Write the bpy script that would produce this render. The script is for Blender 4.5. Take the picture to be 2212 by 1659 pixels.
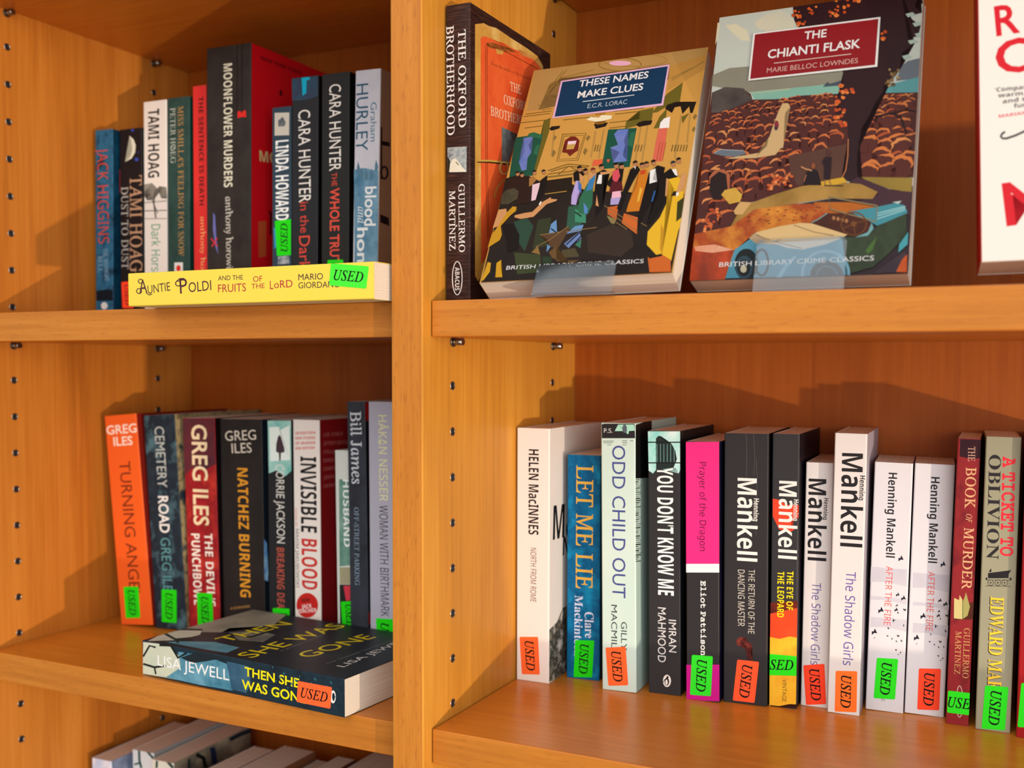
import bpy, bmesh, math, random
from mathutils import Vector, Matrix
for _o in list(bpy.data.objects): bpy.data.objects.remove(_o)
SC = bpy.context.scene
COL = SC.collection
MM = 0.001
# ------------------------------------------------------------------ camera
cd = bpy.data.cameras.new('camera')
cam = bpy.data.objects.new('camera', cd)
COL.objects.link(cam)
SC.camera = cam
cd.sensor_fit = 'HORIZONTAL'
cd.sensor_width = 36.0
cd.lens = 2273.226 / 2212 * 36.0
cd.shift_x = -37.885 / 2212
cd.shift_y = 69.637 / 2212
cd.clip_start = 0.02
def _camrot(yaw, pitch, roll):
    a, b, c = (math.radians(v) for v in (yaw, pitch, roll))
    f = Vector((-math.sin(a)*math.cos(b), math.cos(a)*math.cos(b), math.sin(b)))
    r = Vector((math.cos(a), math.sin(a), 0)); u = r.cross(f)
    r2 = r*math.cos(c) + u*math.sin(c); u2 = -r*math.sin(c) + u*math.cos(c)
    return Matrix((r2, u2, -f)).transposed()
cam.matrix_world = Matrix.Translation((0.365443, -0.597751, 0.003923)) @ _camrot(25.6442, -2.7638, 0.1601).to_4x4()
cd.dof.use_dof = True
cd.dof.focus_distance = 0.74
cd.dof.aperture_fstop = 5.6
# ------------------------------------------------------------------ world, lights, exposure
W = bpy.data.worlds.new('shop_light'); SC.world = W; W.use_nodes = True
_bg = W.node_tree.nodes['Background']; _bg.inputs[1].default_value = 0.5
_wt = W.node_tree.nodes.new('ShaderNodeTexCoord'); _ws = W.node_tree.nodes.new('ShaderNodeSeparateXYZ'); _wr = W.node_tree.nodes.new('ShaderNodeValToRGB')
_wr.color_ramp.elements[0].position = 0.30; _wr.color_ramp.elements[0].color = (0.08, 0.06, 0.045, 1)      # shop floor and furniture, out of view
_wr.color_ramp.elements[1].position = 0.56; _wr.color_ramp.elements[1].color = (0.93, 0.97, 1.0, 1)       # bright walls and ceiling
_wm = W.node_tree.nodes.new('ShaderNodeMath'); _wm.operation = 'MULTIPLY_ADD'; _wm.inputs[1].default_value = 0.5; _wm.inputs[2].default_value = 0.5
for _a, _b in ((_wt.outputs['Generated'], _ws.inputs[0]), (_ws.outputs[2], _wm.inputs[0]), (_wm.outputs[0], _wr.inputs[0]), (_wr.outputs[0], _bg.inputs[0])): W.node_tree.links.new(_a, _b)
def area_light(name, loc, target, sx, sy, power, col):
    l = bpy.data.lights.new(name, 'AREA'); l.shape = 'RECTANGLE'; l.size = sx; l.size_y = sy; l.energy = power; l.color = col
    o = bpy.data.objects.new(name, l); COL.objects.link(o); o.location = loc
    o.rotation_euler = (Vector(target) - Vector(loc)).to_track_quat('-Z', 'Y').to_euler()
    return o
area_light('overhead_fill', (-0.15, -2.1, 1.45), (0.0, 0.0, 0.0), 2.8, 2.0, 27.0, (1.0, 0.97, 0.94))  # unseen soft fill, added to brighten shelf tops and front edges
area_light('right_fill', (2.5, -2.9, 0.15), (0.0, 0.1, -0.05), 3.2, 2.6, 92.0, (0.96, 0.98, 1.0))  # unseen broad fill, added to brighten right-facing panels and recessed spines
_k = bpy.data.lights.new('low_lamp', 'POINT'); _k.energy = 110.0; _k.color = (1.0, 0.83, 0.64); _k.shadow_soft_size = 0.018
_ko = bpy.data.objects.new('low_lamp', _k); COL.objects.link(_ko); _ko.location = (2.1, -0.97, -0.50)
vs = SC.view_settings
vs.view_transform = 'Standard'; vs.look = 'None'; vs.exposure = 0.22; vs.gamma = 1.0; vs.use_curve_mapping = False
# ------------------------------------------------------------------ materials
def lin(h):
    r = []
    for i in (1, 3, 5):
        c = int(h[i:i+2], 16) / 255
        r.append(c/12.92 if c <= 0.04045 else ((c+0.055)/1.055)**2.4)
    return r
ALB = 0.98
def rgba(h, f=1.0): return (*[v*ALB*f for v in lin(h)], 1)
MATS = {}
def newmat(name, rough=0.4, spec=0.5):
    m = bpy.data.materials.new(name); m.use_nodes = True
    b = m.node_tree.nodes['Principled BSDF']
    b.inputs['Roughness'].default_value = rough
    b.inputs['Specular IOR Level'].default_value = spec
    return m, m.node_tree.nodes, m.node_tree.links, b
def nd(N, t, **k):
    n = N.new(t)
    for a, v in k.items():
        if hasattr(n, a): setattr(n, a, v)
        else: n.inputs[a.replace('_', ' ')].default_value = v
    return n
def ramp(N, stops):
    r = N.new('ShaderNodeValToRGB'); e = r.color_ramp.elements
    e[0].position, e[0].color = stops[0]; e[1].position, e[1].color = stops[-1]
    for p, c in stops[1:-1]:
        x = e.new(p); x.color = c
    return r
def mat(key, rough=0.42, f=1.0):
    k = (key, rough, f)
    if k in MATS: return MATS[k]
    m, N, L, b = newmat('print ' + key.replace(':', ' '), rough, 0.14)
    if key[0] == '#':
        b.inputs['Base Color'].default_value = rgba(key, f)
    else:
        kind, cols, sc = key.split(':')
        cs = cols.split(','); sc = float(sc) if kind != 'w' else 1
        tc = nd(N, 'ShaderNodeTexCoord'); mp = nd(N, 'ShaderNodeMapping')
        L.new(tc.outputs['Object'], mp.inputs[0])
        mp.inputs['Scale'].default_value = (sc, sc, sc)
        no = nd(N, 'ShaderNodeTexNoise', Scale=1.0, Detail=5.0, Roughness=0.6)
        L.new(mp.outputs[0], no.inputs['Vector'])
        n = len(cs)
        r = ramp(N, [(0.33 + 0.34*i/(n-1), rgba(c, f)) for i, c in enumerate(cs)])
        L.new(no.outputs[0], r.inputs[0]); L.new(r.outputs[0], b.inputs['Base Color'])
    MATS[k] = m
    return m
def mat_grain(key, f=1.0):
    # printed picture of old dark wood: streaks run across the spine
    if key in MATS: return MATS[key]
    m, N, L, b = newmat('print grain', 0.4, 0.14)
    cs = key.split(':')[1].split(',')
    tc = nd(N, 'ShaderNodeTexCoord'); mp = nd(N, 'ShaderNodeMapping'); L.new(tc.outputs['Object'], mp.inputs[0])
    mp.inputs['Scale'].default_value = (60, 60, 900)
    no = nd(N, 'ShaderNodeTexNoise', Scale=1.0, Detail=6.0, Roughness=0.7); L.new(mp.outputs[0], no.inputs['Vector'])
    r = ramp(N, [(0.36, rgba(cs[0], f)), (0.5, rgba(cs[2], f)), (0.72, rgba(cs[1], f))]); L.new(no.outputs[0], r.inputs[0]); L.new(r.outputs[0], b.inputs['Base Color'])
    MATS[key] = m
    return m
def wood(name, axis, fleck=1.0, tint=(1, 1, 1), figure=0.5, rough=0.42, spec=0.22):
    """oiled beech veneer, grain along the given object axis"""
    m, N, L, b = newmat(name, rough, spec)
    tc = nd(N, 'ShaderNodeTexCoord')
    def mapped(long, cross, off=0.0):
        mp = nd(N, 'ShaderNodeMapping'); L.new(tc.outputs['Object'], mp.inputs[0])
        s = [cross]*3; s['xyz'.index(axis)] = long
        mp.inputs['Scale'].default_value = s; mp.inputs['Location'].default_value = (off, off*1.7, off*0.6)
        return mp
    def noise(mp, detail, rough, dist=0.0):
        n = nd(N, 'ShaderNodeTexNoise', Scale=1.0, Detail=detail, Roughness=rough, Distortion=dist)
        L.new(mp.outputs[0], n.inputs['Vector']); return n
    t = lambda c: (c[0]*tint[0], c[1]*tint[1], c[2]*tint[2], 1)
    broad = noise(mapped(1.6, 9.0), 4.0, 0.55, 0.8)
    fine = noise(mapped(7.0, 240.0, 3.0), 3.0, 0.6)
    r1 = ramp(N, [(0.28, t((0.36, 0.103, 0.011))), (0.5, t((0.50, 0.157, 0.018))), (0.72, t((0.61, 0.218, 0.031)))])
    mixv = nd(N, 'ShaderNodeMath', operation='MULTIPLY_ADD'); L.new(fine.outputs[0], mixv.inputs[0]); mixv.inputs[1].default_value = 0.45; 
    sub = nd(N, 'ShaderNodeMath', operation='MULTIPLY_ADD'); L.new(broad.outputs[0], sub.inputs[0]); sub.inputs[1].default_value = figure*1.1; sub.inputs[2].default_value = 0.5 - 0.5*figure*1.1 - 0.225
    L.new(sub.outputs[0], mixv.inputs[2]); L.new(mixv.outputs[0], r1.inputs[0])
    fl = noise(mapped(95.0, 620.0, 7.0), 2.0, 0.5)
    r2 = ramp(N, [(0.56, (0, 0, 0, 1)), (0.70, (1, 1, 1, 1))]); L.new(fl.outputs[0], r2.inputs[0])
    fm = nd(N, 'ShaderNodeMath', operation='MULTIPLY'); L.new(r2.outputs[0], fm.inputs[0]); fm.inputs[1].default_value = 0.55*fleck
    mx = nd(N, 'ShaderNodeMix', data_type='RGBA'); L.new(fm.outputs[0], mx.inputs[0]); L.new(r1.outputs[0], mx.inputs[6]); mx.inputs[7].default_value = t((0.36, 0.10, 0.014))
    L.new(mx.outputs[2], b.inputs['Base Color'])
    bp = nd(N, 'ShaderNodeBump', Strength=0.05, Distance=0.0005); L.new(fine.outputs[0], bp.inputs['Height']); L.new(bp.outputs[0], b.inputs['Normal'])
    return m
WOOD_X = wood('beech_lengthwise', 'x', 0.35, (1.10, 1.06, 0.8), 0.4, 0.3, 0.36)
WOOD_Z = wood('beech_upright', 'z', 0.12, figure=1.05)
WOOD_DIV_LIT = wood('beech_upright_lit', 'z', 0.12, (1.14, 1.5, 1.5), 0.75)  # same beech; the divider's stronger light is put into this paler tint
WOOD_BACK_SHADED = wood('beech_back_shaded', 'z', 0.1, (0.70, 0.52, 0.45), 0.5)  # same beech; recess shade and red bounce are put into this tint
WOOD_EX = wood('beech_edge_lengthwise', 'x', 0.9, (1.0, 1.1, 1.25), 0.45)
WOOD_EZ = wood('beech_edge_upright', 'z', 1.15, (1.02, 1.12, 1.25), 0.3)
def plain(name, col, rough=0.5, metal=0.0):
    m, N, L, b = newmat(name, rough); b.inputs['Base Color'].default_value = (*col, 1); b.inputs['Metallic'].default_value = metal
    return m
STEEL = plain('nickel', (0.30, 0.27, 0.23), 0.3, 1.0)
BORE_SHADE = plain('painted_hole_shade', (0.012, 0.008, 0.006), 0.6)  # near-black colour stands in for the shade inside the peg holes
def pages_mat():
    m, N, L, b = newmat('page_edges', 0.75, 0.2)
    tc = nd(N, 'ShaderNodeTexCoord'); mp = nd(N, 'ShaderNodeMapping'); L.new(tc.outputs['Object'], mp.inputs[0]); mp.inputs['Scale'].default_value = (2600, 6, 6)
    no = nd(N, 'ShaderNodeTexNoise', Scale=1.0, Detail=2.0); L.new(mp.outputs[0], no.inputs['Vector'])
    r = ramp(N, [(0.3, (0.56, 0.46, 0.35, 1)), (0.6, (0.74, 0.65, 0.53, 1))]); L.new(no.outputs[0], r.inputs[0]); L.new(r.outputs[0], b.inputs['Base Color'])
    bp = nd(N, 'ShaderNodeBump', Strength=0.25, Distance=0.0003); L.new(no.outputs[0], bp.inputs['Height']); L.new(bp.outputs[0], b.inputs['Normal'])
    return m
PAGES = pages_mat()
def acrylic():
    # thin clear sheet: lets light straight through and mirrors by Fresnel
    m = bpy.data.materials.new('clear_acrylic'); m.use_nodes = True; N, L = m.node_tree.nodes, m.node_tree.links
    N.remove(N['Principled BSDF']); tr = nd(N, 'ShaderNodeBsdfTransparent'); tr.inputs[0].default_value = (0.95, 0.965, 0.98, 1)
    gl = nd(N, 'ShaderNodeBsdfGlossy', Roughness=0.04); gl.inputs[0].default_value = (1, 1, 1, 1); fr = nd(N, 'ShaderNodeFresnel', IOR=1.49)
    mx = nd(N, 'ShaderNodeMixShader'); L.new(fr.outputs[0], mx.inputs[0]); L.new(tr.outputs[0], mx.inputs[1]); L.new(gl.outputs[0], mx.inputs[2])
    L.new(mx.outputs[0], N['Material Output'].inputs[0])
    return m
ACRYL = acrylic()
# ------------------------------------------------------------------ mesh helpers
def link(name, me, mats, parent=None, kind=None):
    o = bpy.data.objects.new(name, me); COL.objects.link(o)
    for m in mats: me.materials.append(m)
    if parent: o.parent = parent
    if kind: o['kind'] = kind
    return o
def frombm(name, bm, mats, parent=None, kind=None, smooth=False):
    me = bpy.data.meshes.new(name); bm.normal_update(); bm.to_mesh(me); bm.free()
    if smooth:
        for p in me.polygons: p.use_smooth = True
    return link(name, me, mats, parent, kind)
def tag(o, label, cat, group=None):
    o['label'] = label; o['category'] = cat
    if group: o['group'] = group
    return o
def empty(name, loc=(0, 0, 0)):
    o = bpy.data.objects.new(name, None); COL.objects.link(o); o.location = loc; o.empty_display_size = 0.02
    return o
def box(bm, x0, x1, y0, y1, z0, z1, mi=0, front=None, bev=0.0):
    """box in mm; the -y face can take another material slot"""
    v = [bm.verts.new((x*MM, y*MM, z*MM)) for x in (x0, x1) for y in (y0, y1) for z in (z0, z1)]
    fs = []
    for q in ((0, 1, 3, 2), (4, 6, 7, 5), (0, 4, 5, 1), (2, 3, 7, 6), (0, 2, 6, 4), (1, 5, 7, 3)):
        f = bm.faces.new([v[i] for i in q]); f.material_index = mi; fs.append(f)
    if front is not None: fs[2].material_index = front
    if bev:
        es = list({e for f in fs for e in f.edges})
        bmesh.ops.bevel(bm, geom=es, offset=bev*MM, segments=2, affect='EDGES', profile=0.5)
    return fs
def cyl(bm, c, axis, r, l0, l1, n=16, mi=0):
    rings = []
    ax = 'xyz'.index(axis)
    for l in (l0, l1):
        ring = []
        for i in range(n):
            a = 2*math.pi*i/n; p = [0, 0, 0]; p[ax] = l; p[(ax+1) % 3] = r*math.cos(a); p[(ax+2) % 3] = r*math.sin(a)
            ring.append(bm.verts.new([(c[k]+p[k])*MM for k in range(3)]))
        rings.append(ring)
    for i in range(n):
        f = bm.faces.new((rings[0][i], rings[0][(i+1) % n], rings[1][(i+1) % n], rings[1][i])); f.material_index = mi; f.smooth = True
    for r_ in (rings[0][::-1], rings[1]):
        f = bm.faces.new(r_); f.material_index = mi
# ------------------------------------------------------------------ bookcase
XL, TW, XR, YB, ZT, ZB = -442.5, 24.6, 770.0, 256.0, 640.0, -1060.0
TH = 24.15
case = tag(empty('bookcase', (0.2, 0.0, ZB*MM)), 'orange beech bookcase with adjustable shelves and a centre divider', 'bookcase')
def cpart(name, bm, mats, smooth=False, parent=None):
    o = frombm(name, bm, mats, parent or case, smooth=smooth)
    o.matrix_parent_inverse = (parent or case).matrix_world.inverted() if parent is None else Matrix()
    return o
bpy.context.view_layer.update()
def panel(name, x0, x1, face=None):
    bm = bmesh.new(); box(bm, x0, x1, 0, YB, ZB, ZT, 0, 1, 1.0)
    return cpart(name, bm, [face or WOOD_Z, WOOD_EZ])
left = panel('side_panel', XL-TW, XL)
div = panel('divider', -TW, 0, WOOD_DIV_LIT)
right = panel('side_panel', XR, XR+TW)
bm = bmesh.new(); box(bm, XL-TW, XR+TW, YB, YB+8, ZB, ZT); cpart('back_panel', bm, [WOOD_BACK_SHADED])
bm = bmesh.new(); box(bm, XL-TW, XR+TW, 0, YB+8, ZT, ZT+TH, 0, 1, 1.0); cpart('top_panel', bm, [WOOD_X, WOOD_EX])
bm = bmesh.new(); box(bm, XL, -TW, 20, 40, ZB, ZB+70); box(bm, 0, XR, 20, 40, ZB, ZB+70); cpart('plinth', bm, [WOOD_X])
SHELF_Z = (333.34, 47.0, -243.6, -545.6, -860.0)
SOCK0 = -10.33
for x0, x1, gap in ((XL, -TW, 0.4), (0.0, XR, 0.9)):
    for z in SHELF_Z:
        bm = bmesh.new()
        box(bm, x0+gap, x1-gap, 9.96, YB-0.5, z-TH, z, 0, 1, 0.8)
        o = cpart('shelf', bm, [WOOD_X, WOOD_EX])
        if x0 == XL:     # paler glued lipping strip at the right end of the front edge
            bm = bmesh.new(); box(bm, x1-6.2, x1-gap-0.1, 9.7, 12, z-TH+0.4, z-0.4)
            s = frombm('end_strip', bm, [WOOD_EZ], o)
def socket(parent, x, y, z, sx):
    """pressed in metal sleeve for a shelf pin: raised ring round a flat disc coloured as the shaded bore"""
    bm = bmesh.new(); n = 20
    prof = ((3.2, 0.0), (3.05, 0.3), (2.75, 0.35), (2.5, 0.2), (2.4, 0.05))
    rings = []
    for r, h in prof:
        rings.append([bm.verts.new(((x+sx*h)*MM, (y+r*math.cos(2*math.pi*i/n))*MM, (z+r*math.sin(2*math.pi*i/n))*MM)) for i in range(n)])
    for a, b in zip(rings, rings[1:]):
        for i in range(n):
            f = bm.faces.new((a[i], a[(i+1) % n], b[(i+1) % n], b[i])); f.smooth = True
    f = bm.faces.new(rings[-1]); f.material_index = 1
    bmesh.ops.recalc_face_normals(bm, faces=bm.faces)
    o = frombm('peg_socket', bm, [STEEL, BORE_SHADE], parent)
    return o
def near_shelf(z): return any(s-TH-7 < z < s+4.0 for s in SHELF_Z)
for par, x, sx in ((left, XL, 1), (div, 0.0, 1)):
    for k in range(-17, 12):
        z = SOCK0 + 32*k
        if near_shelf(z): continue
        for y in (39.5, 207.7): socket(par, x, y, z, sx)
    for s in SHELF_Z[:3]:
        for y in (39.5, 207.7):
            bm = bmesh.new(); cyl(bm, (x, y, s-TH-2.7), 'x', 2.5, 0.0, sx*8.5); cyl(bm, (x, y, s-TH-2.7), 'x', 3.6, 0.0, sx*1.2)
            bmesh.ops.recalc_face_normals(bm, faces=bm.faces)
            frombm('shelf_pin', bm, [STEEL], par)
# room behind and below the bookcase
bm = bmesh.new(); box(bm, -2500, 3000, 275, 375, ZB-100, 1700); frombm('wall_back', bm, [plain('wall_paint', (0.72, 0.66, 0.58), 0.8)], None, 'structure')
bm = bmesh.new(); box(bm, -2500, 3000, -3500, 274, ZB-100, ZB-0.3); frombm('floor', bm, [plain('floor_boards', (0.11, 0.055, 0.028), 0.45)], None, 'structure')
# ------------------------------------------------------------------ lettering
def styled(s, U, l, sp):
    r = ''
    for ch in s:
        if 'A' <= ch <= 'Z': r += chr(U + ord(ch) - 65)
        elif 'a' <= ch <= 'z': r += sp.get(ch) or chr(l + ord(ch) - 97)
        else: r += ch
    return r
FONTS = {'G': None, 'B': (0x1D5D4, 0x1D5EE), 'N': (0x1D5A0, 0x1D5BA), 'S': (0x1D400, 0x1D41A), 'I': (0x1D434, 0x1D44E), 'J': (0x1D468, 0x1D482), 'R': (0x1D434, 0x1D44E), 'M': (0x1D670, 0x1D68A)}
OFFS = {'G+': 0.018, 'R+': 0.008, 'N+': 0.014, 'M+': 0.02, 'M#': 0.022}
SHEAR = {'R': -0.27}
LET = {}
def letters_prepare(items):
    """every distinct string becomes flat glyph geometry: x 0..1 over the ink, y in cap heights"""
    obs = {}
    want = set(items) | {(f, 'H') for f, _ in items}
    for f, s in want:
        c = bpy.data.curves.new('glyphs', 'FONT'); b = FONTS[f[0]]
        c.body = s if b is None else styled(s, b[0], b[1], {'h': '\u210E'} if f[0] in 'IR' else {})
        c.size = 1.0; c.resolution_u = 3; c.offset = OFFS.get(f, 0.0)
        o = bpy.data.objects.new('glyphs', c); COL.objects.link(o); obs[(f, s)] = o
    bpy.context.view_layer.update()
    dg = bpy.context.evaluated_depsgraph_get(); raw = {}
    for k, o in obs.items():
        me = bpy.data.meshes.new_from_object(o.evaluated_get(dg))
        raw[k] = ([(v.co.x, v.co.y) for v in me.vertices], [tuple(p.vertices) for p in me.polygons])
        bpy.data.meshes.remove(me)
    for o in obs.values():
        c = o.data; bpy.data.objects.remove(o); bpy.data.curves.remove(c)
    for (f, s), (vs_, fs) in raw.items():
        cap = max(y for _, y in raw[(f, 'H')][0]) or 1.0
        sh = SHEAR.get(f[0], 0.0)
        p = [(x + sh*y, y/cap) for x, y in vs_]
        x0 = min(x for x, _ in p); x1 = max(x for x, _ in p)
        LET[(f, s)] = ([((x-x0)/(x1-x0), y) for x, y in p], fs)
# ------------------------------------------------------------------ books
def clip(poly, w, h):
    for ax, lim, sg in ((0, 0.0, 1), (0, w, -1), (1, 0.0, 1), (1, h, -1)):
        out = []
        for i, p in enumerate(poly):
            q = poly[i-1]
            a = (p[ax]-lim)*sg >= 0; b = (q[ax]-lim)*sg >= 0
            if a != b:
                t = (lim-q[ax])/(p[ax]-q[ax]); out.append((q[0]+(p[0]-q[0])*t, q[1]+(p[1]-q[1])*t))
            if a: out.append(p)
        poly = out
        if len(poly) < 3: return []
    return poly
def pairs(l): return [(l[i], l[i+1]) for i in range(0, len(l), 2)]
def inside(p, poly):
    c = False
    for i in range(len(poly)):
        (x1, y1), (x2, y2) = poly[i], poly[i-1]
        if (y1 > p[1]) != (y2 > p[1]) and p[0] < (x2-x1)*(p[1]-y1)/(y2-y1)+x1: c = not c
    return c
class Cover:
    def __init__(self, B):
        self.w, self.h, self.d = B['s']; self.f = B['f']; self.bm = bmesh.new(); self.mats = []; self.idx = {}; self.lay = {'S': 0, 'F': 0}
    def mi(self, key):
        if key not in self.idx:
            self.idx[key] = len(self.mats); self.mats.append(mat_grain(key, self.f) if key[0] == 'w' else mat(key, 0.42, self.f))
        return self.idx[key]
    def to3(self, f, p, off):
        return (p[0]*MM, -off*MM, p[1]*MM) if f == 'S' else ((self.w+off)*MM, p[0]*MM, p[1]*MM)
    def dim(self, f): return (self.w, self.h) if f == 'S' else (self.d, self.h)
    def poly(self, f, key, pts, off):
        pts = clip(pts, *self.dim(f))
        if len(pts) < 3: return
        a = sum(pts[i-1][0]*p[1]-p[0]*pts[i-1][1] for i, p in enumerate(pts))
        if abs(a) < 0.02: return
        if a < 0: pts = pts[::-1]
        vs_ = [self.bm.verts.new(self.to3(f, p, off)) for p in pts]
        try: fc = self.bm.faces.new(vs_)
        except ValueError: return
        fc.material_index = self.mi(key)
        if len(pts) > 4: bmesh.ops.triangulate(self.bm, faces=[fc])
    def bump(self, f):
        self.lay[f] += 1
        return 0.02 + 0.0025*self.lay[f]
    def text(self, d):
        _, f, font, s, col, ox, oy, ex, ey, cx, cy = d
        off = self.bump(f); vs_, fs = LET[(font, s)]; W_, H_ = self.dim(f); mi = self.mi(col)
        pv = [(ox+ex*x+cx*y, oy+ey*x+cy*y) for x, y in vs_]; cache = {}
        for t in fs:
            if any(not (0 <= pv[i][0] <= W_ and 0 <= pv[i][1] <= H_) for i in t):
                self.poly(f, col, [pv[i] for i in t], off); continue
            for i in t:
                if i not in cache: cache[i] = self.bm.verts.new(self.to3(f, pv[i], off))
            try: fc = self.bm.faces.new([cache[i] for i in t])
            except ValueError: continue
            fc.material_index = mi
    def ribbon(self, d):
        _, f, col, q = d; p = pairs(q); off = self.bump(f)
        for i in range(0, len(p)-2, 2): self.poly(f, col, [p[i], p[i+1], p[i+3], p[i+2]], off)
    def bushes(self, d):
        # rounded tree crowns, smaller with distance: dark mass with a sunlit painted rim
        _, f, dark, light, reg, rows, s0, s1, seed = d
        R = random.Random(seed); reg = pairs(reg); ys = [p[1] for p in reg]; xs = [p[0] for p in reg]
        y0, y1 = max(ys), min(ys); t = 0.0; pos = []
        for k in range(rows):
            u = (k+0.5)/rows; pos.append((y0+(y1-y0)*u**1.35, s0+(s1-s0)*u))
        for y, s in pos:
            x = min(xs) - R.random()*s; offa = self.bump(f); offb = self.bump(f)
            while x < max(xs):
                sz = s*R.uniform(0.75, 1.25); c = (x, y+R.uniform(-0.5, 0.5)*s); x += sz*R.uniform(1.25, 2.0)
                if not inside(c, reg): continue
                n = 11; rr = [sz*R.uniform(0.86, 1.12) for _ in range(n)]
                arc = [(c[0]+r*math.cos(math.pi*(1.15-1.3*i/(n-1))), c[1]+0.95*r*math.sin(math.pi*(1.15-1.3*i/(n-1)))) for i, r in enumerate(rr)]
                self.poly(f, dark, arc[::-1] + [(c[0]-sz*0.9, c[1]-sz*1.0), (c[0]+sz*0.9, c[1]-sz*1.0)], offa)
                if R.random() < 0.12: continue
                a0, a1 = R.randint(0, 3), n - R.randint(0, 4); tone = light if R.random() < 0.6 else ('#b8552c' if R.random() < 0.6 else '#e09050')
                for i in range(a0, a1-1):
                    k1 = 1 - 0.36*math.sin(math.pi*(i-a0)/max(1, a1-1-a0)) - 0.05; k2 = 1 - 0.36*math.sin(math.pi*(i+1-a0)/max(1, a1-1-a0)) - 0.05
                    p, q = arc[i], arc[i+1]
                    self.poly(f, tone, [p, q, (c[0]+(q[0]-c[0])*k2, c[1]+(q[1]-c[1])*k2), (c[0]+(p[0]-c[0])*k1, c[1]+(p[1]-c[1])*k1)], offb)
    def shell(self, mats):
        w, h, d, t = self.w, self.h, self.d, 0.45
        S, F, Bk = (self.mi(k) for k in mats); inner = self.mi('#e8e0d4')
        r = min(1.0, w*0.2); n = 4; out = [(0, d)]
        out += [(r-r*math.cos(a), r-r*math.sin(a)) for a in (math.pi/2*i/n for i in range(n+1))]
        out += [(w-r+r*math.sin(a), r-r*math.cos(a)) for a in (math.pi/2*i/n for i in range(n+1))]
        out += [(w, d)]
        inn = []
        for i, (x, y) in enumerate(out):
            if y == d: inn.append((t if x == 0 else w-t, d))
            else: inn.append((min(max(x, t), w-t), max(y, t)))
        m = len(out); V = {}
        for nm, pr in (('o', out), ('i', inn)):
            for z in (0, 1): V[nm, z] = [self.bm.verts.new((x*MM, y*MM, z*h*MM)) for x, y in pr]
        def q(a, b, c, e, mi):
            if len({a, b, c, e}) < 4: return
            f = self.bm.faces.new((a, b, c, e)); f.material_index = mi
        for i in range(m-1):
            mi = Bk if i == 0 else (F if i == m-2 else (F if i > n+1 + n//2 else (S if i > n//2 else Bk)))
            if i in range(1, n+2) or i in range(n+2, m-2): mi = S
            o0, o1, i0, i1 = V['o', 0], V['o', 1], V['i', 0], V['i', 1]
            q(o0[i], o0[i+1], o1[i+1], o1[i], mi); q(i0[i+1], i0[i], i1[i], i1[i+1], inner)
            q(o1[i], o1[i+1], i1[i+1], i1[i], mi); q(o0[i+1], o0[i], i0[i], i0[i+1], mi)
        for k in (0, m-1):
            a = (V['o', 0][k], V['o', 1][k], V['i', 1][k], V['i', 0][k])
            q(*(a if k else a[::-1]), inner)
def rounded(quad, r):
    """corner-rounded outline of a quad given as 4 points"""
    out = []
    for i in range(4):
        p, a, b = Vector(quad[i]), Vector(quad[i-1]), Vector(quad[(i+1) % 4])
        da = (a-p).normalized()*r; db = (b-p).normalized()*r
        for k in range(5):
            t = k/4; out.append(tuple((p+da)*(1-t)**2 + p*2*t*(1-t) + (p+db)*t*t))
    return out
def sticker(C, root, st):
    f, col, q, txt, ori = st
    q = pairs(q); W_, H_ = C.dim(f); bm = bmesh.new()
    off = 0.05 + 0.0025*C.lay[f]; top = off + 0.12
    out = clip(rounded(q, 1.1), W_, H_)
    a = sum(out[i-1][0]*p[1]-p[0]*out[i-1][1] for i, p in enumerate(out))
    if a < 0: out = out[::-1]
    hi = [bm.verts.new(C.to3(f, p, top)) for p in out]; lo = [bm.verts.new(C.to3(f, p, off-0.03)) for p in out]
    bm.faces.new(hi); bm.faces.new(lo[::-1])
    for i in range(len(out)): bm.faces.new((lo[i-1], lo[i], hi[i], hi[i-1]))
    TL, TR, BR, BL = (Vector(p) for p in q)
    if ori == 'd': o, e, c = TL, BL-TL, TR-TL
    elif ori == 'u': o, e, c = BR, TR-BR, BL-BR
    else: o, e, c = BL, BR-BL, TL-BL
    full = txt == 'USED'
    a0, a1 = (0.11, 0.90) if full else ((0.03, 0.86) if txt == 'SED' else (0.02, 1.0))
    b0, b1 = 0.27, 0.73
    vs_, fs = LET[('J' if False else 'I+', txt)]
    pv = [o + e*(a0+(a1-a0)*x) + c*(b0+(b1-b0)*y) for x, y in vs_]
    for t in fs:
        pts = clip([tuple(pv[i]) for i in t], W_, H_)
        if len(pts) < 3: continue
        try: fc = bm.faces.new([bm.verts.new(C.to3(f, p, top+0.02)) for p in pts]); fc.material_index = 1
        except ValueError: pass
    o_ = frombm('price_sticker', bm, [mat(col, 0.55), mat('#101010', 0.5)], root)
    o_['label'] = ('fluorescent green' if col in GREENS else 'fluorescent orange') + ' used sticker'
GREENS = ('#22d910', '#2ee41e', '#34e62a', '#46e236')
OFFS['I+'] = 0.012
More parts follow.
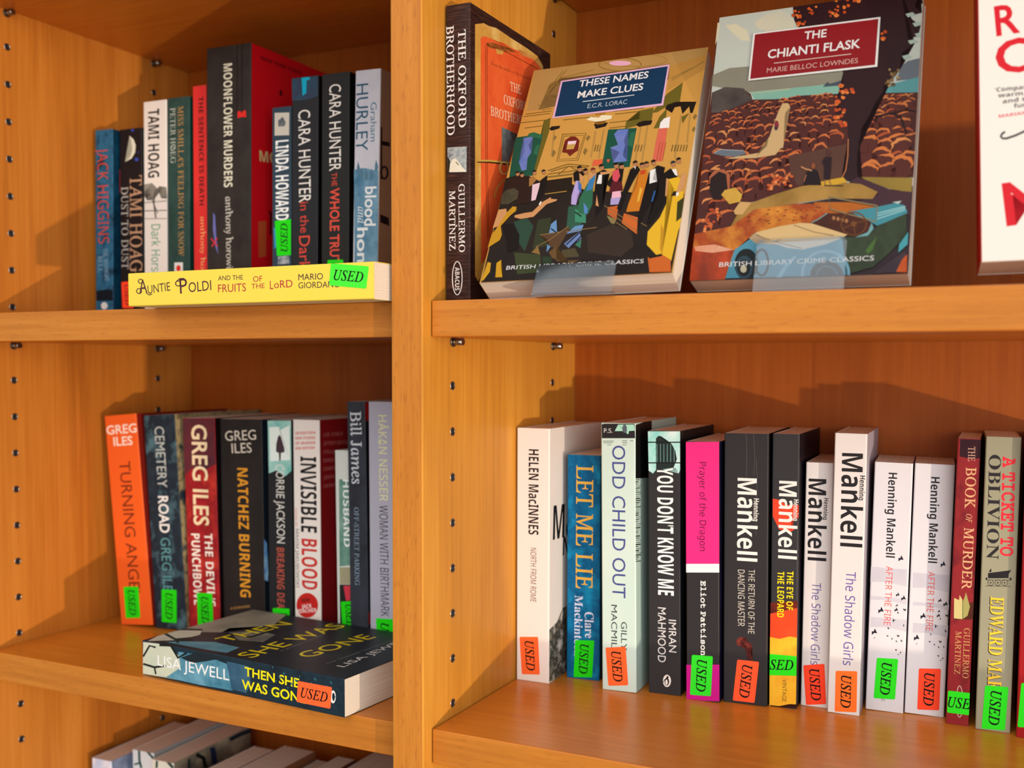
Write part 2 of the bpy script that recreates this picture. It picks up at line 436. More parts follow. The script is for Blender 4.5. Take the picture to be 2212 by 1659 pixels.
BOOKS = [
 dict(n='paperback',l='dark blue paperback with dull red lettering, leftmost upright book on the upper left shelf',g='standing paperbacks on the upper left shelf',o=[-438.21, 126.02, 47.52],ax=[[0.99982, 0.00386, -0.01854], [-0.00386, 0.99999, 0.0], [0.01854, 7e-05, 0.99983]],s=[22.16, 175.25, 111.0],f=1.0,m=('n:#1c3248,#2b6584,#142436:60', 'n:#0d3f58,#0a2234:60', '#142436'),st=[],dec=[
  ['t','S','N','JACK HIGGINS','#c2452f',2.55,158.74,1.17,-88.88,13.65,0.18],
  ['t','S','R','THE MIDNIGHT','#86a8bc',9.92,65.1,1.94,-30.49,5.33,0.34],
  ['t','S','R','BELL','#86a8bc',3.31,58.17,0.28,-15.07,5.39,0.1],
  ['p','S','#0e1a22',[0.9,25.5,14.1,27.1,22.1,26.2,22.1,16.2,1.1,16.3]],
  ['p','S','#d9d6d0',[15.4,11.6,15.1,10.5,14.6,9.6,13.6,8.8,12.5,8.3,11.2,8.1,9.9,8.3,8.7,8.8,7.8,9.6,7.2,10.6,7.0,11.6,7.2,12.7,7.8,13.7,8.7,14.4,9.9,14.9,11.2,15.1,12.5,14.9,13.6,14.4,14.6,13.6,15.2,12.7]],
 ]),
 dict(n='paperback',l='black paperback with a white crescent moon on its spine',g='standing paperbacks on the upper left shelf',o=[-411.49, 131.01, 47.46],ax=[[0.99991, -0.00228, -0.01288], [0.00228, 1.0, 0.0], [0.01288, -3e-05, 0.99992]],s=[27.87, 174.55, 111.0],f=1.0,m=('#1b1718', '#141213', '#141213'),st=[['S', '#ff4626', [1.57, 33.47, 16.02, 34.03, 16.95, 9.15, 2.73, 9.26], 'USED', 'd']],dec=[
  ['p','S','#dcd6bc',[12.9,168.2,17.9,164.6,20.6,158.9,19.7,152.5,15.3,147.3,7.0,144.7,14.0,149.3,16.6,155.5,15.4,163.0]],
  ['p','S','#3346a0',[18.5,172.8,18.4,172.4,18.1,172.1,17.7,171.8,17.3,171.7,16.7,171.7,16.2,171.8,15.7,172.0,15.3,172.3,15.1,172.7,15.0,173.1,15.1,173.5,15.3,173.8,15.7,174.1,16.2,174.2,16.7,174.2,17.3,174.1,17.8,173.9,18.1,173.6,18.4,173.2]],
  ['p','S','#3346a0',[23.9,145.8,23.7,145.3,23.4,144.9,22.9,144.5,22.3,144.3,21.5,144.3,20.8,144.4,20.2,144.7,19.7,145.1,19.3,145.6,19.2,146.1,19.3,146.7,19.7,147.1,20.2,147.4,20.8,147.6,21.6,147.7,22.3,147.5,22.9,147.3,23.4,146.8,23.8,146.4]],
  ['p','S','#2a3570',[24.6,152.2,24.6,151.9,24.4,151.7,24.2,151.5,23.8,151.4,23.5,151.4,23.1,151.5,22.8,151.6,22.5,151.8,22.4,152.1,22.3,152.4,22.4,152.6,22.6,152.8,22.8,153.0,23.1,153.1,23.5,153.1,23.8,153.0,24.2,152.9,24.4,152.7,24.6,152.5]],
  ['t','S','R+','TAMI HOAG','#b98f6e',13.22,131.34,-0.53,-88.96,15.14,-0.09],
  ['t','S','R','DUST TO DUST','#b8b4a8',2.01,121.77,0.12,-76.24,8.53,0.01],
  ['p','S','#8a1c1c',[-2.7,137.9,0.7,138.1,0.7,116.8,-2.4,116.0]],
 ]),
 dict(n='paperback',l='white spined paperback with heavy black and small green lettering on the upper left shelf',g='standing paperbacks on the upper left shelf',o=[-383.05, 133.0, 47.42],ax=[[0.99993, -0.00313, -0.01136], [0.00313, 1.0, 0.0], [0.01136, -4e-05, 0.99994]],s=[28.14, 197.42, 121.41],f=1.0,m=('#e2d7ca', '#8a8580', '#cfc6bb'),st=[],dec=[
  ['t','S','B','TAMI HOAG','#1c1816',5.99,190.3,-0.52,-62.07,13.65,-0.11],
  ['p','S','n:#231f1d,#958d80:70',[0.3,122.7,10.3,123.3,16.9,118.0,19.1,119.9,27.8,118.6,28.8,108.0,21.2,108.9,19.0,113.9,12.4,108.1,4.6,107.7,0.5,112.0]],
  ['l','S','#56504a',[0.21,105.58,0.15,106.26,28.84,105.69,28.77,106.36]],
  ['l','S','#56504a',[0.13,97.97,0.1,98.82,28.54,97.13,28.51,97.97]],
  ['l','S','#56504a',[0.05,90.89,0.05,91.48,28.47,89.74,28.47,90.32]],
  ['l','S','#56504a',[12.56,115.09,14.55,114.86,11.37,105.3,13.37,105.26,13.7,91.27,15.68,91.37]],
  ['l','S','#56504a',[9.66,107.7,10.71,107.98,16.73,95.13,17.77,95.41]],
  ['t','S','N','Dark Horse','#35946a',9.12,85.45,-0.39,-47.91,10.89,-0.09],
 ]),
 dict(n='paperback',l='dark green paperback with dull gold lettering between a white and a red spine',g='standing paperbacks on the upper left shelf',o=[-353.74, 133.0, 47.47],ax=[[0.99989, 0.00407, -0.0142], [-0.00408, 0.99999, 0.0], [0.0142, 6e-05, 0.9999]],s=[25.63, 197.61, 121.4],f=1.0,m=('n:#233d37,#2f4a43:80', '#0c3a30', '#1b302b'),st=[],dec=[
  ['t','S','R','PETER HØEG','#b9bcab',3.02,188.88,0.17,-49.6,6.06,0.02],
  ['t','S','R',"MISS SMILLA'S FEELING FOR SNOW",'#b8894a',12.02,189.45,0.32,-134.38,6.56,0.02],
  ['p','S','#dcd8d0',[7.5,49.5,17.7,49.4,17.6,38.8,7.5,38.6]],
  ['p','S','#d0301c',[15.2,44.1,15.0,43.2,14.7,42.4,14.0,41.7,13.3,41.3,12.4,41.2,11.5,41.4,10.8,41.8,10.2,42.5,9.8,43.3,9.6,44.2,9.8,45.1,10.2,45.9,10.8,46.6,11.6,47.0,12.4,47.1,13.3,46.9,14.1,46.5,14.7,45.8,15.1,45.0]],
 ]),
 dict(n='paperback',l='thin bright red paperback squeezed beside the thick black book',g='standing paperbacks on the upper left shelf',o=[-322.65, 133.0, 47.21],ax=[[0.99997, -0.00461, -0.00657], [0.00461, 0.99999, 0.0], [0.00657, -3e-05, 0.99998]],s=[15.7, 205.31, 121.43],f=1.0,m=('#d8302c', '#a01c20', '#c02826'),st=[],dec=[
  ['t','S','B','THE SENTENCE IS DEATH','#4a1416',7.08,195.43,0.05,-95.9,5.38,0.0],
  ['t','S','R','anthony horowitz','#e8a868',8.29,89.13,-0.14,-70.9,5.43,-0.01],
 ]),
 dict(n='paperback',l='thick black spined book with a bright red front cover, tallest on the upper left shelf',g='standing paperbacks on the upper left shelf',o=[-303.1, 128.0, 47.79],ax=[[0.99989, 0.00436, -0.01385], [-0.00436, 0.99999, 0.0], [0.01385, 6e-05, 0.9999]],s=[49.62, 234.02, 126.28],f=1.0,m=('n:#2b2320,#37302b:50', '#c4101a', '#1c1614'),st=[],dec=[
  ['t','S','B','MOONFLOWER MURDERS','#e4dcc0',19.3,218.85,0.39,-106.82,9.52,0.04],
  ['p','S','#e42a22',[34.7,177.2,39.3,176.2,43.8,177.1,44.5,171.0,39.3,171.6,35.2,170.9]],
  ['t','S','R+','anthony horowitz','#cbc2b2',21.36,103.77,1.28,-69.92,7.28,0.13],
  ['p','S','#6a6aa6',[7.5,90.8,9.5,88.3,11.0,67.9,13.2,53.7,10.0,60.1,7.1,75.9]],
  ['l','S','#d02c3c',[4.34,67.78,5.4,68.42,11.99,60.45,13.05,61.1]],
  ['l','S','#d02c3c',[11.43,68.54,12.6,67.94,5.29,61.12,6.47,60.53]],
  ['l','S','#241b18',[33.67,234.82,35.2,234.65,33.68,175.56,35.22,175.43]],
  ['l','S','#241b18',[38.9,234.23,40.43,234.06,38.94,175.12,40.47,174.99]],
  ['t','F','B','NEW YORK TIMES','#4a0810',12.94,222.88,57.03,0.67,-0.04,3.37],
  ['t','F','B','MOONFLOWER','#c9b078',11.62,134.89,111.97,7.66,-0.65,9.5],
  ['p','F','#b04a26',[9.8,82.4,20.5,84.1,20.4,53.0,10.4,50.9]],
  ['l','F','#300608',[22.74,91.82,23.15,93.48,25.35,92.48,27.87,92.99,25.16,72.43,27.69,72.7]],
  ['p','F','#4a0810',[42.0,200.9,42.0,200.0,41.7,199.1,41.3,198.4,40.7,197.9,40.1,197.6,39.5,197.6,39.0,197.9,38.5,198.4,38.3,199.1,38.2,200.0,38.3,200.9,38.5,201.8,39.0,202.5,39.5,203.0,40.1,203.3,40.7,203.3,41.2,203.0,41.7,202.5,41.9,201.8]],
 ]),
 dict(n='paperback',l='small grey blue paperback with an upside down green sticker',g='standing paperbacks on the upper left shelf',o=[-233.96, 133.0, 47.31],ax=[[0.99993, 0.00714, -0.00994], [-0.00714, 0.99997, 0.0], [0.00994, 7e-05, 0.99995]],s=[20.37, 177.2, 111.0],f=1.0,m=('#31424f', '#22303a', '#22303a'),st=[['S', '#22d910', [3.21, 80.7, 20.88, 81.56, 21.35, 50.98, 5.39, 50.49], 'USED', 'u']],dec=[
  ['p','S','#c9c0b0',[3.0,172.9,18.6,171.9,18.4,152.7,2.9,153.6]],
  ['p','S','n:#3c4652,#8a8a84:120',[6.5,166.1,11.6,168.9,15.1,163.8,13.6,160.7,7.0,160.9]],
  ['t','S','B','LINDA HOWARD','#f2f0ea',3.94,149.04,0.04,-67.99,13.84,0.01],
  ['p','S','#3a8ab0',[1.6,75.8,4.5,73.4,5.4,59.5,2.5,56.6]],
  ['p','S','n:#5a6670,#c0c0c4:200',[6.4,49.9,17.8,50.7,18.8,43.8,6.3,43.4]],
 ]),
 dict(n='paperback',l='charcoal paperback with a turquoise patch at the top of its spine',g='standing paperbacks on the upper left shelf',o=[-213.29, 133.0, 47.5],ax=[[0.99988, 0.00663, -0.01426], [-0.00663, 0.99998, 0.0], [0.01426, 9e-05, 0.9999]],s=[27.42, 199.76, 121.32],f=1.0,m=('#28282a', '#0c0c0e', '#181819'),st=[],dec=[
  ['p','S','n:#2b4a5c,#34364c:90',[-0.1,199.5,26.8,199.1,26.7,182.7,17.1,180.4,6.3,180.8,0.3,181.0]],
  ['p','S','#06a4c2',[10.1,199.3,18.5,199.2,18.5,196.9,15.3,196.6,14.9,186.2,11.2,184.1]],
  ['t','S','G','CARA HUNTER','#e9e1d8',6.8,172.24,1.14,-77.61,12.27,0.18],
  ['t','S','G','in the','#cf4436',8.97,94.96,0.5,-26.08,8.72,0.17],
  ['t','S','G','Dark','#dc4a3a',8.07,66.28,0.6,-28.46,11.18,0.24],
 ]),
 dict(n='paperback',l='black paperback with orange red lower lettering beside the snowy pale spine',g='standing paperbacks on the upper left shelf',o=[-181.77, 133.0, 47.43],ax=[[0.99993, -0.00154, -0.01151], [0.00154, 1.0, 0.0], [0.01151, -2e-05, 0.99993]],s=[28.14, 199.17, 121.46],f=1.0,m=('#272625', '#0a0a0a', '#161515'),st=[['S', '#22d910', [6.69, 44.77, 22.68, 44.68, 22.78, 21.48, 6.77, 21.77], 'USED', 'd']],dec=[
  ['t','S','G','CARA HUNTER','#ece4da',7.9,190.13,0.26,-71.33,11.71,0.04],
  ['t','S','G','THE','#cf4436',10.4,117.32,0.33,-11.27,5.41,0.16],
  ['t','S','G+','WHOLE TRUTH','#dc503e',9.04,104.49,0.08,-70.04,9.46,0.01],
 ]),
 dict(n='paperback',l='pale snowy blue paperback, rightmost upright book on the upper left shelf',g='standing paperbacks on the upper left shelf',o=[-150.19, 133.0, 47.69],ax=[[0.99966, 0.00985, -0.02401], [-0.00985, 0.99995, 0.0], [0.02401, 0.00024, 0.99971]],s=[24.51, 198.15, 121.26],f=0.9,m=('n:#c6c6d2,#d6d2d8:40', '#9c7a62', '#a0a4ae'),st=[],dec=[  # brown of the front cover includes shade and warm light off the divider
  ['p','S','n:#3f7090,#7ca4bc:60',[0.0,117.7,10.1,118.8,23.9,115.7,24.9,23.8,2.4,23.9]],
  ['p','S','#54788e',[3.9,124.5,6.1,118.6,5.4,115.1,2.8,115.4,2.9,119.9]],
  ['p','S','#54788e',[7.3,119.7,9.5,113.8,8.8,110.3,6.2,110.6,6.3,115.1]],
  ['p','S','#54788e',[12.0,118.3,14.2,112.4,13.5,108.9,10.9,109.2,11.0,113.7]],
  ['p','S','#54788e',[16.7,117.7,18.8,111.8,18.1,108.3,15.5,108.6,15.6,113.1]],
  ['p','S','#54788e',[21.6,125.1,23.7,119.2,23.1,115.8,20.5,116.1,20.6,120.5]],
  ['t','S','G','HURLEY','#2a5870',1.23,187.23,0.41,-54.45,11.56,0.09],
  ['t','S','G','Graham','#467a96',15.46,171.49,0.41,-31.86,5.82,0.07],
  ['t','S','G+','blood','#e8eaec',11.57,103.3,-0.29,-31.98,10.9,-0.1],
  ['t','S','I','and','#dfe4e8',4.37,87.3,-0.02,-13.94,7.78,-0.01],
  ['t','S','G+','honey','#e8eaec',4.41,70.05,0.25,-48.64,10.09,0.05],
  ['l','F','#17151c',[1.83,151.32,4.02,151.76,2.65,109.23,4.85,109.57]],
  ['p','F','#17151c',[4.0,140.6,15.4,141.6,15.5,138.2,4.1,137.2]],
  ['l','F','#17151c',[11.59,116.14,14.39,116.51,11.51,115.07,14.29,115.35,11.21,114.08,13.93,114.14,10.72,113.18,13.31,113.0,10.09,112.42,12.43,111.95,9.41,111.86,11.3,111.04,8.77,111.53,9.9,110.32,8.23,111.38,8.28,109.87,7.69,111.36,6.65,109.8,7.04,111.48,5.24,110.07,6.34,111.81,4.08,110.61,5.68,112.36,3.17,111.36,5.15,113.09,2.5,112.28,4.8,113.97,2.08,113.35,4.66,114.95,1.91,114.5,4.74,115.96,2.01,115.69,5.03,116.95,2.36,116.88,5.51,117.85,2.97,118.01,6.13,118.6,3.83,119.06,6.81,119.16,4.94,119.97,7.45,119.5,6.33,120.7,7.98,119.65,7.94,121.16,8.53,119.68,9.57,121.25,9.18,119.56,11.0,121.0,9.89,119.24,12.17,120.47,10.55,118.69,13.1,119.72,11.09,117.96,13.79,118.79,11.44,117.07,14.22,117.72,11.59,116.05,14.38,116.6]],
  ['p','F','#17151c',[2.9,80.8,15.7,79.5,16.6,72.9,3.4,74.3]],
 ]),
 dict(n='paperback',l='bright yellow paperback lying flat at the front of the upper left shelf',g=None,o=[-27.0, -16.79, 47.15],ax=[[0.0, 0.0, 1.0], [0.00698, 0.99998, 0.0], [-0.99998, 0.00698, -0.0]],s=[24.67, 219.97, 130.0],f=0.9,m=('#f2d650', '#f0d450', '#efe2b4'),st=[['S', '#46e236', [24.72, 34.3, 21.52, 3.75, 6.93, 5.95, 10.07, 35.88], 'USED', 'h']],dec=[
  ['t','S','G','A','#4e2636',9.42,208.99,0.44,-8.09,9.93,0.54],
  ['t','S','G','UNTIE','#4e2636',8.79,200.3,1.93,-22.08,6.13,0.54],
  ['l','S','#4e2636',[11.16,207.11,10.98,206.21,10.42,207.35,10.1,206.51,9.9,207.94,9.35,207.37,9.63,208.79,8.95,208.6,9.65,209.73,8.99,209.95,9.97,210.56,9.45,211.16,10.53,211.14,10.25,211.99,11.2,211.33,11.23,212.27,11.86,211.11,12.19,211.95,12.38,210.51,12.94,211.09,12.66,209.66,13.33,209.86,12.63,208.73,13.29,208.51,12.31,207.89,12.82,207.3,11.75,207.32,12.03,206.48,11.01,207.12,11.13,206.21]],
  ['l','S','#4e2636',[18.38,206.09,18.19,205.18,17.79,206.27,17.46,205.44,17.39,206.73,16.83,206.16,17.18,207.39,16.5,207.2,17.2,208.12,16.54,208.34,17.45,208.77,16.93,209.36,17.88,209.21,17.61,210.06,18.41,209.36,18.44,210.3,18.92,209.19,19.24,210.03,19.32,208.73,19.87,209.3,19.53,208.07,20.2,208.26,19.51,207.34,20.17,207.12,19.25,206.69,19.77,206.1,18.82,206.25,19.09,205.4,18.22,206.09,18.35,205.18]],
  ['l','S','#4e2636',[9.63,202.79,10.17,202.24,7.57,199.09,8.23,198.88,8.35,195.95,8.99,196.29]],
  ['t','S','G','P','#4e2636',8.06,168.75,0.45,-7.13,10.71,0.67],
  ['t','S','G','OLDI','#4e2636',8.79,160.42,1.12,-21.33,7.0,0.37],
  ['l','S','#4e2636',[15.56,168.62,15.36,167.67,14.84,168.84,14.5,167.96,14.35,169.39,13.75,168.79,14.09,170.19,13.36,169.98,14.11,171.06,13.4,171.29,14.42,171.85,13.87,172.47,14.95,172.39,14.66,173.28,15.6,172.57,15.63,173.56,16.23,172.36,16.58,173.25,16.73,171.81,17.32,172.41,16.99,171.01,17.71,171.22,16.96,170.14,17.67,169.9,16.65,169.35,17.2,168.73,16.12,168.82,16.41,167.93,15.39,168.62,15.53,167.66]],
  ['l','S','#4e2636',[16.93,171.75,17.46,172.32,18.71,168.83,19.35,169.14,18.68,164.68,19.35,164.7]],
  ['t','S','G','AND THE','#4e2636',16.44,132.77,-0.03,-22.6,3.27,-0.0],
  ['t','S','G','FRUITS','#b4343a',8.02,132.9,0.2,-25.41,5.57,0.04],
  ['t','S','G','OF','#b4343a',14.37,101.0,0.23,-8.08,3.86,0.11],
  ['t','S','G','THE','#b4343a',9.7,102.49,0.21,-11.64,3.38,0.06],
  ['t','S','G','L','#b4343a',8.97,86.16,0.04,-2.97,5.74,0.07],
  ['t','S','G','oRD','#b4343a',9.48,82.56,0.32,-15.96,5.09,0.1],
  ['t','S','G','MARIO','#4e2636',14.2,61.61,0.04,-20.6,4.24,0.01],
  ['t','S','G','GIORDANO','#4e2636',8.75,61.66,-0.13,-34.55,4.08,-0.02],
 ]),
 dict(n='paperback',l='bright orange paperback tilting against the left side panel',g='standing paperbacks on the lower left shelf',o=[-414.21, 128.35, -243.46],ax=[[0.99607, 0.01797, 0.08668], [-0.01804, 0.99984, 0.0], [-0.08667, -0.00156, 0.99624]],s=[39.79, 198.82, 125.43],f=1.0,m=('#ea5f22', '#7a1c14', '#c04a1a'),st=[['S', '#22d910', [7.0, 35.9, 25.75, 36.23, 25.22, 6.75, 6.95, 5.93], 'USED', 'd']],dec=[
  ['t','S','G+','GREG','#f5dcc8',1.35,181.11,38.22,0.18,-0.04,8.36],
  ['t','S','G+','ILES','#f5dcc8',9.1,170.06,24.01,-0.21,0.07,8.33],
  ['t','S','G','TURNING ANGEL','#702a18',14.21,154.84,-0.17,-129.27,13.52,-0.02],
 ]),
 dict(n='paperback',l='dark slate paperback with pale title and green sticker beside the orange book',g='standing paperbacks on the lower left shelf',o=[-374.2, 132.49, -243.46],ax=[[0.99824, 0.00693, 0.05888], [-0.00694, 0.99998, 0.0], [-0.05887, -0.00041, 0.99827]],s=[37.88, 199.71, 121.74],f=1.0,m=('n:#26343e,#1b2730,#4c6c74:50', 'n:#3a3222,#a89468,#23303a:70', '#1b2730'),st=[['S', '#22d910', [10.15, 36.84, 28.53, 36.83, 26.33, 5.86, 8.11, 6.16], 'USED', 'd']],dec=[
  ['t','S','G','CEMETERY','#bcc0b8',13.01,189.01,-0.1,-56.65,11.47,-0.02],
  ['t','S','G+','ROAD','#ece6de',12.63,124.27,-0.25,-34.35,12.04,-0.09],
  ['t','S','G','GREG ILES','#5a9396',12.54,85.35,-0.34,-55.64,11.46,-0.07],
 ]),
 dict(n='paperback',l='red paperback with cream lettering and a green sticker on the lower left shelf',g='standing paperbacks on the lower left shelf',o=[-336.05, 136.0, -243.46],ax=[[0.99973, 0.00059, 0.02344], [-0.00059, 1.0, 0.0], [-0.02344, -1e-05, 0.99973]],s=[37.29, 198.07, 118.48],f=1.0,m=('n:#b8262a,#8e1c22,#cc3a2c:40', '#160c0e', '#6a161a'),st=[['S', '#22d910', [10.6, 37.03, 28.8, 37.72, 29.43, 6.9, 10.85, 5.28], 'USED', 'd']],dec=[
  ['p','S','n:#4a2630,#6a2a30:60',[-1.2,197.9,38.7,197.6,38.2,156.8,23.7,150.2,10.5,152.4,-1.3,144.4]],
  ['t','S','G+','GREG ILES','#efd6a8',10.41,192.17,-0.68,-92.5,17.78,-0.13],
  ['t','S','B',"THE DEVIL'S",'#f2e6d4',21.48,92.49,1.55,-66.79,9.38,0.22],
  ['t','S','B','PUNCHBOWL','#f2e6d4',5.71,91.73,1.07,-66.01,10.07,0.16],
 ]),
 dict(n='paperback',l='thick black paperback with amber lettering on the lower left shelf',g='standing paperbacks on the lower left shelf',o=[-298.4, 140.0, -243.46],ax=[[0.99994, 0.00108, 0.01052], [-0.00108, 1.0, 0.0], [-0.01052, -1e-05, 0.99994]],s=[47.98, 198.24, 114.45],f=1.0,m=('n:#221f1d,#2b2624:40', '#101a24', '#181514'),st=[],dec=[
  ['t','S','G','GREG','#d6ccb8',6.23,178.28,35.34,2.05,-0.51,8.79],
  ['t','S','G','ILES','#d6ccb8',13.49,167.35,22.84,1.26,-0.48,8.77],
  ['t','S','B','NATCHEZ BURNING','#dc9428',19.32,154.26,0.94,-116.98,11.72,0.09],
  ['t','S','B','A SCORCHING','#a87c40',8.38,24.33,22.6,4.21,-0.38,2.06],
  ['p','F','n:#3a7ab8,#9cc4e0:120',[0.5,91.4,4.0,87.5,5.4,63.3,5.1,52.6,-0.5,55.0]],
 ]),
 dict(n='paperback',l='slim dark paperback with a cloaked walking figure at the spine top',g='standing paperbacks on the lower left shelf',o=[-248.66, 143.0, -243.46],ax=[[1.0, 0.00079, -0.00023], [-0.00079, 1.0, 0.0], [0.00023, 0.0, 1.0]],s=[26.18, 198.56, 111.48],f=1.0,m=('#262627', '#0c0c0c', '#181818'),st=[['S', '#22d910', [4.36, 30.13, 22.98, 31.39, 22.81, 14.8, 4.51, 13.43], 'USED', 'h']],dec=[
  ['p','S','n:#6fb6aa,#b4d8cc:60',[0.4,197.7,26.9,198.4,26.8,154.6,19.3,149.0,9.5,153.8,1.2,150.8]],
  ['p','S','#e2ece2',[2.0,192.0,13.2,192.7,13.5,189.4,24.6,194.3,24.9,163.7,3.0,161.7]],
  ['p','S','#43343a',[11.8,183.8,13.5,185.7,15.1,184.0,18.7,174.1,19.0,170.6,14.9,169.5,14.5,162.6,12.9,162.5,12.5,169.4,9.4,170.6,9.8,177.5]],
  ['t','S','G','CORRIE JACKSON','#dcd8cc',9.08,159.32,0.56,-70.19,8.99,0.07],
  ['t','S','B','BREAKING DEAD','#ac5040',9.26,85.13,0.18,-59.81,8.22,0.02],
 ]),
 dict(n='paperback',l='white spined paperback with a red round badge and dark red front cover',g='standing paperbacks on the lower left shelf',o=[-221.29, 145.0, -243.46],ax=[[0.99999, 0.00173, 0.00377], [-0.00173, 1.0, 0.0], [-0.00377, -1e-05, 0.99999]],s=[28.46, 199.29, 109.45],f=1.0,m=('#e9ded3', '#861418', '#d8cfc6'),st=[],dec=[
  ['t','S','B','SEVENTEEN','#cc4a3e',2.79,186.11,21.55,1.1,-0.12,2.44],
  ['t','S','B','NEW STORIES','#cc4a3e',2.73,181.68,21.56,1.14,-0.13,2.44],
  ['t','S','B','OF MURDER','#cc4a3e',2.67,177.25,21.56,1.19,-0.13,2.44],
  ['t','S','B','AND MYSTERY','#cc4a3e',2.61,172.81,21.57,1.23,-0.14,2.44],
  ['t','S','B','INVISIBLE','#231f1e',7.84,167.13,-0.08,-66.59,17.06,-0.02],
  ['t','S','B','BLOOD','#c8322a',8.16,94.67,0.05,-44.65,16.56,0.02],
  ['t','S','N','EDITED BY','#c8433a',1.25,121.11,0.26,-16.39,2.28,0.04],
  ['t','S','N','MAXIM JAKUBOWSKI','#3a3432',1.81,102.77,-0.22,-52.03,3.53,-0.02],
  ['p','S','#c62620',[25.4,36.9,24.8,33.5,23.1,30.2,20.5,27.5,17.2,25.6,13.5,24.7,9.9,24.8,6.6,26.1,4.0,28.3,2.3,31.2,1.8,34.6,2.4,38.1,4.1,41.4,6.8,44.1,10.1,46.0,13.8,46.9,17.4,46.7,20.7,45.4,23.3,43.2,24.9,40.3]],
  ['t','S','B','NEW','#2a1512',8.06,37.88,8.54,1.61,-0.6,3.2],
  ['t','S','B','JACK','#f0dcd4',7.66,32.31,11.11,1.89,-0.58,3.41],
  ['t','S','B','REACHER','#f0dcd4',3.23,27.64,20.6,3.26,-0.54,3.43],
  ['t','F','B','LEE CHILD','#b0605c',6.04,184.64,28.39,-0.37,0.04,3.24],
  ['t','F','B','JEFFERY DEAVER','#b0605c',5.92,177.14,37.45,-1.18,0.1,3.24],
  ['t','F','B','STELLA DUFFY','#b0605c',5.8,169.63,32.91,-1.12,0.11,3.24],
  ['t','F','B','DENISE MINA','#b0605c',5.68,162.13,30.65,-1.18,0.12,3.24],
  ['t','F','B','CHRIS','#b0605c',5.56,154.61,17.3,-0.23,0.04,3.24],
  ['t','F','B','JOHN','#b0605c',5.44,147.1,15.11,-0.15,0.03,3.25],
  ['t','F','B','CATHY','#b0605c',5.32,139.58,17.31,-0.48,0.09,3.24],
 ]),
 dict(n='paperback',l='short green and white paperback half hidden behind a tall dark spine',g='standing paperbacks on the lower left shelf',o=[-179.03, 150.31, -243.46],ax=[[0.99968, -0.0217, 0.01288], [0.02171, 0.99976, 0.0], [-0.01288, 0.00028, 0.99992]],s=[18.98, 173.48, 103.78],f=1.0,m=('#d2d6cc', '#9fb0a4', '#b8beb4'),st=[['S', '#22d910', [3.97, 41.13, 21.83, 43.55, 22.12, 18.04, 5.54, 16.31], 'USED', 'd']],dec=[
  ['p','S','n:#4f8070,#7fa090:80',[4.1,148.3,19.2,148.8,17.7,74.4,3.2,72.0]],
  ['p','S','#a09878',[3.1,71.3,17.7,72.4,17.4,57.6,3.2,56.4]],
  ['p','S','#262424',[2.8,56.1,17.4,57.3,16.7,22.7,2.8,21.2]],
  ['t','S','B','HUSBAND','#e8ece6',8.18,148.42,0.09,-58.61,6.9,0.01],
  ['p','S','#d03848',[7.1,55.4,14.2,56.0,14.0,43.1,9.5,42.7]],
 ]),
 dict(n='paperback',l='tall narrow slate book with pale serif lettering beside the pale grey spine',g='standing paperbacks on the lower left shelf',o=[-155.18, 136.0, -243.46],ax=[[0.99991, -9e-05, 0.01328], [9e-05, 1.0, 0.0], [-0.01328, 0.0, 0.99991]],s=[18.44, 216.4, 118.5],f=1.0,m=('n:#2c2e33,#3b3f48:50', '#151618', '#222327'),st=[],dec=[
  ['t','S','R+','Bill James','#ccd0d4',3.35,208.36,0.6,-61.31,10.85,0.11],
  ['t','S','R','OFF-STREET PARKING','#8a9cac',5.67,127.03,-0.39,-66.2,4.71,-0.03],
  ['p','F','#a41a1a',[0.0,215.9,5.7,215.7,5.2,199.6,0.0,201.0]],
  ['p','F','#a41a1a',[-0.9,38.8,3.8,37.8,3.6,27.7,-0.8,28.7]],
 ]),
 dict(n='paperback',l='tall pale grey book with cream and charcoal lettering touching the centre divider',g='standing paperbacks on the lower left shelf',o=[-133.94, 134.0, -243.46],ax=[[0.99999, 0.0, 0.00452], [-0.0, 1.0, 0.0], [-0.00452, -0.0, 0.99999]],s=[27.0, 216.89, 120.5],f=1.0,m=('#b3b0bd', '#a8a5b2', '#a8a5b2'),st=[['S', '#22d910', [6.0, 35.2, 22.88, 36.19, 24.05, 2.23, 7.9, 1.54], 'USED', 'd']],dec=[
  ['t','S','N+','HÅKAN NESSER','#e0dcae',9.83,205.98,0.79,-71.83,8.23,0.09],
  ['t','S','N','WOMAN WITH BIRTHMARK','#3a3b44',10.15,130.79,0.75,-93.21,8.25,0.07],
 ]),
 dict(n='paperback',l='dark blue paperback with yellow lettering lying flat on the lower left shelf',g=None,o=[-65.55, 1.54, -243.41],ax=[[0.0, 0.0, 1.0], [0.07331, 0.99731, 0.0], [-0.99731, 0.07331, -0.0]],s=[27.67, 206.29, 122.0],f=1.0,m=('n:#1a2026,#20303a,#1c1e24:40', 'n:#1b1d22,#252a30:30', '#16181c'),st=[['S', '#ff6430', [19.94, 42.45, 20.25, 11.04, 4.52, 12.61, 4.41, 44.11], 'USED', 'h']],dec=[
  ['p','S','n:#bcc2ac,#cfcab0:60',[26.3,205.5,27.4,186.2,27.5,175.2,19.6,163.2,17.2,149.9,12.6,139.5,2.0,152.8,1.8,179.8,0.4,206.6]],
  ['p','S','n:#3a7286,#6a9cae:60',[24.0,165.8,25.2,136.7,22.0,113.6,2.5,107.6,1.4,144.9,1.8,179.8,11.9,163.3]],
  ['p','S','n:#2c4a62,#3f6478:60',[23.9,113.6,23.4,91.2,11.0,88.9,2.9,93.9,3.3,108.9]],
  ['p','S','#20282c',[19.6,163.2,27.0,144.5,26.6,113.6,20.5,136.7,17.2,149.9]],
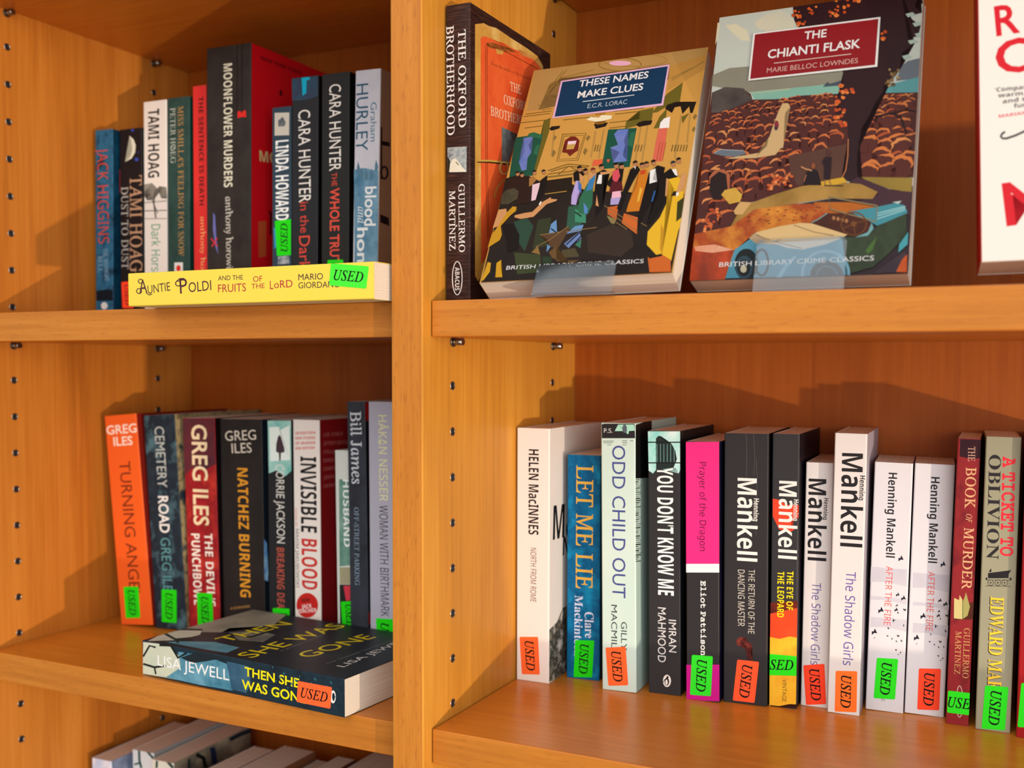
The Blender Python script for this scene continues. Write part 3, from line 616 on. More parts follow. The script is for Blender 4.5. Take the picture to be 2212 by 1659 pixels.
  ['l','S','#161c1a',[14.26,204.82,14.76,206.67,23.85,197.46,24.89,198.69,23.11,191.43,24.62,190.79]],
  ['l','S','#161c1a',[7.75,206.24,9.46,205.5,6.92,192.95,8.62,192.72,10.17,179.5,11.77,179.79]],
  ['l','S','#161c1a',[7.51,193.76,8.03,191.92,2.17,192.33,2.7,190.5]],
  ['l','S','#161c1a',[25.44,186.99,27.31,186.81,26.81,174.6,28.53,173.11,18.29,166.45,20.1,165.34,23.65,155.8,25.05,157.03]],
  ['t','S','G','LISA JEWELL','#eeeae4',9.88,189.04,-0.33,-77.73,8.15,-0.03],
  ['t','S','G+','THEN SHE','#f0de12',15.87,95.25,-0.94,-53.67,6.66,-0.12],
  ['t','S','G+','WAS GONE','#f0de12',5.4,98.24,-1.03,-62.53,7.03,-0.12],
  ['p','S','#e6e2dc',[13.8,7.7,12.4,7.8,11.0,8.2,9.9,8.8,9.1,9.5,8.8,10.3,8.9,11.0,9.4,11.7,10.4,12.3,11.6,12.6,13.0,12.8,14.5,12.6,15.8,12.2,17.0,11.7,17.7,11.0,18.1,10.2,18.0,9.4,17.4,8.7,16.5,8.1,15.3,7.8]],
  ['p','S','#20242a',[13.7,8.5,12.8,8.6,11.9,8.8,11.2,9.0,10.7,9.4,10.5,9.8,10.6,10.2,11.0,10.5,11.6,10.8,12.4,11.0,13.3,11.0,14.2,11.0,15.1,10.8,15.8,10.5,16.3,10.1,16.5,9.7,16.4,9.4,16.0,9.0,15.4,8.7,14.6,8.6]],
  ['p','S','#2f6878',[26.3,66.4,25.5,66.7,25.4,67.3,26.2,67.6,27.0,67.3,27.1,66.7]],
  ['p','S','#2f6878',[23.0,55.0,22.2,55.3,22.1,55.9,22.8,56.1,23.6,55.8,23.7,55.3]],
  ['p','S','#2f6878',[19.7,43.7,18.9,44.0,18.8,44.6,19.5,44.9,20.3,44.6,20.4,44.0]],
  ['p','S','#2f6878',[16.4,32.6,15.6,32.9,15.5,33.5,16.2,33.8,17.0,33.5,17.1,32.9]],
  ['p','S','#2f6878',[13.2,21.7,12.4,22.0,12.3,22.5,13.0,22.8,13.8,22.5,13.9,22.0]],
  ['p','S','#2f6878',[23.1,10.8,22.3,11.1,22.2,11.6,22.9,11.9,23.7,11.6,23.8,11.1]],
  ['p','S','#2f6878',[19.9,59.1,19.0,59.4,18.9,60.0,19.7,60.3,20.5,60.0,20.6,59.4]],
  ['p','S','#2f6878',[16.6,47.8,15.7,48.1,15.7,48.7,16.4,49.0,17.2,48.7,17.3,48.1]],
  ['p','S','#2f6878',[13.3,36.7,12.5,37.0,12.4,37.5,13.1,37.8,13.9,37.5,14.0,36.9]],
  ['p','S','#2f6878',[23.3,25.5,22.5,25.8,22.4,26.4,23.1,26.7,23.9,26.4,24.0,25.8]],
  ['p','S','#2f6878',[20.0,14.7,19.2,15.0,19.1,15.5,19.8,15.8,20.6,15.5,20.7,15.0]],
  ['p','S','#2f6878',[16.7,63.3,15.9,63.6,15.8,64.2,16.5,64.5,17.3,64.2,17.4,63.6]],
  ['p','S','#2f6878',[13.4,51.9,12.6,52.2,12.5,52.8,13.2,53.1,14.1,52.8,14.1,52.2]],
  ['p','S','#2f6878',[23.5,40.6,22.7,40.9,22.6,41.4,23.3,41.7,24.1,41.4,24.2,40.9]],
  ['p','S','#2f6878',[20.2,29.5,19.4,29.8,19.3,30.4,20.0,30.7,20.8,30.4,20.9,29.8]],
  ['p','S','#2f6878',[17.0,18.6,16.2,18.9,16.1,19.5,16.8,19.7,17.6,19.5,17.7,18.9]],
  ['p','S','#2f6878',[13.8,7.9,13.0,8.2,12.9,8.7,13.6,9.0,14.4,8.7,14.5,8.2]],
  ['p','S','#2f6878',[23.7,55.9,22.9,56.2,22.8,56.8,23.5,57.1,24.3,56.8,24.4,56.2]],
  ['p','S','#2f6878',[20.4,44.6,19.6,44.9,19.5,45.5,20.2,45.8,21.0,45.5,21.1,44.9]],
  ['p','S','#2f6878',[17.1,33.5,16.3,33.8,16.2,34.4,16.9,34.7,17.7,34.4,17.8,33.8]],
  ['p','S','#2f6878',[13.9,22.6,13.1,22.9,13.0,23.4,13.7,23.7,14.5,23.4,14.6,22.9]],
  ['p','S','#2f6878',[23.8,11.7,23.0,12.0,22.9,12.5,23.6,12.8,24.4,12.5,24.5,12.0]],
  ['p','S','#2f6878',[20.6,60.1,19.8,60.4,19.7,61.0,20.4,61.2,21.2,60.9,21.3,60.3]],
  ['p','S','#2f6878',[17.3,48.7,16.5,49.0,16.4,49.6,17.1,49.9,17.9,49.6,18.0,49.0]],
  ['p','S','#2f6878',[14.0,37.6,13.2,37.9,13.1,38.4,13.8,38.7,14.6,38.4,14.7,37.8]],
  ['p','S','#2f6878',[24.0,26.4,23.2,26.7,23.1,27.3,23.8,27.6,24.6,27.3,24.7,26.7]],
  ['p','F','n:#7d7868,#9c9584:30',[62.9,212.7,99.2,211.5,125.7,207.7,122.4,167.6,87.5,150.2,63.0,175.7,49.8,170.5,33.1,202.8]],
  ['p','F','n:#cfc9b2,#b8b49c:40',[21.9,208.7,37.7,205.2,48.8,191.8,35.2,179.9,14.3,181.8,0.3,200.5]],
  ['p','F','n:#41798a,#6aa0a8:30',[12.7,177.3,25.0,152.7,23.2,123.8,7.0,120.8,5.5,150.5,5.6,185.7]],
  ['p','F','n:#8f8870,#5a5a54:30',[52.9,165.3,67.9,147.6,66.2,127.3,44.5,119.6,38.8,140.2]],
  ['l','F','#1c2422',[21.8,207.79,26.79,212.22,12.13,182.3,17.18,187.59,23.99,173.11,28.97,178.79]],
  ['l','F','#1c2422',[13.24,184.22,16.06,185.65,6.53,173.93,9.29,175.29]],
  ['l','F','#1c2422',[37.5,204.99,41.82,209.75,45.23,187.93,49.59,192.57]],
  ['l','F','#1c2422',[45.84,163.72,50.2,167.95,48.49,136.56,52.69,140.83,70.43,137.61,74.46,142.11]],
  ['t','F','G','THEN','#e2c814',30.43,144.95,69.74,-5.54,1.24,15.63],
  ['t','F','G','SHE WAS','#e2c814',6.52,93.91,111.66,1.8,-0.28,17.35],
  ['t','F','G','GONE','#e2c814',28.64,57.55,73.28,-6.12,1.32,15.84],
  ['t','F','G','LISA JEWELL','#d8d4ce',22.45,19.07,91.05,5.2,-0.4,6.93],
  ['t','F','N','THE NUMBER ONE BESTSELLER','#80807c',22.67,34.7,89.93,-1.43,0.03,1.98],
  ['t','F','N','A BURIED SECRET','#7a7a78',31.1,87.8,56.12,3.74,-0.15,2.2],
 ]),
 dict(n='paperback',l='pale blue paperback, leftmost of the row on the bottom left shelf',g='books on the bottom left shelf',o=[-431.0, 106.0, -545.46],ax=[[0.99939, 0.0349, 0.0], [-0.0349, 0.99939, 0.0], [0.0, 0.0, 1.0]],s=[24.0, 177.46, 111.0],f=1.0,m=('n:#8fa8d0,#dcdae2,#b8c4dc:50', 'n:#8c98b4,#4c5668:40', '#8fa8d0'),st=[],dec=[
 ]),
 dict(n='paperback',l='white paperback with dark branch pattern, second on the bottom left shelf',g='books on the bottom left shelf',o=[-402.0, 128.0, -545.46],ax=[[0.99939, 0.0349, 0.0], [-0.0349, 0.99939, 0.0], [0.0, 0.0, 1.0]],s=[26.0, 182.96, 111.0],f=1.0,m=('#dfdfdc', '#9a9a98', '#cfcfcc'),st=[],dec=[
  ['l','S','#1c4a44',[7.0,183.96,9.87,184.47,7.29,173.14,10.15,173.86,9.65,165.98,12.44,166.99]],
  ['l','S','#1c4a44',[16.18,183.9,18.37,185.68,21.96,179.42,24.13,181.21,29.63,173.73,31.77,175.54]],
  ['l','S','#1c4a44',[2.47,167.8,1.94,169.46,10.42,170.59,9.89,172.25]],
 ]),
 dict(n='paperback',l='cream paperback with dark branch pattern and broad cover side, third on the bottom left shelf',g='books on the bottom left shelf',o=[-373.0, 124.0, -545.46],ax=[[0.99939, 0.0349, 0.0], [-0.0349, 0.99939, 0.0], [0.0, 0.0, 1.0]],s=[26.0, 179.46, 111.0],f=1.0,m=('#e9e6d2', 'n:#b8ae90,#857c68,#4a5048:30', '#cfc8b0'),st=[],dec=[
  ['l','S','#1f3a34',[4.75,178.8,7.55,179.11,4.14,171.8,6.94,172.13]],
  ['l','S','#1f3a34',[17.8,179.15,20.35,181.27,24.36,174.09,26.9,176.21]],
  ['l','F','#16302c',[19.24,177.3,22.35,176.12,18.54,168.68,21.65,167.47]],
  ['l','F','#141c1a',[29.3,176.2,31.93,178.91,38.07,170.33,42.88,171.01,40.79,160.25,46.51,159.17]],
  ['l','F','#1c2a4a',[49.15,177.7,56.94,176.21,51.24,169.71,59.15,167.76,52.19,160.08,60.17,157.73]],
  ['l','F','#182a34',[80.14,173.62,77.41,178.29,99.5,173.71,97.02,178.46,114.31,172.15,112.28,176.92]],
 ]),
 dict(n='paperback',l='paperback showing only its page tops, fourth from the side panel on the bottom left shelf',g='books on the bottom left shelf',o=[-310.0, 84.0, -545.46],ax=[[1.0, 0.0, 0.0], [-0.0, 1.0, 0.0], [0.0, 0.0, 1.0]],s=[25.0, 179.46, 110.0],f=1.0,m=('#6a2420', '#6a2420', '#6a2420'),st=[],dec=[
 ]),
 dict(n='paperback',l='paperback showing only its page tops, fifth from the side panel on the bottom left shelf',g='books on the bottom left shelf',o=[-284.0, 98.0, -545.46],ax=[[1.0, 0.0, 0.0], [-0.0, 1.0, 0.0], [0.0, 0.0, 1.0]],s=[36.0, 179.46, 110.0],f=1.0,m=('#8a5a3a', '#8a5a3a', '#8a5a3a'),st=[],dec=[
 ]),
 dict(n='paperback',l='lower paperback showing its page tops, sixth from the side panel on bottom left shelf',g='books on the bottom left shelf',o=[-246.0, 104.0, -545.46],ax=[[1.0, 0.0, 0.0], [-0.0, 1.0, 0.0], [0.0, 0.0, 1.0]],s=[22.0, 171.46, 105.0],f=1.0,m=('#3a2a24', '#3a2a24', '#3a2a24'),st=[],dec=[
 ]),
 dict(n='paperback',l='narrow paperback showing only its page tops, second from the divider on the bottom left shelf',g='books on the bottom left shelf',o=[-221.0, 98.0, -545.46],ax=[[1.0, 0.0, 0.0], [-0.0, 1.0, 0.0], [0.0, 0.0, 1.0]],s=[20.0, 179.46, 110.0],f=1.0,m=('#7a4430', '#7a4430', '#7a4430'),st=[],dec=[
 ]),
 dict(n='paperback',l='thick paperback showing only its page tops, nearest the divider on the bottom left shelf',g='books on the bottom left shelf',o=[-190.0, 74.0, -545.46],ax=[[1.0, 0.0, 0.0], [-0.0, 1.0, 0.0], [0.0, 0.0, 1.0]],s=[44.0, 183.46, 150.0],f=1.0,m=('#5a3848', '#5a3848', '#5a3848'),st=[],dec=[
 ]),
 dict(n='paperback',l='dark wood patterned book with an orange cover standing against the divider',g=None,o=[1.3, 28.15, 47.1],ax=[[1.0, 0.00175, 0.0], [-0.00175, 1.0, 0.0], [0.0, 0.0, 1.0]],s=[18.9, 198.5, 129.0],f=0.8,m=('w:#2a1a17,#6c4536,#3a2420', 'w:#2a1a17,#5a382c,#32201c', '#2a1a17'),st=[],dec=[
  ['t','S','R+','THE OXFORD','#f0e9e2',9.84,181.2,0.4,-64.63,5.62,0.03],
  ['t','S','R+','BROTHERHOOD','#f0e9e2',0.61,185.02,0.7,-72.83,5.67,0.05],
  ['p','S','n:#5c6874,#b4bab8,#7c8890:160',[1.4,104.2,16.3,103.6,16.1,86.7,1.5,87.5]],
  ['p','S','#2e2a1c',[1.5,98.3,3.4,95.2,3.1,87.3,1.5,87.5]],
  ['p','S','#e8e1cc',[2.7,87.6,3.4,92.9,5.3,96.1,7.9,96.3,10.9,92.7,13.1,89.9,16.0,87.3,15.6,86.8]],
  ['l','S','#6a6658',[7.61,93.89,8.16,94.25,9.77,91.49,10.32,91.84]],
  ['t','S','R+','GUILLERMO','#f0e9e2',9.95,78.97,0.32,-45.71,4.63,0.03],
  ['t','S','R+','MARTINEZ','#f0e9e2',2.66,74.99,0.22,-40.28,4.68,0.03],
  ['l','S','#f0e9e2',[7.96,50.29,7.42,50.73,9.17,51.42,8.63,51.86]],
  ['l','S','#f0e9e2',[12.38,15.75,13.1,15.7,12.28,13.26,13.0,13.2,12.01,10.92,12.72,10.81,11.56,8.82,12.26,8.66,10.98,7.1,11.65,6.86,10.29,5.83,10.91,5.49,9.58,5.1,10.02,4.59,8.96,4.9,8.96,4.27,8.34,5.13,7.89,4.65,7.63,5.9,7.01,5.59,6.94,7.21,6.26,7.01,6.35,8.98,5.65,8.85,5.91,11.1,5.19,11.03,5.63,13.47,4.91,13.45,5.54,15.96,4.81,15.99,5.63,18.45,4.91,18.51,5.91,20.8,5.2,20.91,6.36,22.89,5.66,23.06,6.95,24.61,6.27,24.85,7.64,25.87,7.02,26.22,8.35,26.59,7.91,27.1,8.97,26.78,8.97,27.41,9.59,26.54,10.03,27.02,10.3,25.77,10.92,26.07,10.99,24.46,11.66,24.65,11.57,22.69,12.27,22.81,12.01,20.58,12.72,20.64,12.29,18.22,13.0,18.23,12.38,15.73,13.1,15.72]],
  ['t','S','B','ABACUS','#f0e9e2',7.23,23.22,-0.01,-15.62,3.42,-0.0],
  ['p','F','n:#e0ae54,#d09a44,#ecc878:40',[6.8,186.0,19.2,190.3,27.4,190.6,37.5,192.3,61.9,191.8,89.8,191.7,105.4,190.9,115.5,186.0,119.8,169.3,62.5,67.2,21.1,23.4,11.4,14.1,6.9,17.7]],
  ['p','F','n:#e8562a,#ee6834,#de4e26:25',[14.8,178.7,19.3,181.7,32.4,183.2,37.5,183.0,49.5,185.2,60.2,185.0,72.9,186.0,80.3,184.4,97.6,186.8,107.5,184.8,117.2,180.5,62.5,71.2,19.5,28.7,15.6,26.0]],
  ['p','F','n:#6a3018,#b86a30:90',[21.7,177.6,32.5,181.0,44.3,182.3,54.8,183.9,51.3,181.4,62.0,184.3,71.1,184.3,46.1,178.5,37.5,177.7,27.5,175.8]],
  ['p','F','n:#d8a850,#c88a40:90',[37.5,178.5,49.6,180.2,47.8,176.6,38.4,174.9]],
  ['p','F','n:#c06a30,#dca858:60',[72.9,187.2,97.6,188.9,101.5,186.6,76.6,184.2]],
  ['l','F','#8c3018',[21.43,176.44,22.31,176.68,21.49,138.69,22.38,138.89,21.9,92.41,22.78,92.56,24.62,45.29,25.51,45.4]],
  ['l','F','#8c3018',[23.72,177.06,24.61,177.3,23.79,139.21,24.68,139.41,24.2,92.79,25.09,92.95,26.95,45.55,27.85,45.66]],
  ['l','F','#5a2410',[24.02,176.97,24.31,177.4,54.65,179.8,55.03,180.25,105.27,181.14,105.74,181.62]],
  ['t','F','R','From the author of The Oxford Murders','#6c2814',30.48,165.02,75.11,5.54,-0.16,2.17],
  ['t','F','R+','THE','#f2d4b4',59.75,154.59,18.31,1.29,-0.43,6.14],
  ['t','F','R+','OXFORD','#f2d4b4',49.7,142.84,39.43,2.86,-0.46,6.39],
  ['t','F','R+','BROTHERHOOD','#f2d4b4',29.55,130.4,76.29,5.52,-0.45,6.25],
  ['p','F','n:#232a2c,#808a8a:90',[46.3,125.9,71.3,125.4,56.9,101.5,46.7,101.3]],
  ['l','F','#3a2414',[9.68,94.32,9.76,95.89,27.48,97.17,27.76,98.81,60.3,101.09,60.73,102.81]],
  ['l','F','#d0a84c',[9.08,94.9,9.08,96.14,27.53,98.11,27.71,99.41,60.36,102.22,60.66,103.59]],
  ['l','F','#d8c06a',[55.71,98.54,57.93,98.84,55.56,97.6,57.75,97.82,55.12,96.7,57.22,96.74,54.41,95.86,56.35,95.7,53.5,95.11,55.17,94.74,52.45,94.51,53.71,93.91,51.34,94.08,52.03,93.26,50.22,93.81,50.22,92.83,49.1,93.71,48.43,92.67,48.0,93.78,46.77,92.78,46.97,94.04,45.33,93.13,46.06,94.47,44.17,93.69,45.37,95.08,43.32,94.43,44.93,95.82,42.8,95.31,44.78,96.66,42.62,96.3,44.92,97.55,42.79,97.34,45.36,98.44,43.31,98.4,46.05,99.28,44.16,99.42,46.95,100.02,45.31,100.37,47.98,100.62,46.74,101.21,49.08,101.06,48.39,101.87,50.19,101.33,50.19,102.31,51.31,101.45,52.0,102.5,52.42,101.39,53.68,102.41,53.47,101.14,55.14,102.07,54.39,100.71,56.33,101.52,55.1,100.1,57.21,100.77,55.55,99.35,57.75,99.88,55.71,98.47,57.93,98.92]],
  ['l','F','#c89a44',[50.82,90.49,52.47,90.1,38.57,82.22,40.42,82.01,33.73,74.41,35.74,74.41]],
 ]),
 dict(n='paperback',l='ballroom scene paperback with navy title plate tilted on a clear stand',g='paperbacks displayed face out',o=[36.92, 25.18, 47.49],ax=[[0.03402, -0.85292, 0.52094], [0.99849, 0.05156, 0.01921], [-0.04325, 0.51949, 0.85338]],s=[19.6, 189.12, 129.56],f=0.75,m=('#c89648', '#d29a48', '#a87838'),st=[],dec=[
  ['p','F','n:#b48a4c,#c49a58:12',[1.1,188.7,40.1,195.1,90.2,195.0,128.3,190.2,129.9,175.8,105.8,162.9,103.5,177.8,24.1,177.4,16.1,173.1,12.0,148.7,3.0,149.1]],
  ['p','F','#c08c42',[104.5,175.8,129.2,182.3,130.1,168.6,105.6,152.3]],
  ['l','F','#9a7434',[82.77,181.13,83.63,180.6,82.62,179.92,83.41,179.12,81.74,178.89,82.34,177.85,80.11,178.05,80.57,176.94,77.79,177.49,78.16,176.35,74.93,177.25,75.23,176.1,71.66,177.35,71.9,176.21,68.15,177.8,68.33,176.66,64.58,178.57,64.7,177.44,61.12,179.62,61.17,178.51,57.96,180.9,57.93,179.82,55.26,182.34,55.12,181.32,53.19,183.85,52.88,182.95,51.89,185.27,51.3,184.7,51.39,186.43,50.49,186.59,51.52,187.48,50.69,188.31,52.42,188.53,51.77,189.6,54.1,189.38,53.6,190.53,56.48,189.95,56.08,191.12,59.41,190.17,59.1,191.35,62.75,190.04,62.5,191.22,66.31,189.56,66.12,190.73,69.9,188.77,69.78,189.91,73.34,187.69,73.29,188.81,76.45,186.4,76.49,187.48,79.08,184.96,79.23,185.98,81.07,183.47,81.39,184.36,82.3,182.07,82.89,182.64,82.83,180.74,83.58,180.99]],
  ['l','F','#a88040',[101.06,182.08,101.71,181.53,100.71,180.88,101.25,180.12,99.23,179.91,99.6,179.03,96.62,179.22,96.91,178.32,93.04,178.88,93.27,177.97,88.65,178.91,88.84,178.0,83.67,179.32,83.83,178.41,78.35,180.09,78.48,179.18,72.94,181.19,73.05,180.28,67.72,182.56,67.8,181.66,62.96,184.14,62.99,183.24,58.9,185.84,58.88,184.97,55.79,187.56,55.66,186.75,53.83,189.17,53.47,188.55,53.14,190.37,52.42,190.5,53.46,191.39,52.87,192.18,55.0,192.38,54.58,193.3,57.73,193.08,57.41,194.02,61.47,193.41,61.21,194.35,66.03,193.34,65.81,194.28,71.15,192.88,70.97,193.82,76.55,192.06,76.42,192.99,81.98,190.92,81.87,191.84,87.13,189.52,87.07,190.43,91.77,187.94,91.75,188.83,95.66,186.26,95.7,187.12,98.6,184.58,98.74,185.37,100.43,183.02,100.78,183.62,101.12,181.63,101.65,181.97]],
  ['p','F','#f2b4cc',[75.6,183.4,75.3,182.7,74.2,182.2,72.4,182.0,70.2,182.0,67.6,182.3,65.0,182.9,62.5,183.7,60.6,184.6,59.3,185.5,58.7,186.4,59.0,187.1,60.1,187.6,61.9,187.8,64.2,187.8,66.8,187.4,69.4,186.8,71.8,186.1,73.7,185.2,75.0,184.3]],
  ['l','F','#9a7636',[18.13,171.54,17.45,172.22,24.55,184.64,23.87,185.33]],
  ['l','F','#9a7636',[20.82,172.97,20.14,173.67,27.43,185.08,26.76,185.79]],
  ['l','F','#9a7636',[15.41,162.63,14.73,163.3,22.86,177.23,22.37,178.12,48.37,181.35,48.04,182.28]],
  ['l','F','#9a7636',[10.62,154.1,11.07,154.6,15.76,147.69,15.78,148.53,23.1,148.42,22.79,149.32]],
  ['l','F','#9a7636',[106.93,163.25,106.53,164.08,120.7,170.77,120.31,171.61]],
  ['l','F','#9a7636',[107.88,161.32,107.45,162.13,128.76,175.67,128.35,176.49]],
  ['l','F','#8c6a30',[25.83,165.03,26.75,164.79,26.04,163.26,26.97,162.92,26.0,161.67,26.92,161.14,25.71,160.3,26.59,159.58,25.19,159.21,25.99,158.31,24.48,158.45,25.14,157.41,23.62,158.06,24.09,156.92,22.65,158.03,22.87,156.89,21.62,158.37,21.57,157.31,20.54,159.07,20.25,158.17,19.49,160.1,18.99,159.4,18.51,161.43,17.85,160.94,17.65,162.98,16.87,162.71,16.97,164.69,16.11,164.64,16.51,166.47,15.59,166.61,16.3,168.2,15.35,168.55,16.33,169.81,15.39,170.36,16.62,171.2,15.72,171.95,17.14,172.31,16.32,173.23,17.85,173.08,17.18,174.15,18.72,173.47,18.25,174.64,19.7,173.5,19.48,174.66,20.76,173.14,20.8,174.22,21.83,172.43,22.13,173.34,22.89,171.37,23.39,172.08,23.87,170.03,24.53,170.51,24.72,168.46,25.5,168.73,25.39,166.75,26.24,166.8,25.85,164.93,26.73,164.89]],
  ['l','F','#7a5a20',[2.97,145.8,2.74,146.53,22.8,146.0,22.59,146.72]],
  ['l','F','#7a5a20',[1.92,143.66,1.7,144.39,22.5,143.77,22.29,144.49]],
  ['l','F','#7a5a20',[0.89,137.88,0.67,138.61,22.92,137.84,22.72,138.56]],
  ['l','F','#7a5a20',[5.01,132.34,4.78,133.05,23.9,132.77,23.69,133.48]],
  ['l','F','#7a5a20',[69.49,138.77,69.32,139.47,91.38,138.51,91.22,139.21]],
  ['l','F','#7a5a20',[71.33,135.86,71.16,136.55,91.76,135.84,91.61,136.53]],
  ['l','F','#7a5a20',[33.36,136.0,33.17,136.71,56.07,135.77,55.9,136.47]],
  ['l','F','#7a5a20',[68.4,128.4,68.23,129.09,88.12,128.56,87.96,129.25]],
  ['l','F','#7a5a20',[69.2,123.51,69.02,124.2,88.84,123.73,88.67,124.41]],
  ['p','F','#6c6020',[18.5,137.7,23.2,139.9,24.6,127.0,22.1,90.9,19.6,87.8,19.9,123.2]],
  ['p','F','#6c6020',[88.5,136.9,98.1,138.1,98.4,126.4,88.8,123.5,80.4,121.6,80.4,128.1,90.0,129.3]],
  ['p','F','#6c6020',[105.9,149.6,115.7,158.6,115.9,139.3,107.5,138.0,101.4,133.7,97.4,133.4]],
  ['p','F','#6c6020',[100.8,119.2,103.4,129.1,107.7,136.2,108.1,128.4,104.7,119.1]],
  ['p','F','#6c6020',[118.8,126.9,123.6,129.6,120.2,120.8]],
  ['p','F','#f6eee8',[104.7,118.7,104.8,123.8,106.9,127.3,110.9,128.2,111.4,118.2]],
  ['p','F','#dc6850',[104.4,118.6,110.4,118.6,110.8,98.7,110.7,89.7,104.0,90.4,103.9,106.2]],
  ['l','F','#b04a34',[106.99,90.51,106.47,90.69,107.24,106.55,106.72,106.74]],
  ['l','F','#b04a34',[108.95,90.28,108.44,90.46,109.23,106.29,108.71,106.48]],
  ['l','F','#b04a34',[110.92,90.04,110.41,90.22,111.21,106.03,110.7,106.22]],
  ['p','F','#1e1812',[106.4,136.0,107.3,139.3,113.0,141.1,119.7,140.3,127.3,139.1,125.9,129.3,124.3,129.5,122.9,135.7,119.1,129.4,116.9,136.6,113.0,136.3,111.7,131.4]],
  ['p','F','#1e1812',[88.0,124.0,89.1,126.0,93.0,127.2,99.1,126.5,98.3,123.0,90.4,122.0]],
  ['p','F','#1e1812',[24.2,129.3,25.6,131.4,32.1,131.2,31.8,128.7,26.4,127.3]],
  ['p','F','#1e1812',[57.2,129.2,67.4,129.2,66.1,125.8,59.3,124.5]],
  ['p','F','#f4e6c0',[50.7,134.0,53.9,136.3,59.7,134.5,61.4,136.9,69.3,135.3,69.1,132.3,63.8,131.3,58.2,131.2]],
  ['p','F','#8a5a1c',[56.9,131.0,65.9,131.0,64.3,128.2,59.4,128.2]],
  ['p','F','#b07a2c',[55.2,140.5,64.3,140.5,63.6,136.6,57.2,137.1]],
  ['p','F','#17523f',[-0.8,124.7,20.4,125.1,20.2,87.7,2.7,87.5]],
  ['p','F','#17523f',[68.6,122.6,88.8,121.3,89.0,87.4,69.5,87.8]],
  ['p','F','n:#5a74b8,#7a86c4:60',[6.1,123.3,13.3,123.7,11.4,115.5,14.9,109.0,13.0,104.0,14.4,93.5,10.9,93.0,7.1,101.2,9.7,109.6]],
  ['p','F','n:#5a74b8,#7a86c4:60',[75.6,121.4,83.1,121.2,81.4,110.8,84.0,104.6,82.7,98.0,86.5,92.6,76.9,92.5,80.2,100.9,72.7,106.0,77.8,107.9,73.5,117.8]],
  ['p','F','#2c6a4a',[9.7,127.3,13.2,127.7,20.5,124.1,19.7,120.6,13.4,123.2,8.2,123.9]],
  ['p','F','#2c6a4a',[17.3,114.8,19.9,116.2,19.8,105.7,16.5,107.9]],
  ['p','F','#2c6a4a',[85.1,117.1,88.3,118.4,88.4,104.0,84.6,107.0]],
  ['l','F','#7a5a20',[35.48,122.61,35.34,123.27,52.73,121.33,53.11,121.59,51.01,97.91,51.44,97.42,35.93,98.8,35.54,98.53,35.68,122.84,35.14,123.04]],
  ['l','F','#7a5a20',[36.89,120.74,36.78,121.26,51.65,119.77,51.96,119.97,49.71,99.55,50.06,99.15,37.03,100.17,36.72,99.96,37.05,120.91,36.62,121.08]],
  ['p','F','#742418',[38.3,116.9,42.0,119.9,45.6,119.4,49.1,115.5,49.7,106.4,47.5,104.9,44.6,101.9,41.9,105.2,38.2,106.1,39.5,110.2]],
  ['p','F','#f2cfd4',[40.8,115.7,47.0,115.5,46.8,112.7,40.8,112.8]],
  ['p','F','#caa050',[40.8,112.8,46.8,112.7,46.2,108.1,40.9,108.3]],
  ['l','F','#7a5a20',[30.75,90.41,30.41,91.14,44.53,94.72,44.32,95.47,60.18,91.21,60.16,91.92,58.24,90.9,58.38,90.16,44.72,93.31,44.93,92.56,32.74,90.03,33.06,89.3]],
  ['l','F','#7a5a20',[31.28,87.38,31.06,88.13,58.71,88.46,58.5,89.2]],
  ['l','F','#7a5a20',[39.34,86.14,38.85,86.75,45.56,92.91,45.34,93.66,54.02,86.95,54.19,87.56]],
  ['p','F','#8a6c34',[29.4,122.9,31.5,120.8,30.0,117.5,28.4,119.8]],
  ['p','F','#8a6c34',[31.2,109.5,33.5,106.9,32.2,102.5,30.4,105.5]],
  ['p','F','#8a6c34',[54.7,119.5,56.7,117.5,55.2,114.2,53.6,116.5]],
  ['p','F','#8a6c34',[54.5,108.3,56.7,105.8,55.4,101.4,53.7,104.3]],
  ['p','F','#8a6c34',[127.7,128.2,129.5,126.2,128.0,123.0,126.6,125.3]],
  ['p','F','#8a6c34',[128.4,117.1,130.2,115.2,128.7,112.1,127.3,114.3]],
  ['l','F','#5a4a22',[62.07,103.88,61.52,104.1,62.23,109.81,61.68,110.04]],
  ['l','F','#5a4a22',[63.81,103.66,63.27,103.88,63.98,109.59,63.43,109.82]],
  ['l','F','#5a4a22',[65.55,103.45,65.01,103.67,65.73,109.37,65.18,109.59]],
  ['l','F','#5a4a22',[90.88,100.29,90.35,100.51,91.14,106.11,90.61,106.33]],
  ['l','F','#5a4a22',[92.9,100.04,92.37,100.26,93.16,105.85,92.63,106.07]],
  ['l','F','#5a4a22',[94.91,99.79,94.38,100.0,95.18,105.59,94.66,105.81]],
  ['l','F','#5a4a22',[96.92,99.54,96.39,99.75,97.2,105.33,96.67,105.55]],
  ['l','F','#5a4a22',[116.06,97.15,115.56,97.37,116.41,102.86,115.9,103.08]],
  ['l','F','#5a4a22',[118.02,96.91,117.51,97.12,118.37,102.61,117.86,102.83]],
  ['l','F','#5a4a22',[119.97,96.67,119.46,96.88,120.32,102.36,119.82,102.58]],
  ['l','F','#5a4a22',[121.91,96.43,121.41,96.64,122.27,102.11,121.77,102.33]],
  ['l','F','#5a4a22',[123.85,96.18,123.35,96.39,124.22,101.86,123.72,102.08]],
  ['l','F','#5a4a22',[125.78,95.94,125.28,96.15,126.16,101.61,125.66,101.83]],
  ['l','F','#b08848',[28.14,127.5,28.86,127.31,30.58,103.62,31.29,103.44]],
  ['l','F','#b08848',[59.38,122.4,60.07,122.15,59.89,99.22,60.58,98.99]],
  ['l','F','#b08848',[65.09,123.36,65.78,123.11,65.6,97.69,66.28,97.46]],
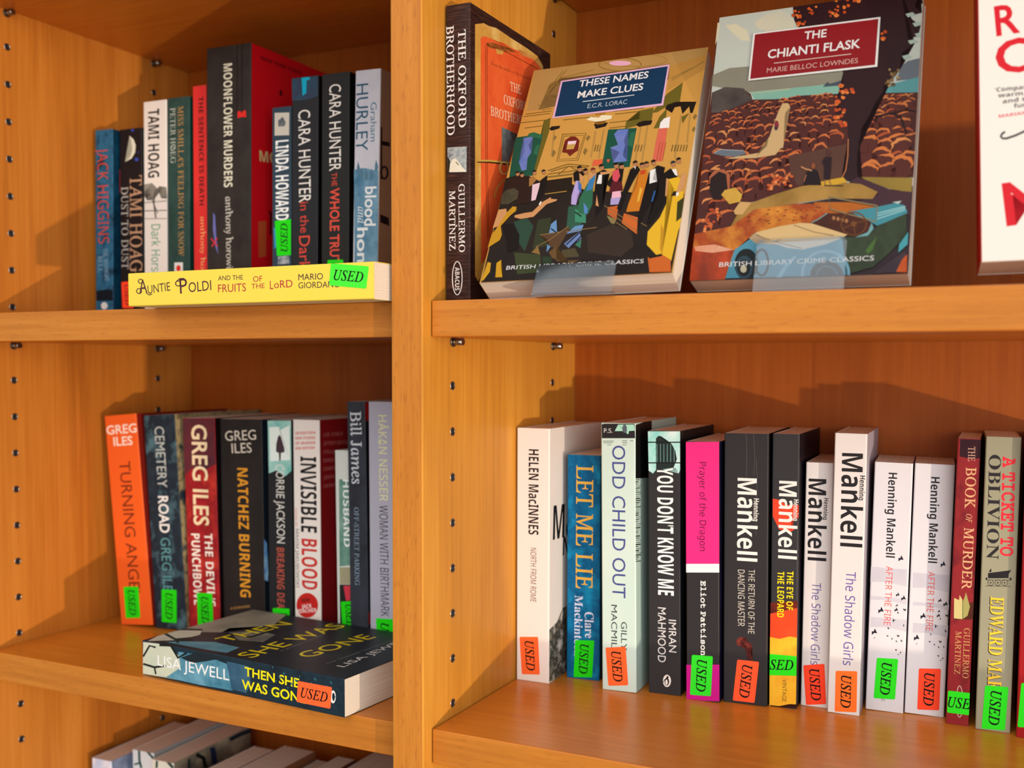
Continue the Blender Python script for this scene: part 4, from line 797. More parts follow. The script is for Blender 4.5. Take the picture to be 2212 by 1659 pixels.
  ['l','F','#b08848',[91.38,122.31,92.04,122.08,91.88,92.03,92.54,91.82]],
  ['l','F','#b08848',[96.02,122.52,96.68,122.3,96.55,91.47,97.2,91.27]],
  ['l','F','#b08848',[118.22,128.75,118.87,128.53,118.53,91.28,119.16,91.08]],
  ['l','F','#b08848',[124.07,128.73,124.71,128.55,125.26,103.48,125.89,103.32]],
  ['p','F','#e0623c',[62.7,96.5,69.2,96.3,69.2,90.9,62.3,91.2]],
  ['p','F','#e0623c',[71.7,95.6,74.4,95.6,73.4,92.5]],
  ['p','F','#e9b4d0',[24.5,174.7,104.1,177.1,104.7,139.1,24.7,139.0]],
  ['p','F','#0f3858',[25.9,173.4,103.0,175.5,103.2,141.1,26.2,140.2]],
  ['t','F','G+','THESE NAMES','#f0ece8',39.46,166.41,50.66,0.47,-0.06,6.31],
  ['t','F','G+','MAKE CLUES','#f0ece8',40.25,155.54,47.74,0.44,-0.06,6.44],
  ['l','F','#d8dcdc',[45.15,151.15,44.94,151.92,82.64,151.65,82.46,152.4]],
  ['t','F','G','E.C.R. LORAC','#b8c4cc',49.58,144.72,28.76,-0.22,0.03,3.99],
  ['p','F','n:#1e1814,#2c221c:20',[0.3,87.3,8.5,89.3,17.8,87.3,31.3,79.2,50.4,77.1,63.3,69.3,87.6,66.8,103.2,59.9,113.1,60.6,129.0,60.8,129.6,36.6,128.6,-0.7,1.9,-0.1]],
  ['p','F','#2c4838',[14.7,48.3,23.6,51.2,29.8,43.4,27.8,23.1,22.6,29.6]],
  ['p','F','#343a24',[31.9,48.6,41.0,49.6,42.4,26.4,32.9,24.5]],
  ['p','F','#2f5a45',[51.7,57.7,59.1,58.8,65.6,47.4,62.3,40.6,53.8,37.8]],
  ['p','F','#3f8a68',[56.7,55.4,65.0,51.0,66.4,42.9,58.6,44.5]],
  ['p','F','#6a94c0',[42.0,44.1,45.2,47.4,47.7,36.5,45.5,26.1,43.4,21.1,42.0,32.6]],
  ['p','F','#6a94c0',[59.3,40.9,65.1,41.7,64.5,36.9,54.3,35.1]],
  ['p','F','#6f86b8',[54.3,27.2,63.1,36.1,65.6,30.7,58.0,23.5]],
  ['p','F','#3a7a60',[62.0,25.8,65.7,29.8,66.2,22.9]],
  ['p','F','#5a4028',[36.0,35.7,48.0,36.5,56.2,41.1,53.5,31.7,50.6,23.2,43.9,26.3,43.1,30.7]],
  ['p','F','#50462c',[53.8,22.1,62.5,23.1,66.7,16.0,54.9,15.9]],
  ['p','F','#6a4c28',[45.0,21.0,49.3,25.9,51.6,13.6,67.2,13.4,61.8,10.3,48.1,16.4]],
  ['p','F','#3a2c24',[68.8,33.1,84.5,40.5,98.5,33.2,101.7,21.9,94.4,14.0,72.0,19.0]],
  ['p','F','#3c4426',[20.2,22.7,39.2,19.6,43.5,5.6,26.2,4.9]],
  ['p','F','#2c3c26',[41.1,17.8,47.2,17.3,51.2,4.2,45.5,2.9]],
  ['p','F','#8a6a34',[32.7,21.8,39.2,19.6,36.2,26.8]],
  ['p','F','#d0662a',[91.2,48.6,101.2,44.2,102.5,30.8,90.9,40.8]],
  ['p','F','#c8622a',[79.2,54.6,86.5,55.3,86.8,43.8,80.2,48.8]],
  ['p','F','#8a7a4a',[79.6,47.9,86.8,43.8,85.9,40.3,83.6,41.4]],
  ['l','F','#8a6a3c',[76.65,55.96,76.85,56.45,90.88,44.91,91.07,45.39]],
  ['l','F','#8a6a3c',[79.8,50.32,79.99,50.81,102.77,32.64,102.96,33.11]],
  ['l','F','#8a6a3c',[54.09,36.59,53.91,37.2,74.59,38.4,74.42,39.0]],
  ['l','F','#8a6a3c',[36.1,35.4,35.9,36.01,51.04,36.84,50.85,37.45]],
  ['l','F','#8a6a3c',[35.04,25.79,34.69,26.35,43.27,30.45,42.89,30.99,54.9,41.0,54.5,41.52]],
  ['l','F','#8a6a3c',[93.55,46.41,93.71,46.91,107.89,36.48,108.05,36.98]],
  ['l','F','#8a6a3c',[83.79,43.78,83.98,44.27,95.29,34.97,95.48,35.45]],
  ['l','F','#15110e',[42.52,40.13,42.91,40.87,47.08,36.2,47.46,36.93]],
  ['l','F','#15110e',[56.32,25.85,55.62,26.61,63.62,34.87,62.92,35.64]],
  ['l','F','#15110e',[59.67,23.88,58.95,24.61,66.2,32.93,65.49,33.67]],
  ['l','F','#15110e',[57.0,52.26,57.32,53.06,62.24,48.2,62.56,48.99]],
  ['p','F','#241a10',[31.6,82.0,49.8,83.0,51.5,71.5,32.2,70.6]],
  ['l','F','#a88038',[32.83,69.73,32.58,70.54,48.2,70.66,47.96,71.47]],
  ['l','F','#8a6a30',[32.12,84.35,31.76,85.59,49.84,85.03,49.5,86.26]],
  ['p','F','#17120f',[49.9,86.6,53.7,89.0,59.0,85.5,55.4,79.4,51.7,78.9]],
  ['p','F','#b8a4d8',[53.1,79.6,56.0,78.4,57.9,71.7,56.2,66.4,56.9,58.6,53.3,59.4,52.3,66.8]],
  ['p','F','#4a6cb0',[54.6,79.5,57.7,75.4,58.8,67.9,56.0,71.9]],
  ['p','F','#d0945e',[54.2,86.1,58.4,81.9,58.3,76.3,55.8,79.3]],
  ['p','F','#d0945e',[60.9,85.3,65.7,86.2,67.0,80.9,65.1,76.5,61.9,79.6]],
  ['p','F','#2f6a4c',[61.8,75.9,65.7,77.3,68.3,57.9,66.6,50.0,59.6,51.5,58.3,63.4]],
  ['p','F','#3a7cae',[62.4,78.6,66.5,83.8,66.1,70.9,61.8,69.5]],
  ['p','F','#5a86c0',[61.8,60.3,65.9,54.5,65.9,50.1,63.8,51.1]],
  ['p','F','#17120f',[66.7,84.7,71.7,86.9,76.0,83.6,72.6,81.2,75.5,68.0,75.7,53.6,72.4,46.8,67.9,68.8]],
  ['p','F','#efe8e2',[68.6,82.6,70.8,83.3,71.8,74.8,68.3,75.2]],
  ['p','F','#d0945e',[69.0,84.9,76.5,84.9,76.8,83.1,70.2,82.4]],
  ['p','F','#d0945e',[69.9,65.9,73.1,55.7,70.7,56.8]],
  ['p','F','#17120f',[75.2,74.5,80.0,86.9,85.3,86.3,85.8,73.3,81.6,67.4]],
  ['p','F','#d8505a',[77.8,84.3,81.5,86.7,83.7,80.0,82.1,73.7,78.8,77.8]],
  ['p','F','#5a1a22',[78.7,75.9,85.6,75.2,87.5,67.7,80.2,66.7,78.1,66.0]],
  ['p','F','#f0b4c4',[80.5,67.1,86.0,67.4,87.3,61.9,80.7,61.7]],
  ['p','F','#b0a0d0',[80.3,61.7,86.9,61.7,86.3,56.2,80.8,56.3]],
  ['p','F','#17120f',[90.0,84.8,94.0,88.0,96.8,84.0,93.7,75.2,90.4,62.9,88.7,50.6,85.8,52.7,87.6,66.8]],
  ['p','F','#efe6e0',[91.9,87.4,93.2,88.1,93.4,84.4]],
  ['p','F','#d07a1e',[96.3,82.2,101.1,84.4,103.1,76.0,102.4,65.3,101.9,49.4,92.5,49.4,93.0,55.5,96.5,71.3]],
  ['p','F','#e8b040',[98.9,69.2,100.7,67.2,99.9,57.5,98.6,56.8]],
  ['p','F','#c8481c',[96.9,83.1,100.5,83.6,100.7,79.9,97.5,79.4]],
  ['p','F','#17120f',[103.1,80.5,108.1,86.4,113.5,83.9,110.7,73.4,111.6,61.7,105.0,47.4,102.4,31.2,100.9,46.0,103.7,71.4]],
  ['p','F','#f0eae4',[103.6,82.3,107.1,83.8,106.5,74.7,109.7,72.6,104.8,71.3]],
  ['p','F','#2c5c9a',[108.9,65.1,113.4,64.2,109.4,56.6,108.0,56.3]],
  ['p','F','#17120f',[110.9,77.0,117.3,82.6,123.1,76.5,119.3,73.3,118.8,60.9,115.3,49.9,110.6,38.2,107.7,38.5,111.6,61.7]],
  ['p','F','#f0eae4',[118.2,81.6,121.0,81.7,122.9,75.6,121.0,76.7]],
  ['p','F','#d0945e',[115.5,74.6,117.8,73.5,118.2,65.4,117.6,59.3,116.7,60.3]],
  ['p','F','#e8b428',[117.1,73.6,122.6,74.8,126.5,72.5,125.8,66.4,128.6,60.8,128.8,53.8,130.3,36.5,128.9,31.6,127.4,8.5,120.8,9.7,110.1,22.1,109.3,32.3,115.6,42.9,120.2,60.8,121.8,65.1]],
  ['p','F','#2a2212',[122.0,63.3,125.2,63.4,125.0,59.4,120.4,59.5]],
  ['p','F','#3a3a14',[125.3,54.2,129.3,58.1,129.7,41.7,126.6,38.5]],
  ['p','F','#c88e1e',[117.0,37.7,119.8,32.3,120.7,15.5,119.1,17.3]],
  ['p','F','#d0945e',[125.3,76.3,128.8,76.8,128.3,68.8,127.0,62.7,123.5,62.2]],
  ['p','F','#f4ece6',[123.6,61.8,125.1,62.5,125.5,59.4,123.9,59.1]],
  ['p','F','#b87c50',[55.8,89.2,55.7,87.7,55.0,86.9,53.9,87.0,52.9,88.1,52.3,89.6,52.4,91.1,53.1,91.9,54.1,91.8,55.2,90.7]],
  ['p','F','#17120f',[52.1,89.6,51.9,91.7,53.5,92.6,55.4,91.3,54.9,90.3,53.2,90.1]],
  ['p','F','#b87c50',[65.8,86.4,65.8,85.0,65.1,84.2,64.0,84.3,63.0,85.3,62.4,86.8,62.5,88.3,63.2,89.1,64.2,89.0,65.3,88.0]],
  ['p','F','#7a2a1a',[62.2,86.9,62.0,88.9,63.6,89.8,65.5,88.5,65.0,87.6,63.3,87.3]],
  ['p','F','#b87c50',[71.1,88.8,71.1,87.4,70.4,86.6,69.3,86.7,68.3,87.7,67.7,89.2,67.8,90.7,68.5,91.5,69.6,91.4,70.6,90.3]],
  ['p','F','#17120f',[67.6,89.2,67.4,91.3,68.9,92.2,70.8,90.9,70.3,90.0,68.7,89.7]],
  ['p','F','#b87c50',[81.3,89.0,81.2,87.6,80.5,86.8,79.5,86.9,78.5,87.9,77.9,89.4,78.0,90.9,78.7,91.7,79.8,91.6,80.7,90.6]],
  ['p','F','#17120f',[77.8,89.5,77.6,91.5,79.1,92.4,81.0,91.1,80.5,90.2,78.8,90.0]],
  ['p','F','#b87c50',[85.2,88.1,85.1,86.7,84.4,85.9,83.4,86.0,82.4,87.0,81.8,88.5,81.9,90.0,82.6,90.8,83.7,90.6,84.6,89.6]],
  ['p','F','#17120f',[81.7,88.5,81.5,90.6,83.0,91.5,84.9,90.2,84.4,89.2,82.7,89.0]],
  ['p','F','#b87c50',[94.6,89.1,94.5,87.6,93.8,86.8,92.7,87.0,91.8,88.0,91.2,89.5,91.3,90.9,92.0,91.7,93.1,91.6,94.0,90.6]],
  ['p','F','#17120f',[91.1,89.5,90.9,91.5,92.4,92.4,94.2,91.1,93.7,90.2,92.1,90.0]],
  ['p','F','#b87c50',[99.4,86.9,99.3,85.5,98.6,84.7,97.6,84.8,96.7,85.8,96.1,87.3,96.2,88.7,96.9,89.5,98.0,89.4,98.9,88.4]],
  ['p','F','#2a1c14',[96.0,87.3,95.8,89.4,97.3,90.2,99.1,89.0,98.6,88.0,97.0,87.8]],
  ['p','F','#b87c50',[102.3,87.5,102.2,86.1,101.5,85.3,100.5,85.4,99.5,86.4,99.0,87.9,99.1,89.3,99.8,90.1,100.8,90.0,101.8,89.0]],
  ['p','F','#3a2818',[98.8,87.9,98.7,90.0,100.2,90.8,102.0,89.6,101.5,88.6,99.9,88.4]],
  ['p','F','#b87c50',[106.9,88.4,106.8,86.9,106.1,86.1,105.1,86.3,104.2,87.2,103.7,88.7,103.8,90.2,104.5,91.0,105.5,90.8,106.4,89.8]],
  ['p','F','#17120f',[103.5,88.8,103.4,90.8,104.9,91.6,106.6,90.4,106.1,89.5,104.5,89.2]],
  ['p','F','#b87c50',[120.3,85.9,120.2,84.5,119.5,83.7,118.5,83.8,117.6,84.8,117.1,86.2,117.2,87.6,117.9,88.4,118.9,88.3,119.8,87.3]],
  ['p','F','#1a2a34',[116.9,86.3,116.8,88.3,118.3,89.1,120.0,87.9,119.5,87.0,117.9,86.7]],
  ['p','F','#b87c50',[123.6,88.2,123.4,86.8,122.7,86.0,121.8,86.1,120.8,87.1,120.3,88.6,120.5,90.0,121.2,90.8,122.1,90.7,123.1,89.7]],
  ['p','F','#17120f',[120.2,88.6,120.1,90.6,121.6,91.5,123.3,90.2,122.8,89.3,121.2,89.1]],
  ['p','F','#b87c50',[60.5,86.3,60.4,84.9,59.7,84.0,58.7,84.2,57.6,85.2,57.1,86.7,57.1,88.1,57.8,89.0,58.9,88.8,59.9,87.8]],
  ['p','F','#17120f',[56.9,86.7,56.7,88.8,58.2,89.7,60.1,88.4,59.6,87.4,58.0,87.2]],
  ['p','F','#2c1a14',[2.8,85.1,8.5,89.3,17.1,86.4,22.6,71.6,24.1,64.0,13.2,63.2,11.5,74.6,3.7,77.4]],
  ['p','F','#a8743c',[18.2,85.3,21.0,86.9,24.1,83.7,21.8,79.2,19.7,77.6]],
  ['p','F','#e8c4cc',[21.8,79.2,27.5,80.5,26.9,65.6,23.9,65.0]],
  ['p','F','#17120f',[27.1,82.5,31.4,86.7,32.1,79.1,29.9,66.2,27.7,65.5]],
  ['p','F','#b87c50',[10.2,90.1,10.1,88.9,9.6,88.2,8.6,88.3,7.7,89.1,7.2,90.4,7.2,91.6,7.8,92.3,8.7,92.2,9.6,91.4]],
  ['p','F','#221a12',[7.0,90.4,6.8,92.2,8.1,92.9,9.8,91.9,9.4,91.0,8.0,90.9]],
  ['p','F','#b87c50',[13.7,88.7,13.7,87.5,13.1,86.8,12.2,86.9,11.2,87.8,10.7,89.1,10.7,90.3,11.3,91.0,12.2,90.9,13.1,90.0]],
  ['p','F','#221a12',[10.6,89.1,10.3,90.8,11.6,91.6,13.3,90.5,12.9,89.7,11.5,89.5]],
  ['p','F','#b87c50',[22.7,89.6,22.7,88.4,22.1,87.7,21.2,87.8,20.3,88.7,19.8,90.0,19.8,91.2,20.4,91.9,21.3,91.8,22.2,90.9]],
  ['p','F','#221a12',[19.6,90.0,19.4,91.7,20.7,92.4,22.4,91.4,22.0,90.6,20.6,90.4]],
  ['p','F','#b87c50',[29.6,89.3,29.6,88.1,29.0,87.4,28.1,87.5,27.2,88.4,26.7,89.7,26.7,90.9,27.3,91.6,28.2,91.5,29.1,90.6]],
  ['p','F','#221a12',[26.5,89.7,26.3,91.4,27.6,92.1,29.2,91.1,28.8,90.3,27.4,90.1]],
  ['p','F','n:#57503c,#3a3426:60',[0.6,72.9,3.1,76.5,8.5,77.8,12.8,74.5,13.0,67.9,7.4,63.8,1.7,64.3]],
  ['p','F','#d0945e',[1.1,59.7,6.6,60.1,8.7,54.4,5.0,45.5,0.1,44.1]],
  ['p','F','#d0945e',[14.3,53.8,21.2,55.1,26.6,55.5,32.1,63.2,37.6,66.9,37.9,65.4,42.7,64.5,42.2,63.2,35.7,61.1,28.3,51.2,19.1,50.2,14.3,52.0]],
  ['p','F','#f0eae4',[29.9,61.6,31.0,64.3,31.7,63.3,31.1,60.6]],
  ['p','F','#c89220',[8.1,57.2,11.1,61.6,14.1,60.8,14.4,57.5,11.1,54.1,5.8,45.4,8.3,37.9,7.7,33.5,0.2,27.8,0.6,38.6,3.6,44.7]],
  ['p','F','#d0991e',[2.9,16.0,5.5,15.0,6.3,7.9,3.1,1.1,1.7,1.1]],
  ['p','F','#d0991e',[9.5,14.7,12.4,17.1,13.6,10.1,16.3,3.0,11.3,3.1]],
  ['p','F','#17120f',[6.2,47.2,15.1,46.5,21.1,36.9,22.7,25.2,15.4,23.1,12.5,33.1]],
  ['p','F','#cc6426',[112.2,12.0,120.9,13.8,127.0,9.3,128.3,0.3,114.9,0.7]],
  ['l','F','#1a1410',[113.19,11.04,112.64,12.8,121.25,12.54,120.71,14.3]],
  ['t','F','G','BRITISH LIBRARY CRIME CLASSICS','#ece6e0',17.59,8.75,92.43,-0.77,0.03,3.08],
 ]),
 dict(n='paperback',l='autumn landscape paperback with dark red title plate tilted on a clear stand',g='paperbacks displayed face out',o=[169.52, 57.04, 50.92],ax=[[0.00607, -0.94612, 0.32376], [0.99997, 0.00725, 0.00243], [-0.00464, 0.32374, 0.94614]],s=[17.86, 189.9, 129.03],f=0.64,m=('#6a3a24', '#c6cbbd', '#8a5a34'),st=[],dec=[
  ['p','F','n:#e4dab4,#d4d0b8:25',[5.3,183.4,12.4,183.2,20.7,177.0,23.2,168.6,17.5,169.9,10.6,176.8]],
  ['p','F','n:#e0d6b2,#cfcdb8:25',[24.9,182.5,33.0,187.4,40.4,189.3,46.0,186.2,51.8,179.1,51.4,173.9,34.1,174.0,27.6,177.7]],
  ['p','F','#dcd2b0',[-3.1,187.9,1.9,185.3,1.4,173.7,-1.0,166.0]],
  ['p','F','#33262a',[-4.1,41.4,129.4,55.4,128.9,-1.5,-0.4,-0.8]],
  ['p','F','n:#c8701f,#b05a1c:30',[72.8,49.0,110.9,46.2,111.6,34.0,73.8,34.9]],
  ['p','F','n:#87826e,#94907c:14',[0.6,146.3,11.5,150.1,25.5,149.4,51.3,146.4,84.4,137.6,85.1,127.6,27.2,129.9,0.8,138.0]],
  ['p','F','#6a7076',[116.1,126.8,118.4,136.3,122.2,139.8,129.2,140.8,129.5,126.7]],
  ['p','F','n:#7fb29e,#9cc4ae:12',[26.7,130.4,67.1,129.7,84.9,130.1,85.5,121.0,51.0,121.9,30.7,123.5]],
  ['p','F','#5c9c9c',[109.1,118.9,108.8,124.2,129.5,127.9,129.3,116.3]],
  ['p','F','#c4b88c',[27.2,129.5,52.6,129.7,52.6,129.1,27.2,129.0]],
  ['p','F','#48525c',[72.6,128.2,74.9,131.4,77.1,129.9,84.8,131.8,84.7,127.8]],
  ['p','F','#4e231e',[1.3,133.1,9.7,136.2,20.7,134.0,27.2,129.0,28.8,124.6,49.4,122.5,53.0,123.5,60.3,123.7,81.2,122.3,129.3,117.3,129.5,60.7,99.3,63.3,65.0,59.0,29.7,50.5,22.1,35.8,-0.7,30.7,-0.1,77.5]],
  ['p','F','n:#5a5048,#3a2c2c:40',[1.3,133.1,9.7,136.2,22.3,133.5,28.8,124.6,17.4,120.0,6.8,117.8,2.5,118.3]],
  ['b','F','#54241e','#d2713a',[4.6,115.9,27.8,122.2,47.9,122.7,81.2,121.9,84.3,84.4,89.8,85.4,91.1,64.0,65.0,59.0,49.5,57.0,31.1,50.4,19.7,38.3,3.0,32.1,0.2,82.5],16,1.8,6.2,3],
  ['b','F','#5a2820','#d87a3c',[107.2,116.7,128.6,116.4,128.9,81.5,128.8,61.2,99.3,63.7,97.0,79.9,97.4,95.3],12,2.0,6.5,7],
  ['p','F','#d4ae78',[48.3,119.5,51.9,119.1,53.4,116.2,50.6,112.6,50.5,108.6,51.1,87.7,40.4,88.7,43.1,102.0,46.1,113.7]],
  ['p','F','#d4ae78',[41.6,96.3,50.7,95.4,51.4,90.0,46.7,83.3,34.3,82.2,15.4,83.4,21.4,84.3,36.9,85.8,41.0,90.2]],
  ['p','F','#8c2c34',[47.2,104.2,47.1,102.5,46.7,101.4,46.0,101.0,45.2,101.6,44.6,102.8,44.3,104.5,44.3,106.1,44.8,107.3,45.5,107.6,46.2,107.1,46.9,105.8]],
  ['p','F','#4a3038',[46.7,102.0,46.6,101.0,46.0,100.5,45.3,100.6,44.7,101.3,44.4,102.2,44.5,103.2,45.0,103.7,45.8,103.6,46.4,103.0]],
  ['p','F','n:#53302a,#63402f:14',[54.8,81.5,90.7,86.9,90.8,64.0,74.7,62.0,62.1,60.7,57.2,69.2]],
  ['p','F','#6c747c',[6.6,87.9,10.2,90.6,16.3,90.0,26.3,88.2,28.1,86.0,22.1,84.4,14.5,85.3]],
  ['l','F','#a8aeb0',[7.44,88.28,7.17,88.73,10.99,90.25,10.91,90.75,26.31,87.93,26.29,88.42]],
  ['p','F','#2f1418',[49.0,190.8,59.0,191.9,90.4,190.8,127.4,189.5,129.2,179.1,124.6,177.4,128.9,172.5,120.8,171.3,128.6,163.4,127.5,156.2,121.5,155.5,125.7,151.5,118.6,146.0,120.9,140.0,117.8,133.9,113.4,127.2,108.8,123.7,109.8,118.8,105.2,114.5,106.9,108.7,101.1,102.9,97.4,96.1,97.1,83.1,90.9,83.7,89.7,97.8,84.5,102.4,81.7,108.4,83.9,112.2,81.8,118.2,84.6,124.4,84.5,136.8,72.5,157.0,57.3,174.7,53.6,174.4,51.0,180.1,52.8,185.0]],
  ['p','F','#aebfae',[119.3,173.2,123.4,173.8,125.5,171.4,120.8,170.5]],
  ['p','F','#aebfae',[123.7,165.9,127.8,166.4,129.9,164.0,125.2,163.1]],
  ['p','F','#aebfae',[121.6,153.8,125.6,154.4,127.7,152.1,123.1,151.1]],
  ['p','F','#aebfae',[125.4,158.1,129.4,158.8,131.6,156.4,126.9,155.5]],
  ['p','F','#aebfae',[118.7,143.6,122.7,144.2,124.8,141.9,120.2,140.9]],
  ['p','F','#2f1418',[90.2,91.7,96.6,91.0,96.3,73.7,97.2,65.0,100.5,60.7,95.4,60.3,87.8,62.5,90.3,68.7]],
  ['l','F','#c87a48',[90.04,90.13,90.58,90.06,90.5,78.19,91.04,78.09,89.85,68.85,90.38,68.63,87.8,63.59,88.3,63.27]],
  ['p','F','#d85c22',[83.5,127.6,83.2,126.5,82.2,126.8,81.8,127.8,82.2,128.5,83.0,128.4]],
  ['p','F','#c04a20',[87.9,122.9,87.1,121.7,85.7,121.7,84.8,123.3,85.6,124.5,87.0,124.0]],
  ['p','F','#e88038',[85.6,127.4,84.6,126.0,83.2,126.2,82.2,127.9,83.1,129.1,84.5,128.6]],
  ['p','F','#d85c22',[83.8,123.5,83.6,122.9,83.0,123.0,82.4,123.7,82.9,124.1,83.6,124.1]],
  ['p','F','#c04a20',[84.5,123.8,83.9,123.2,83.2,123.0,82.5,124.0,83.1,124.7,84.0,124.5]],
  ['p','F','#e88038',[86.9,122.6,85.9,121.6,84.5,121.4,83.9,123.0,84.4,124.5,85.9,123.8]],
  ['p','F','#d85c22',[85.0,127.2,84.1,126.7,83.4,126.4,82.8,127.5,83.3,128.6,84.2,128.1]],
  ['p','F','#d85c22',[82.1,119.8,81.6,119.2,81.0,119.1,80.6,120.0,80.8,120.7,81.7,120.6]],
  ['p','F','#c04a20',[83.0,117.7,82.8,117.0,82.0,117.4,81.7,117.9,82.0,118.4,82.7,118.2]],
  ['p','F','#e88038',[83.0,114.7,82.3,113.7,81.0,113.8,80.4,115.1,81.0,116.2,82.2,116.1]],
  ['p','F','#d85c22',[84.3,116.1,83.6,114.9,82.2,115.4,81.2,116.5,82.3,117.9,83.6,117.5]],
  ['p','F','#c04a20',[82.5,115.0,81.8,114.5,81.1,114.4,80.6,115.2,81.1,115.6,81.9,115.5]],
  ['p','F','#e88038',[86.9,118.9,86.1,117.6,84.9,117.9,84.1,119.3,84.5,120.4,86.0,119.9]],
  ['p','F','#d85c22',[82.6,116.7,81.8,115.9,80.8,115.9,80.5,117.0,80.7,117.7,81.8,117.7]],
  ['p','F','#d85c22',[91.3,123.1,90.8,122.6,90.0,122.3,89.6,123.4,89.9,124.2,90.7,124.1]],
  ['p','F','#c04a20',[88.4,123.6,87.7,122.2,86.6,122.8,85.8,123.9,86.3,125.3,87.8,124.5]],
  ['p','F','#e88038',[89.0,121.9,88.3,121.2,87.3,121.2,86.6,122.2,87.2,123.2,88.4,122.8]],
  ['p','F','#d85c22',[92.5,122.0,92.1,120.7,90.6,121.2,89.6,122.3,90.4,123.2,91.7,123.0]],
  ['p','F','#c04a20',[91.8,123.9,91.2,122.7,90.0,123.0,88.8,124.3,89.7,125.3,91.1,124.9]],
  ['p','F','#d85c22',[83.2,105.3,82.5,104.4,81.0,104.3,80.3,105.6,80.8,107.1,82.1,106.7]],
  ['p','F','#c04a20',[86.6,106.2,86.0,105.3,84.7,105.1,84.0,106.5,84.7,107.4,85.8,107.6]],
  ['p','F','#e88038',[87.5,108.3,86.9,107.8,86.0,107.6,85.3,108.6,85.9,109.7,86.9,109.1]],
  ['p','F','#d85c22',[83.7,105.1,82.7,104.2,81.4,104.2,80.1,105.5,81.0,106.4,82.5,106.3]],
  ['p','F','#c04a20',[88.0,109.8,87.4,108.9,86.0,109.1,85.5,110.1,85.9,111.0,87.0,111.4]],
  ['p','F','#e88038',[84.5,105.5,84.0,104.2,82.5,104.6,81.8,105.8,82.5,106.8,83.6,106.9]],
  ['p','F','#d85c22',[84.9,110.8,84.3,110.1,83.5,110.3,83.2,111.0,83.6,111.8,84.2,111.8]],
  ['p','F','#c04a20',[83.7,110.4,82.8,109.3,81.4,109.7,80.5,110.8,81.2,112.2,82.9,111.6]],
  ['p','F','#d85c22',[89.2,99.4,89.0,98.6,87.7,98.3,87.1,99.7,87.6,100.5,88.9,100.6]],
  ['p','F','#c04a20',[87.1,99.4,86.8,98.1,85.4,98.4,84.7,99.6,85.3,100.9,86.5,100.2]],
  ['p','F','#e88038',[88.8,101.1,88.1,100.4,87.0,100.1,86.4,101.4,86.8,102.5,88.1,101.9]],
  ['p','F','#d85c22',[89.1,100.5,88.7,99.5,87.8,99.7,86.8,100.7,87.5,101.6,88.7,101.6]],
  ['p','F','#c04a20',[86.4,101.8,85.4,100.4,84.0,100.6,83.3,102.1,84.1,103.6,85.6,103.0]],
  ['p','F','#d85c22',[58.4,175.6,57.6,174.8,56.3,175.1,55.8,176.0,56.1,176.9,57.6,176.6]],
  ['p','F','#c04a20',[58.8,177.2,58.6,176.4,57.8,176.8,57.4,177.5,57.6,178.0,58.4,178.1]],
  ['p','F','#e88038',[54.3,172.3,54.0,171.8,52.8,171.9,52.2,172.7,52.7,173.3,53.7,173.1]],
  ['p','F','#d85c22',[55.9,176.6,55.3,175.5,53.7,175.2,52.3,177.2,53.2,178.0,55.1,178.2]],
  ['p','F','#c04a20',[57.3,172.8,57.0,172.1,56.2,172.3,55.7,173.0,56.1,173.5,56.9,173.4]],
  ['p','F','#e88038',[54.8,175.0,54.3,174.2,53.4,174.6,53.1,175.3,53.5,175.8,54.2,176.1]],
  ['p','F','#d85c22',[54.7,182.0,54.6,181.1,53.5,181.3,52.8,182.4,53.3,183.1,54.2,183.3]],
  ['p','F','#c04a20',[54.4,185.3,54.2,184.6,53.2,184.7,53.0,185.5,53.2,186.3,54.1,185.9]],
  ['p','F','#e88038',[52.9,183.2,52.7,182.5,51.9,182.5,51.6,183.4,51.7,184.1,52.7,184.2]],
  ['p','F','#d85c22',[52.3,186.1,51.9,185.3,50.6,185.6,49.7,186.6,50.3,187.3,51.7,187.4]],
  ['p','F','#c04a20',[51.4,183.3,51.2,181.9,49.5,182.5,49.1,183.7,49.3,184.8,50.9,184.5]],
  ['p','F','#e88038',[55.0,181.9,54.3,180.6,52.9,180.6,52.5,182.3,53.0,183.5,54.5,183.1]],
  ['p','F','#d85c22',[55.7,181.8,55.5,180.2,54.0,181.2,53.2,182.2,53.7,183.1,55.2,183.3]],
  ['p','F','#d85c22',[83.2,184.2,82.5,183.5,81.5,183.3,80.9,184.6,81.3,185.6,82.3,185.5]],
  ['p','F','#c04a20',[78.2,180.4,77.7,179.9,77.0,179.8,76.5,180.7,76.9,181.5,77.6,181.3]],
  ['p','F','#e88038',[83.3,183.8,82.9,182.7,81.5,182.8,81.0,184.3,81.5,185.1,82.6,184.9]],
  ['p','F','#d85c22',[79.1,185.2,78.7,184.2,77.7,184.6,77.1,185.5,77.8,186.5,78.5,185.9]],
  ['p','F','#c04a20',[84.9,189.2,84.3,187.8,83.1,188.5,82.4,189.6,83.0,190.4,84.3,190.1]],
  ['p','F','#e88038',[78.0,190.3,77.4,188.6,75.9,189.4,74.8,190.9,75.7,192.4,77.2,191.9]],
  ['p','F','#d85c22',[85.7,184.6,85.2,183.7,84.1,183.8,83.5,185.0,83.7,186.3,85.3,185.7]],
  ['p','F','#c04a20',[83.7,180.2,83.2,179.2,81.9,179.4,81.4,180.6,81.9,181.7,83.0,181.3]],
  ['p','F','#d85c22',[79.0,182.2,78.9,181.2,77.9,181.7,77.3,182.5,77.8,183.3,78.7,183.3]],
  ['p','F','#c04a20',[74.7,178.9,74.3,178.2,73.6,178.6,73.2,179.2,73.4,179.8,74.2,179.8]],
  ['p','F','#e88038',[79.5,178.6,78.4,177.4,76.9,177.5,75.8,179.2,76.8,180.3,78.4,179.9]],
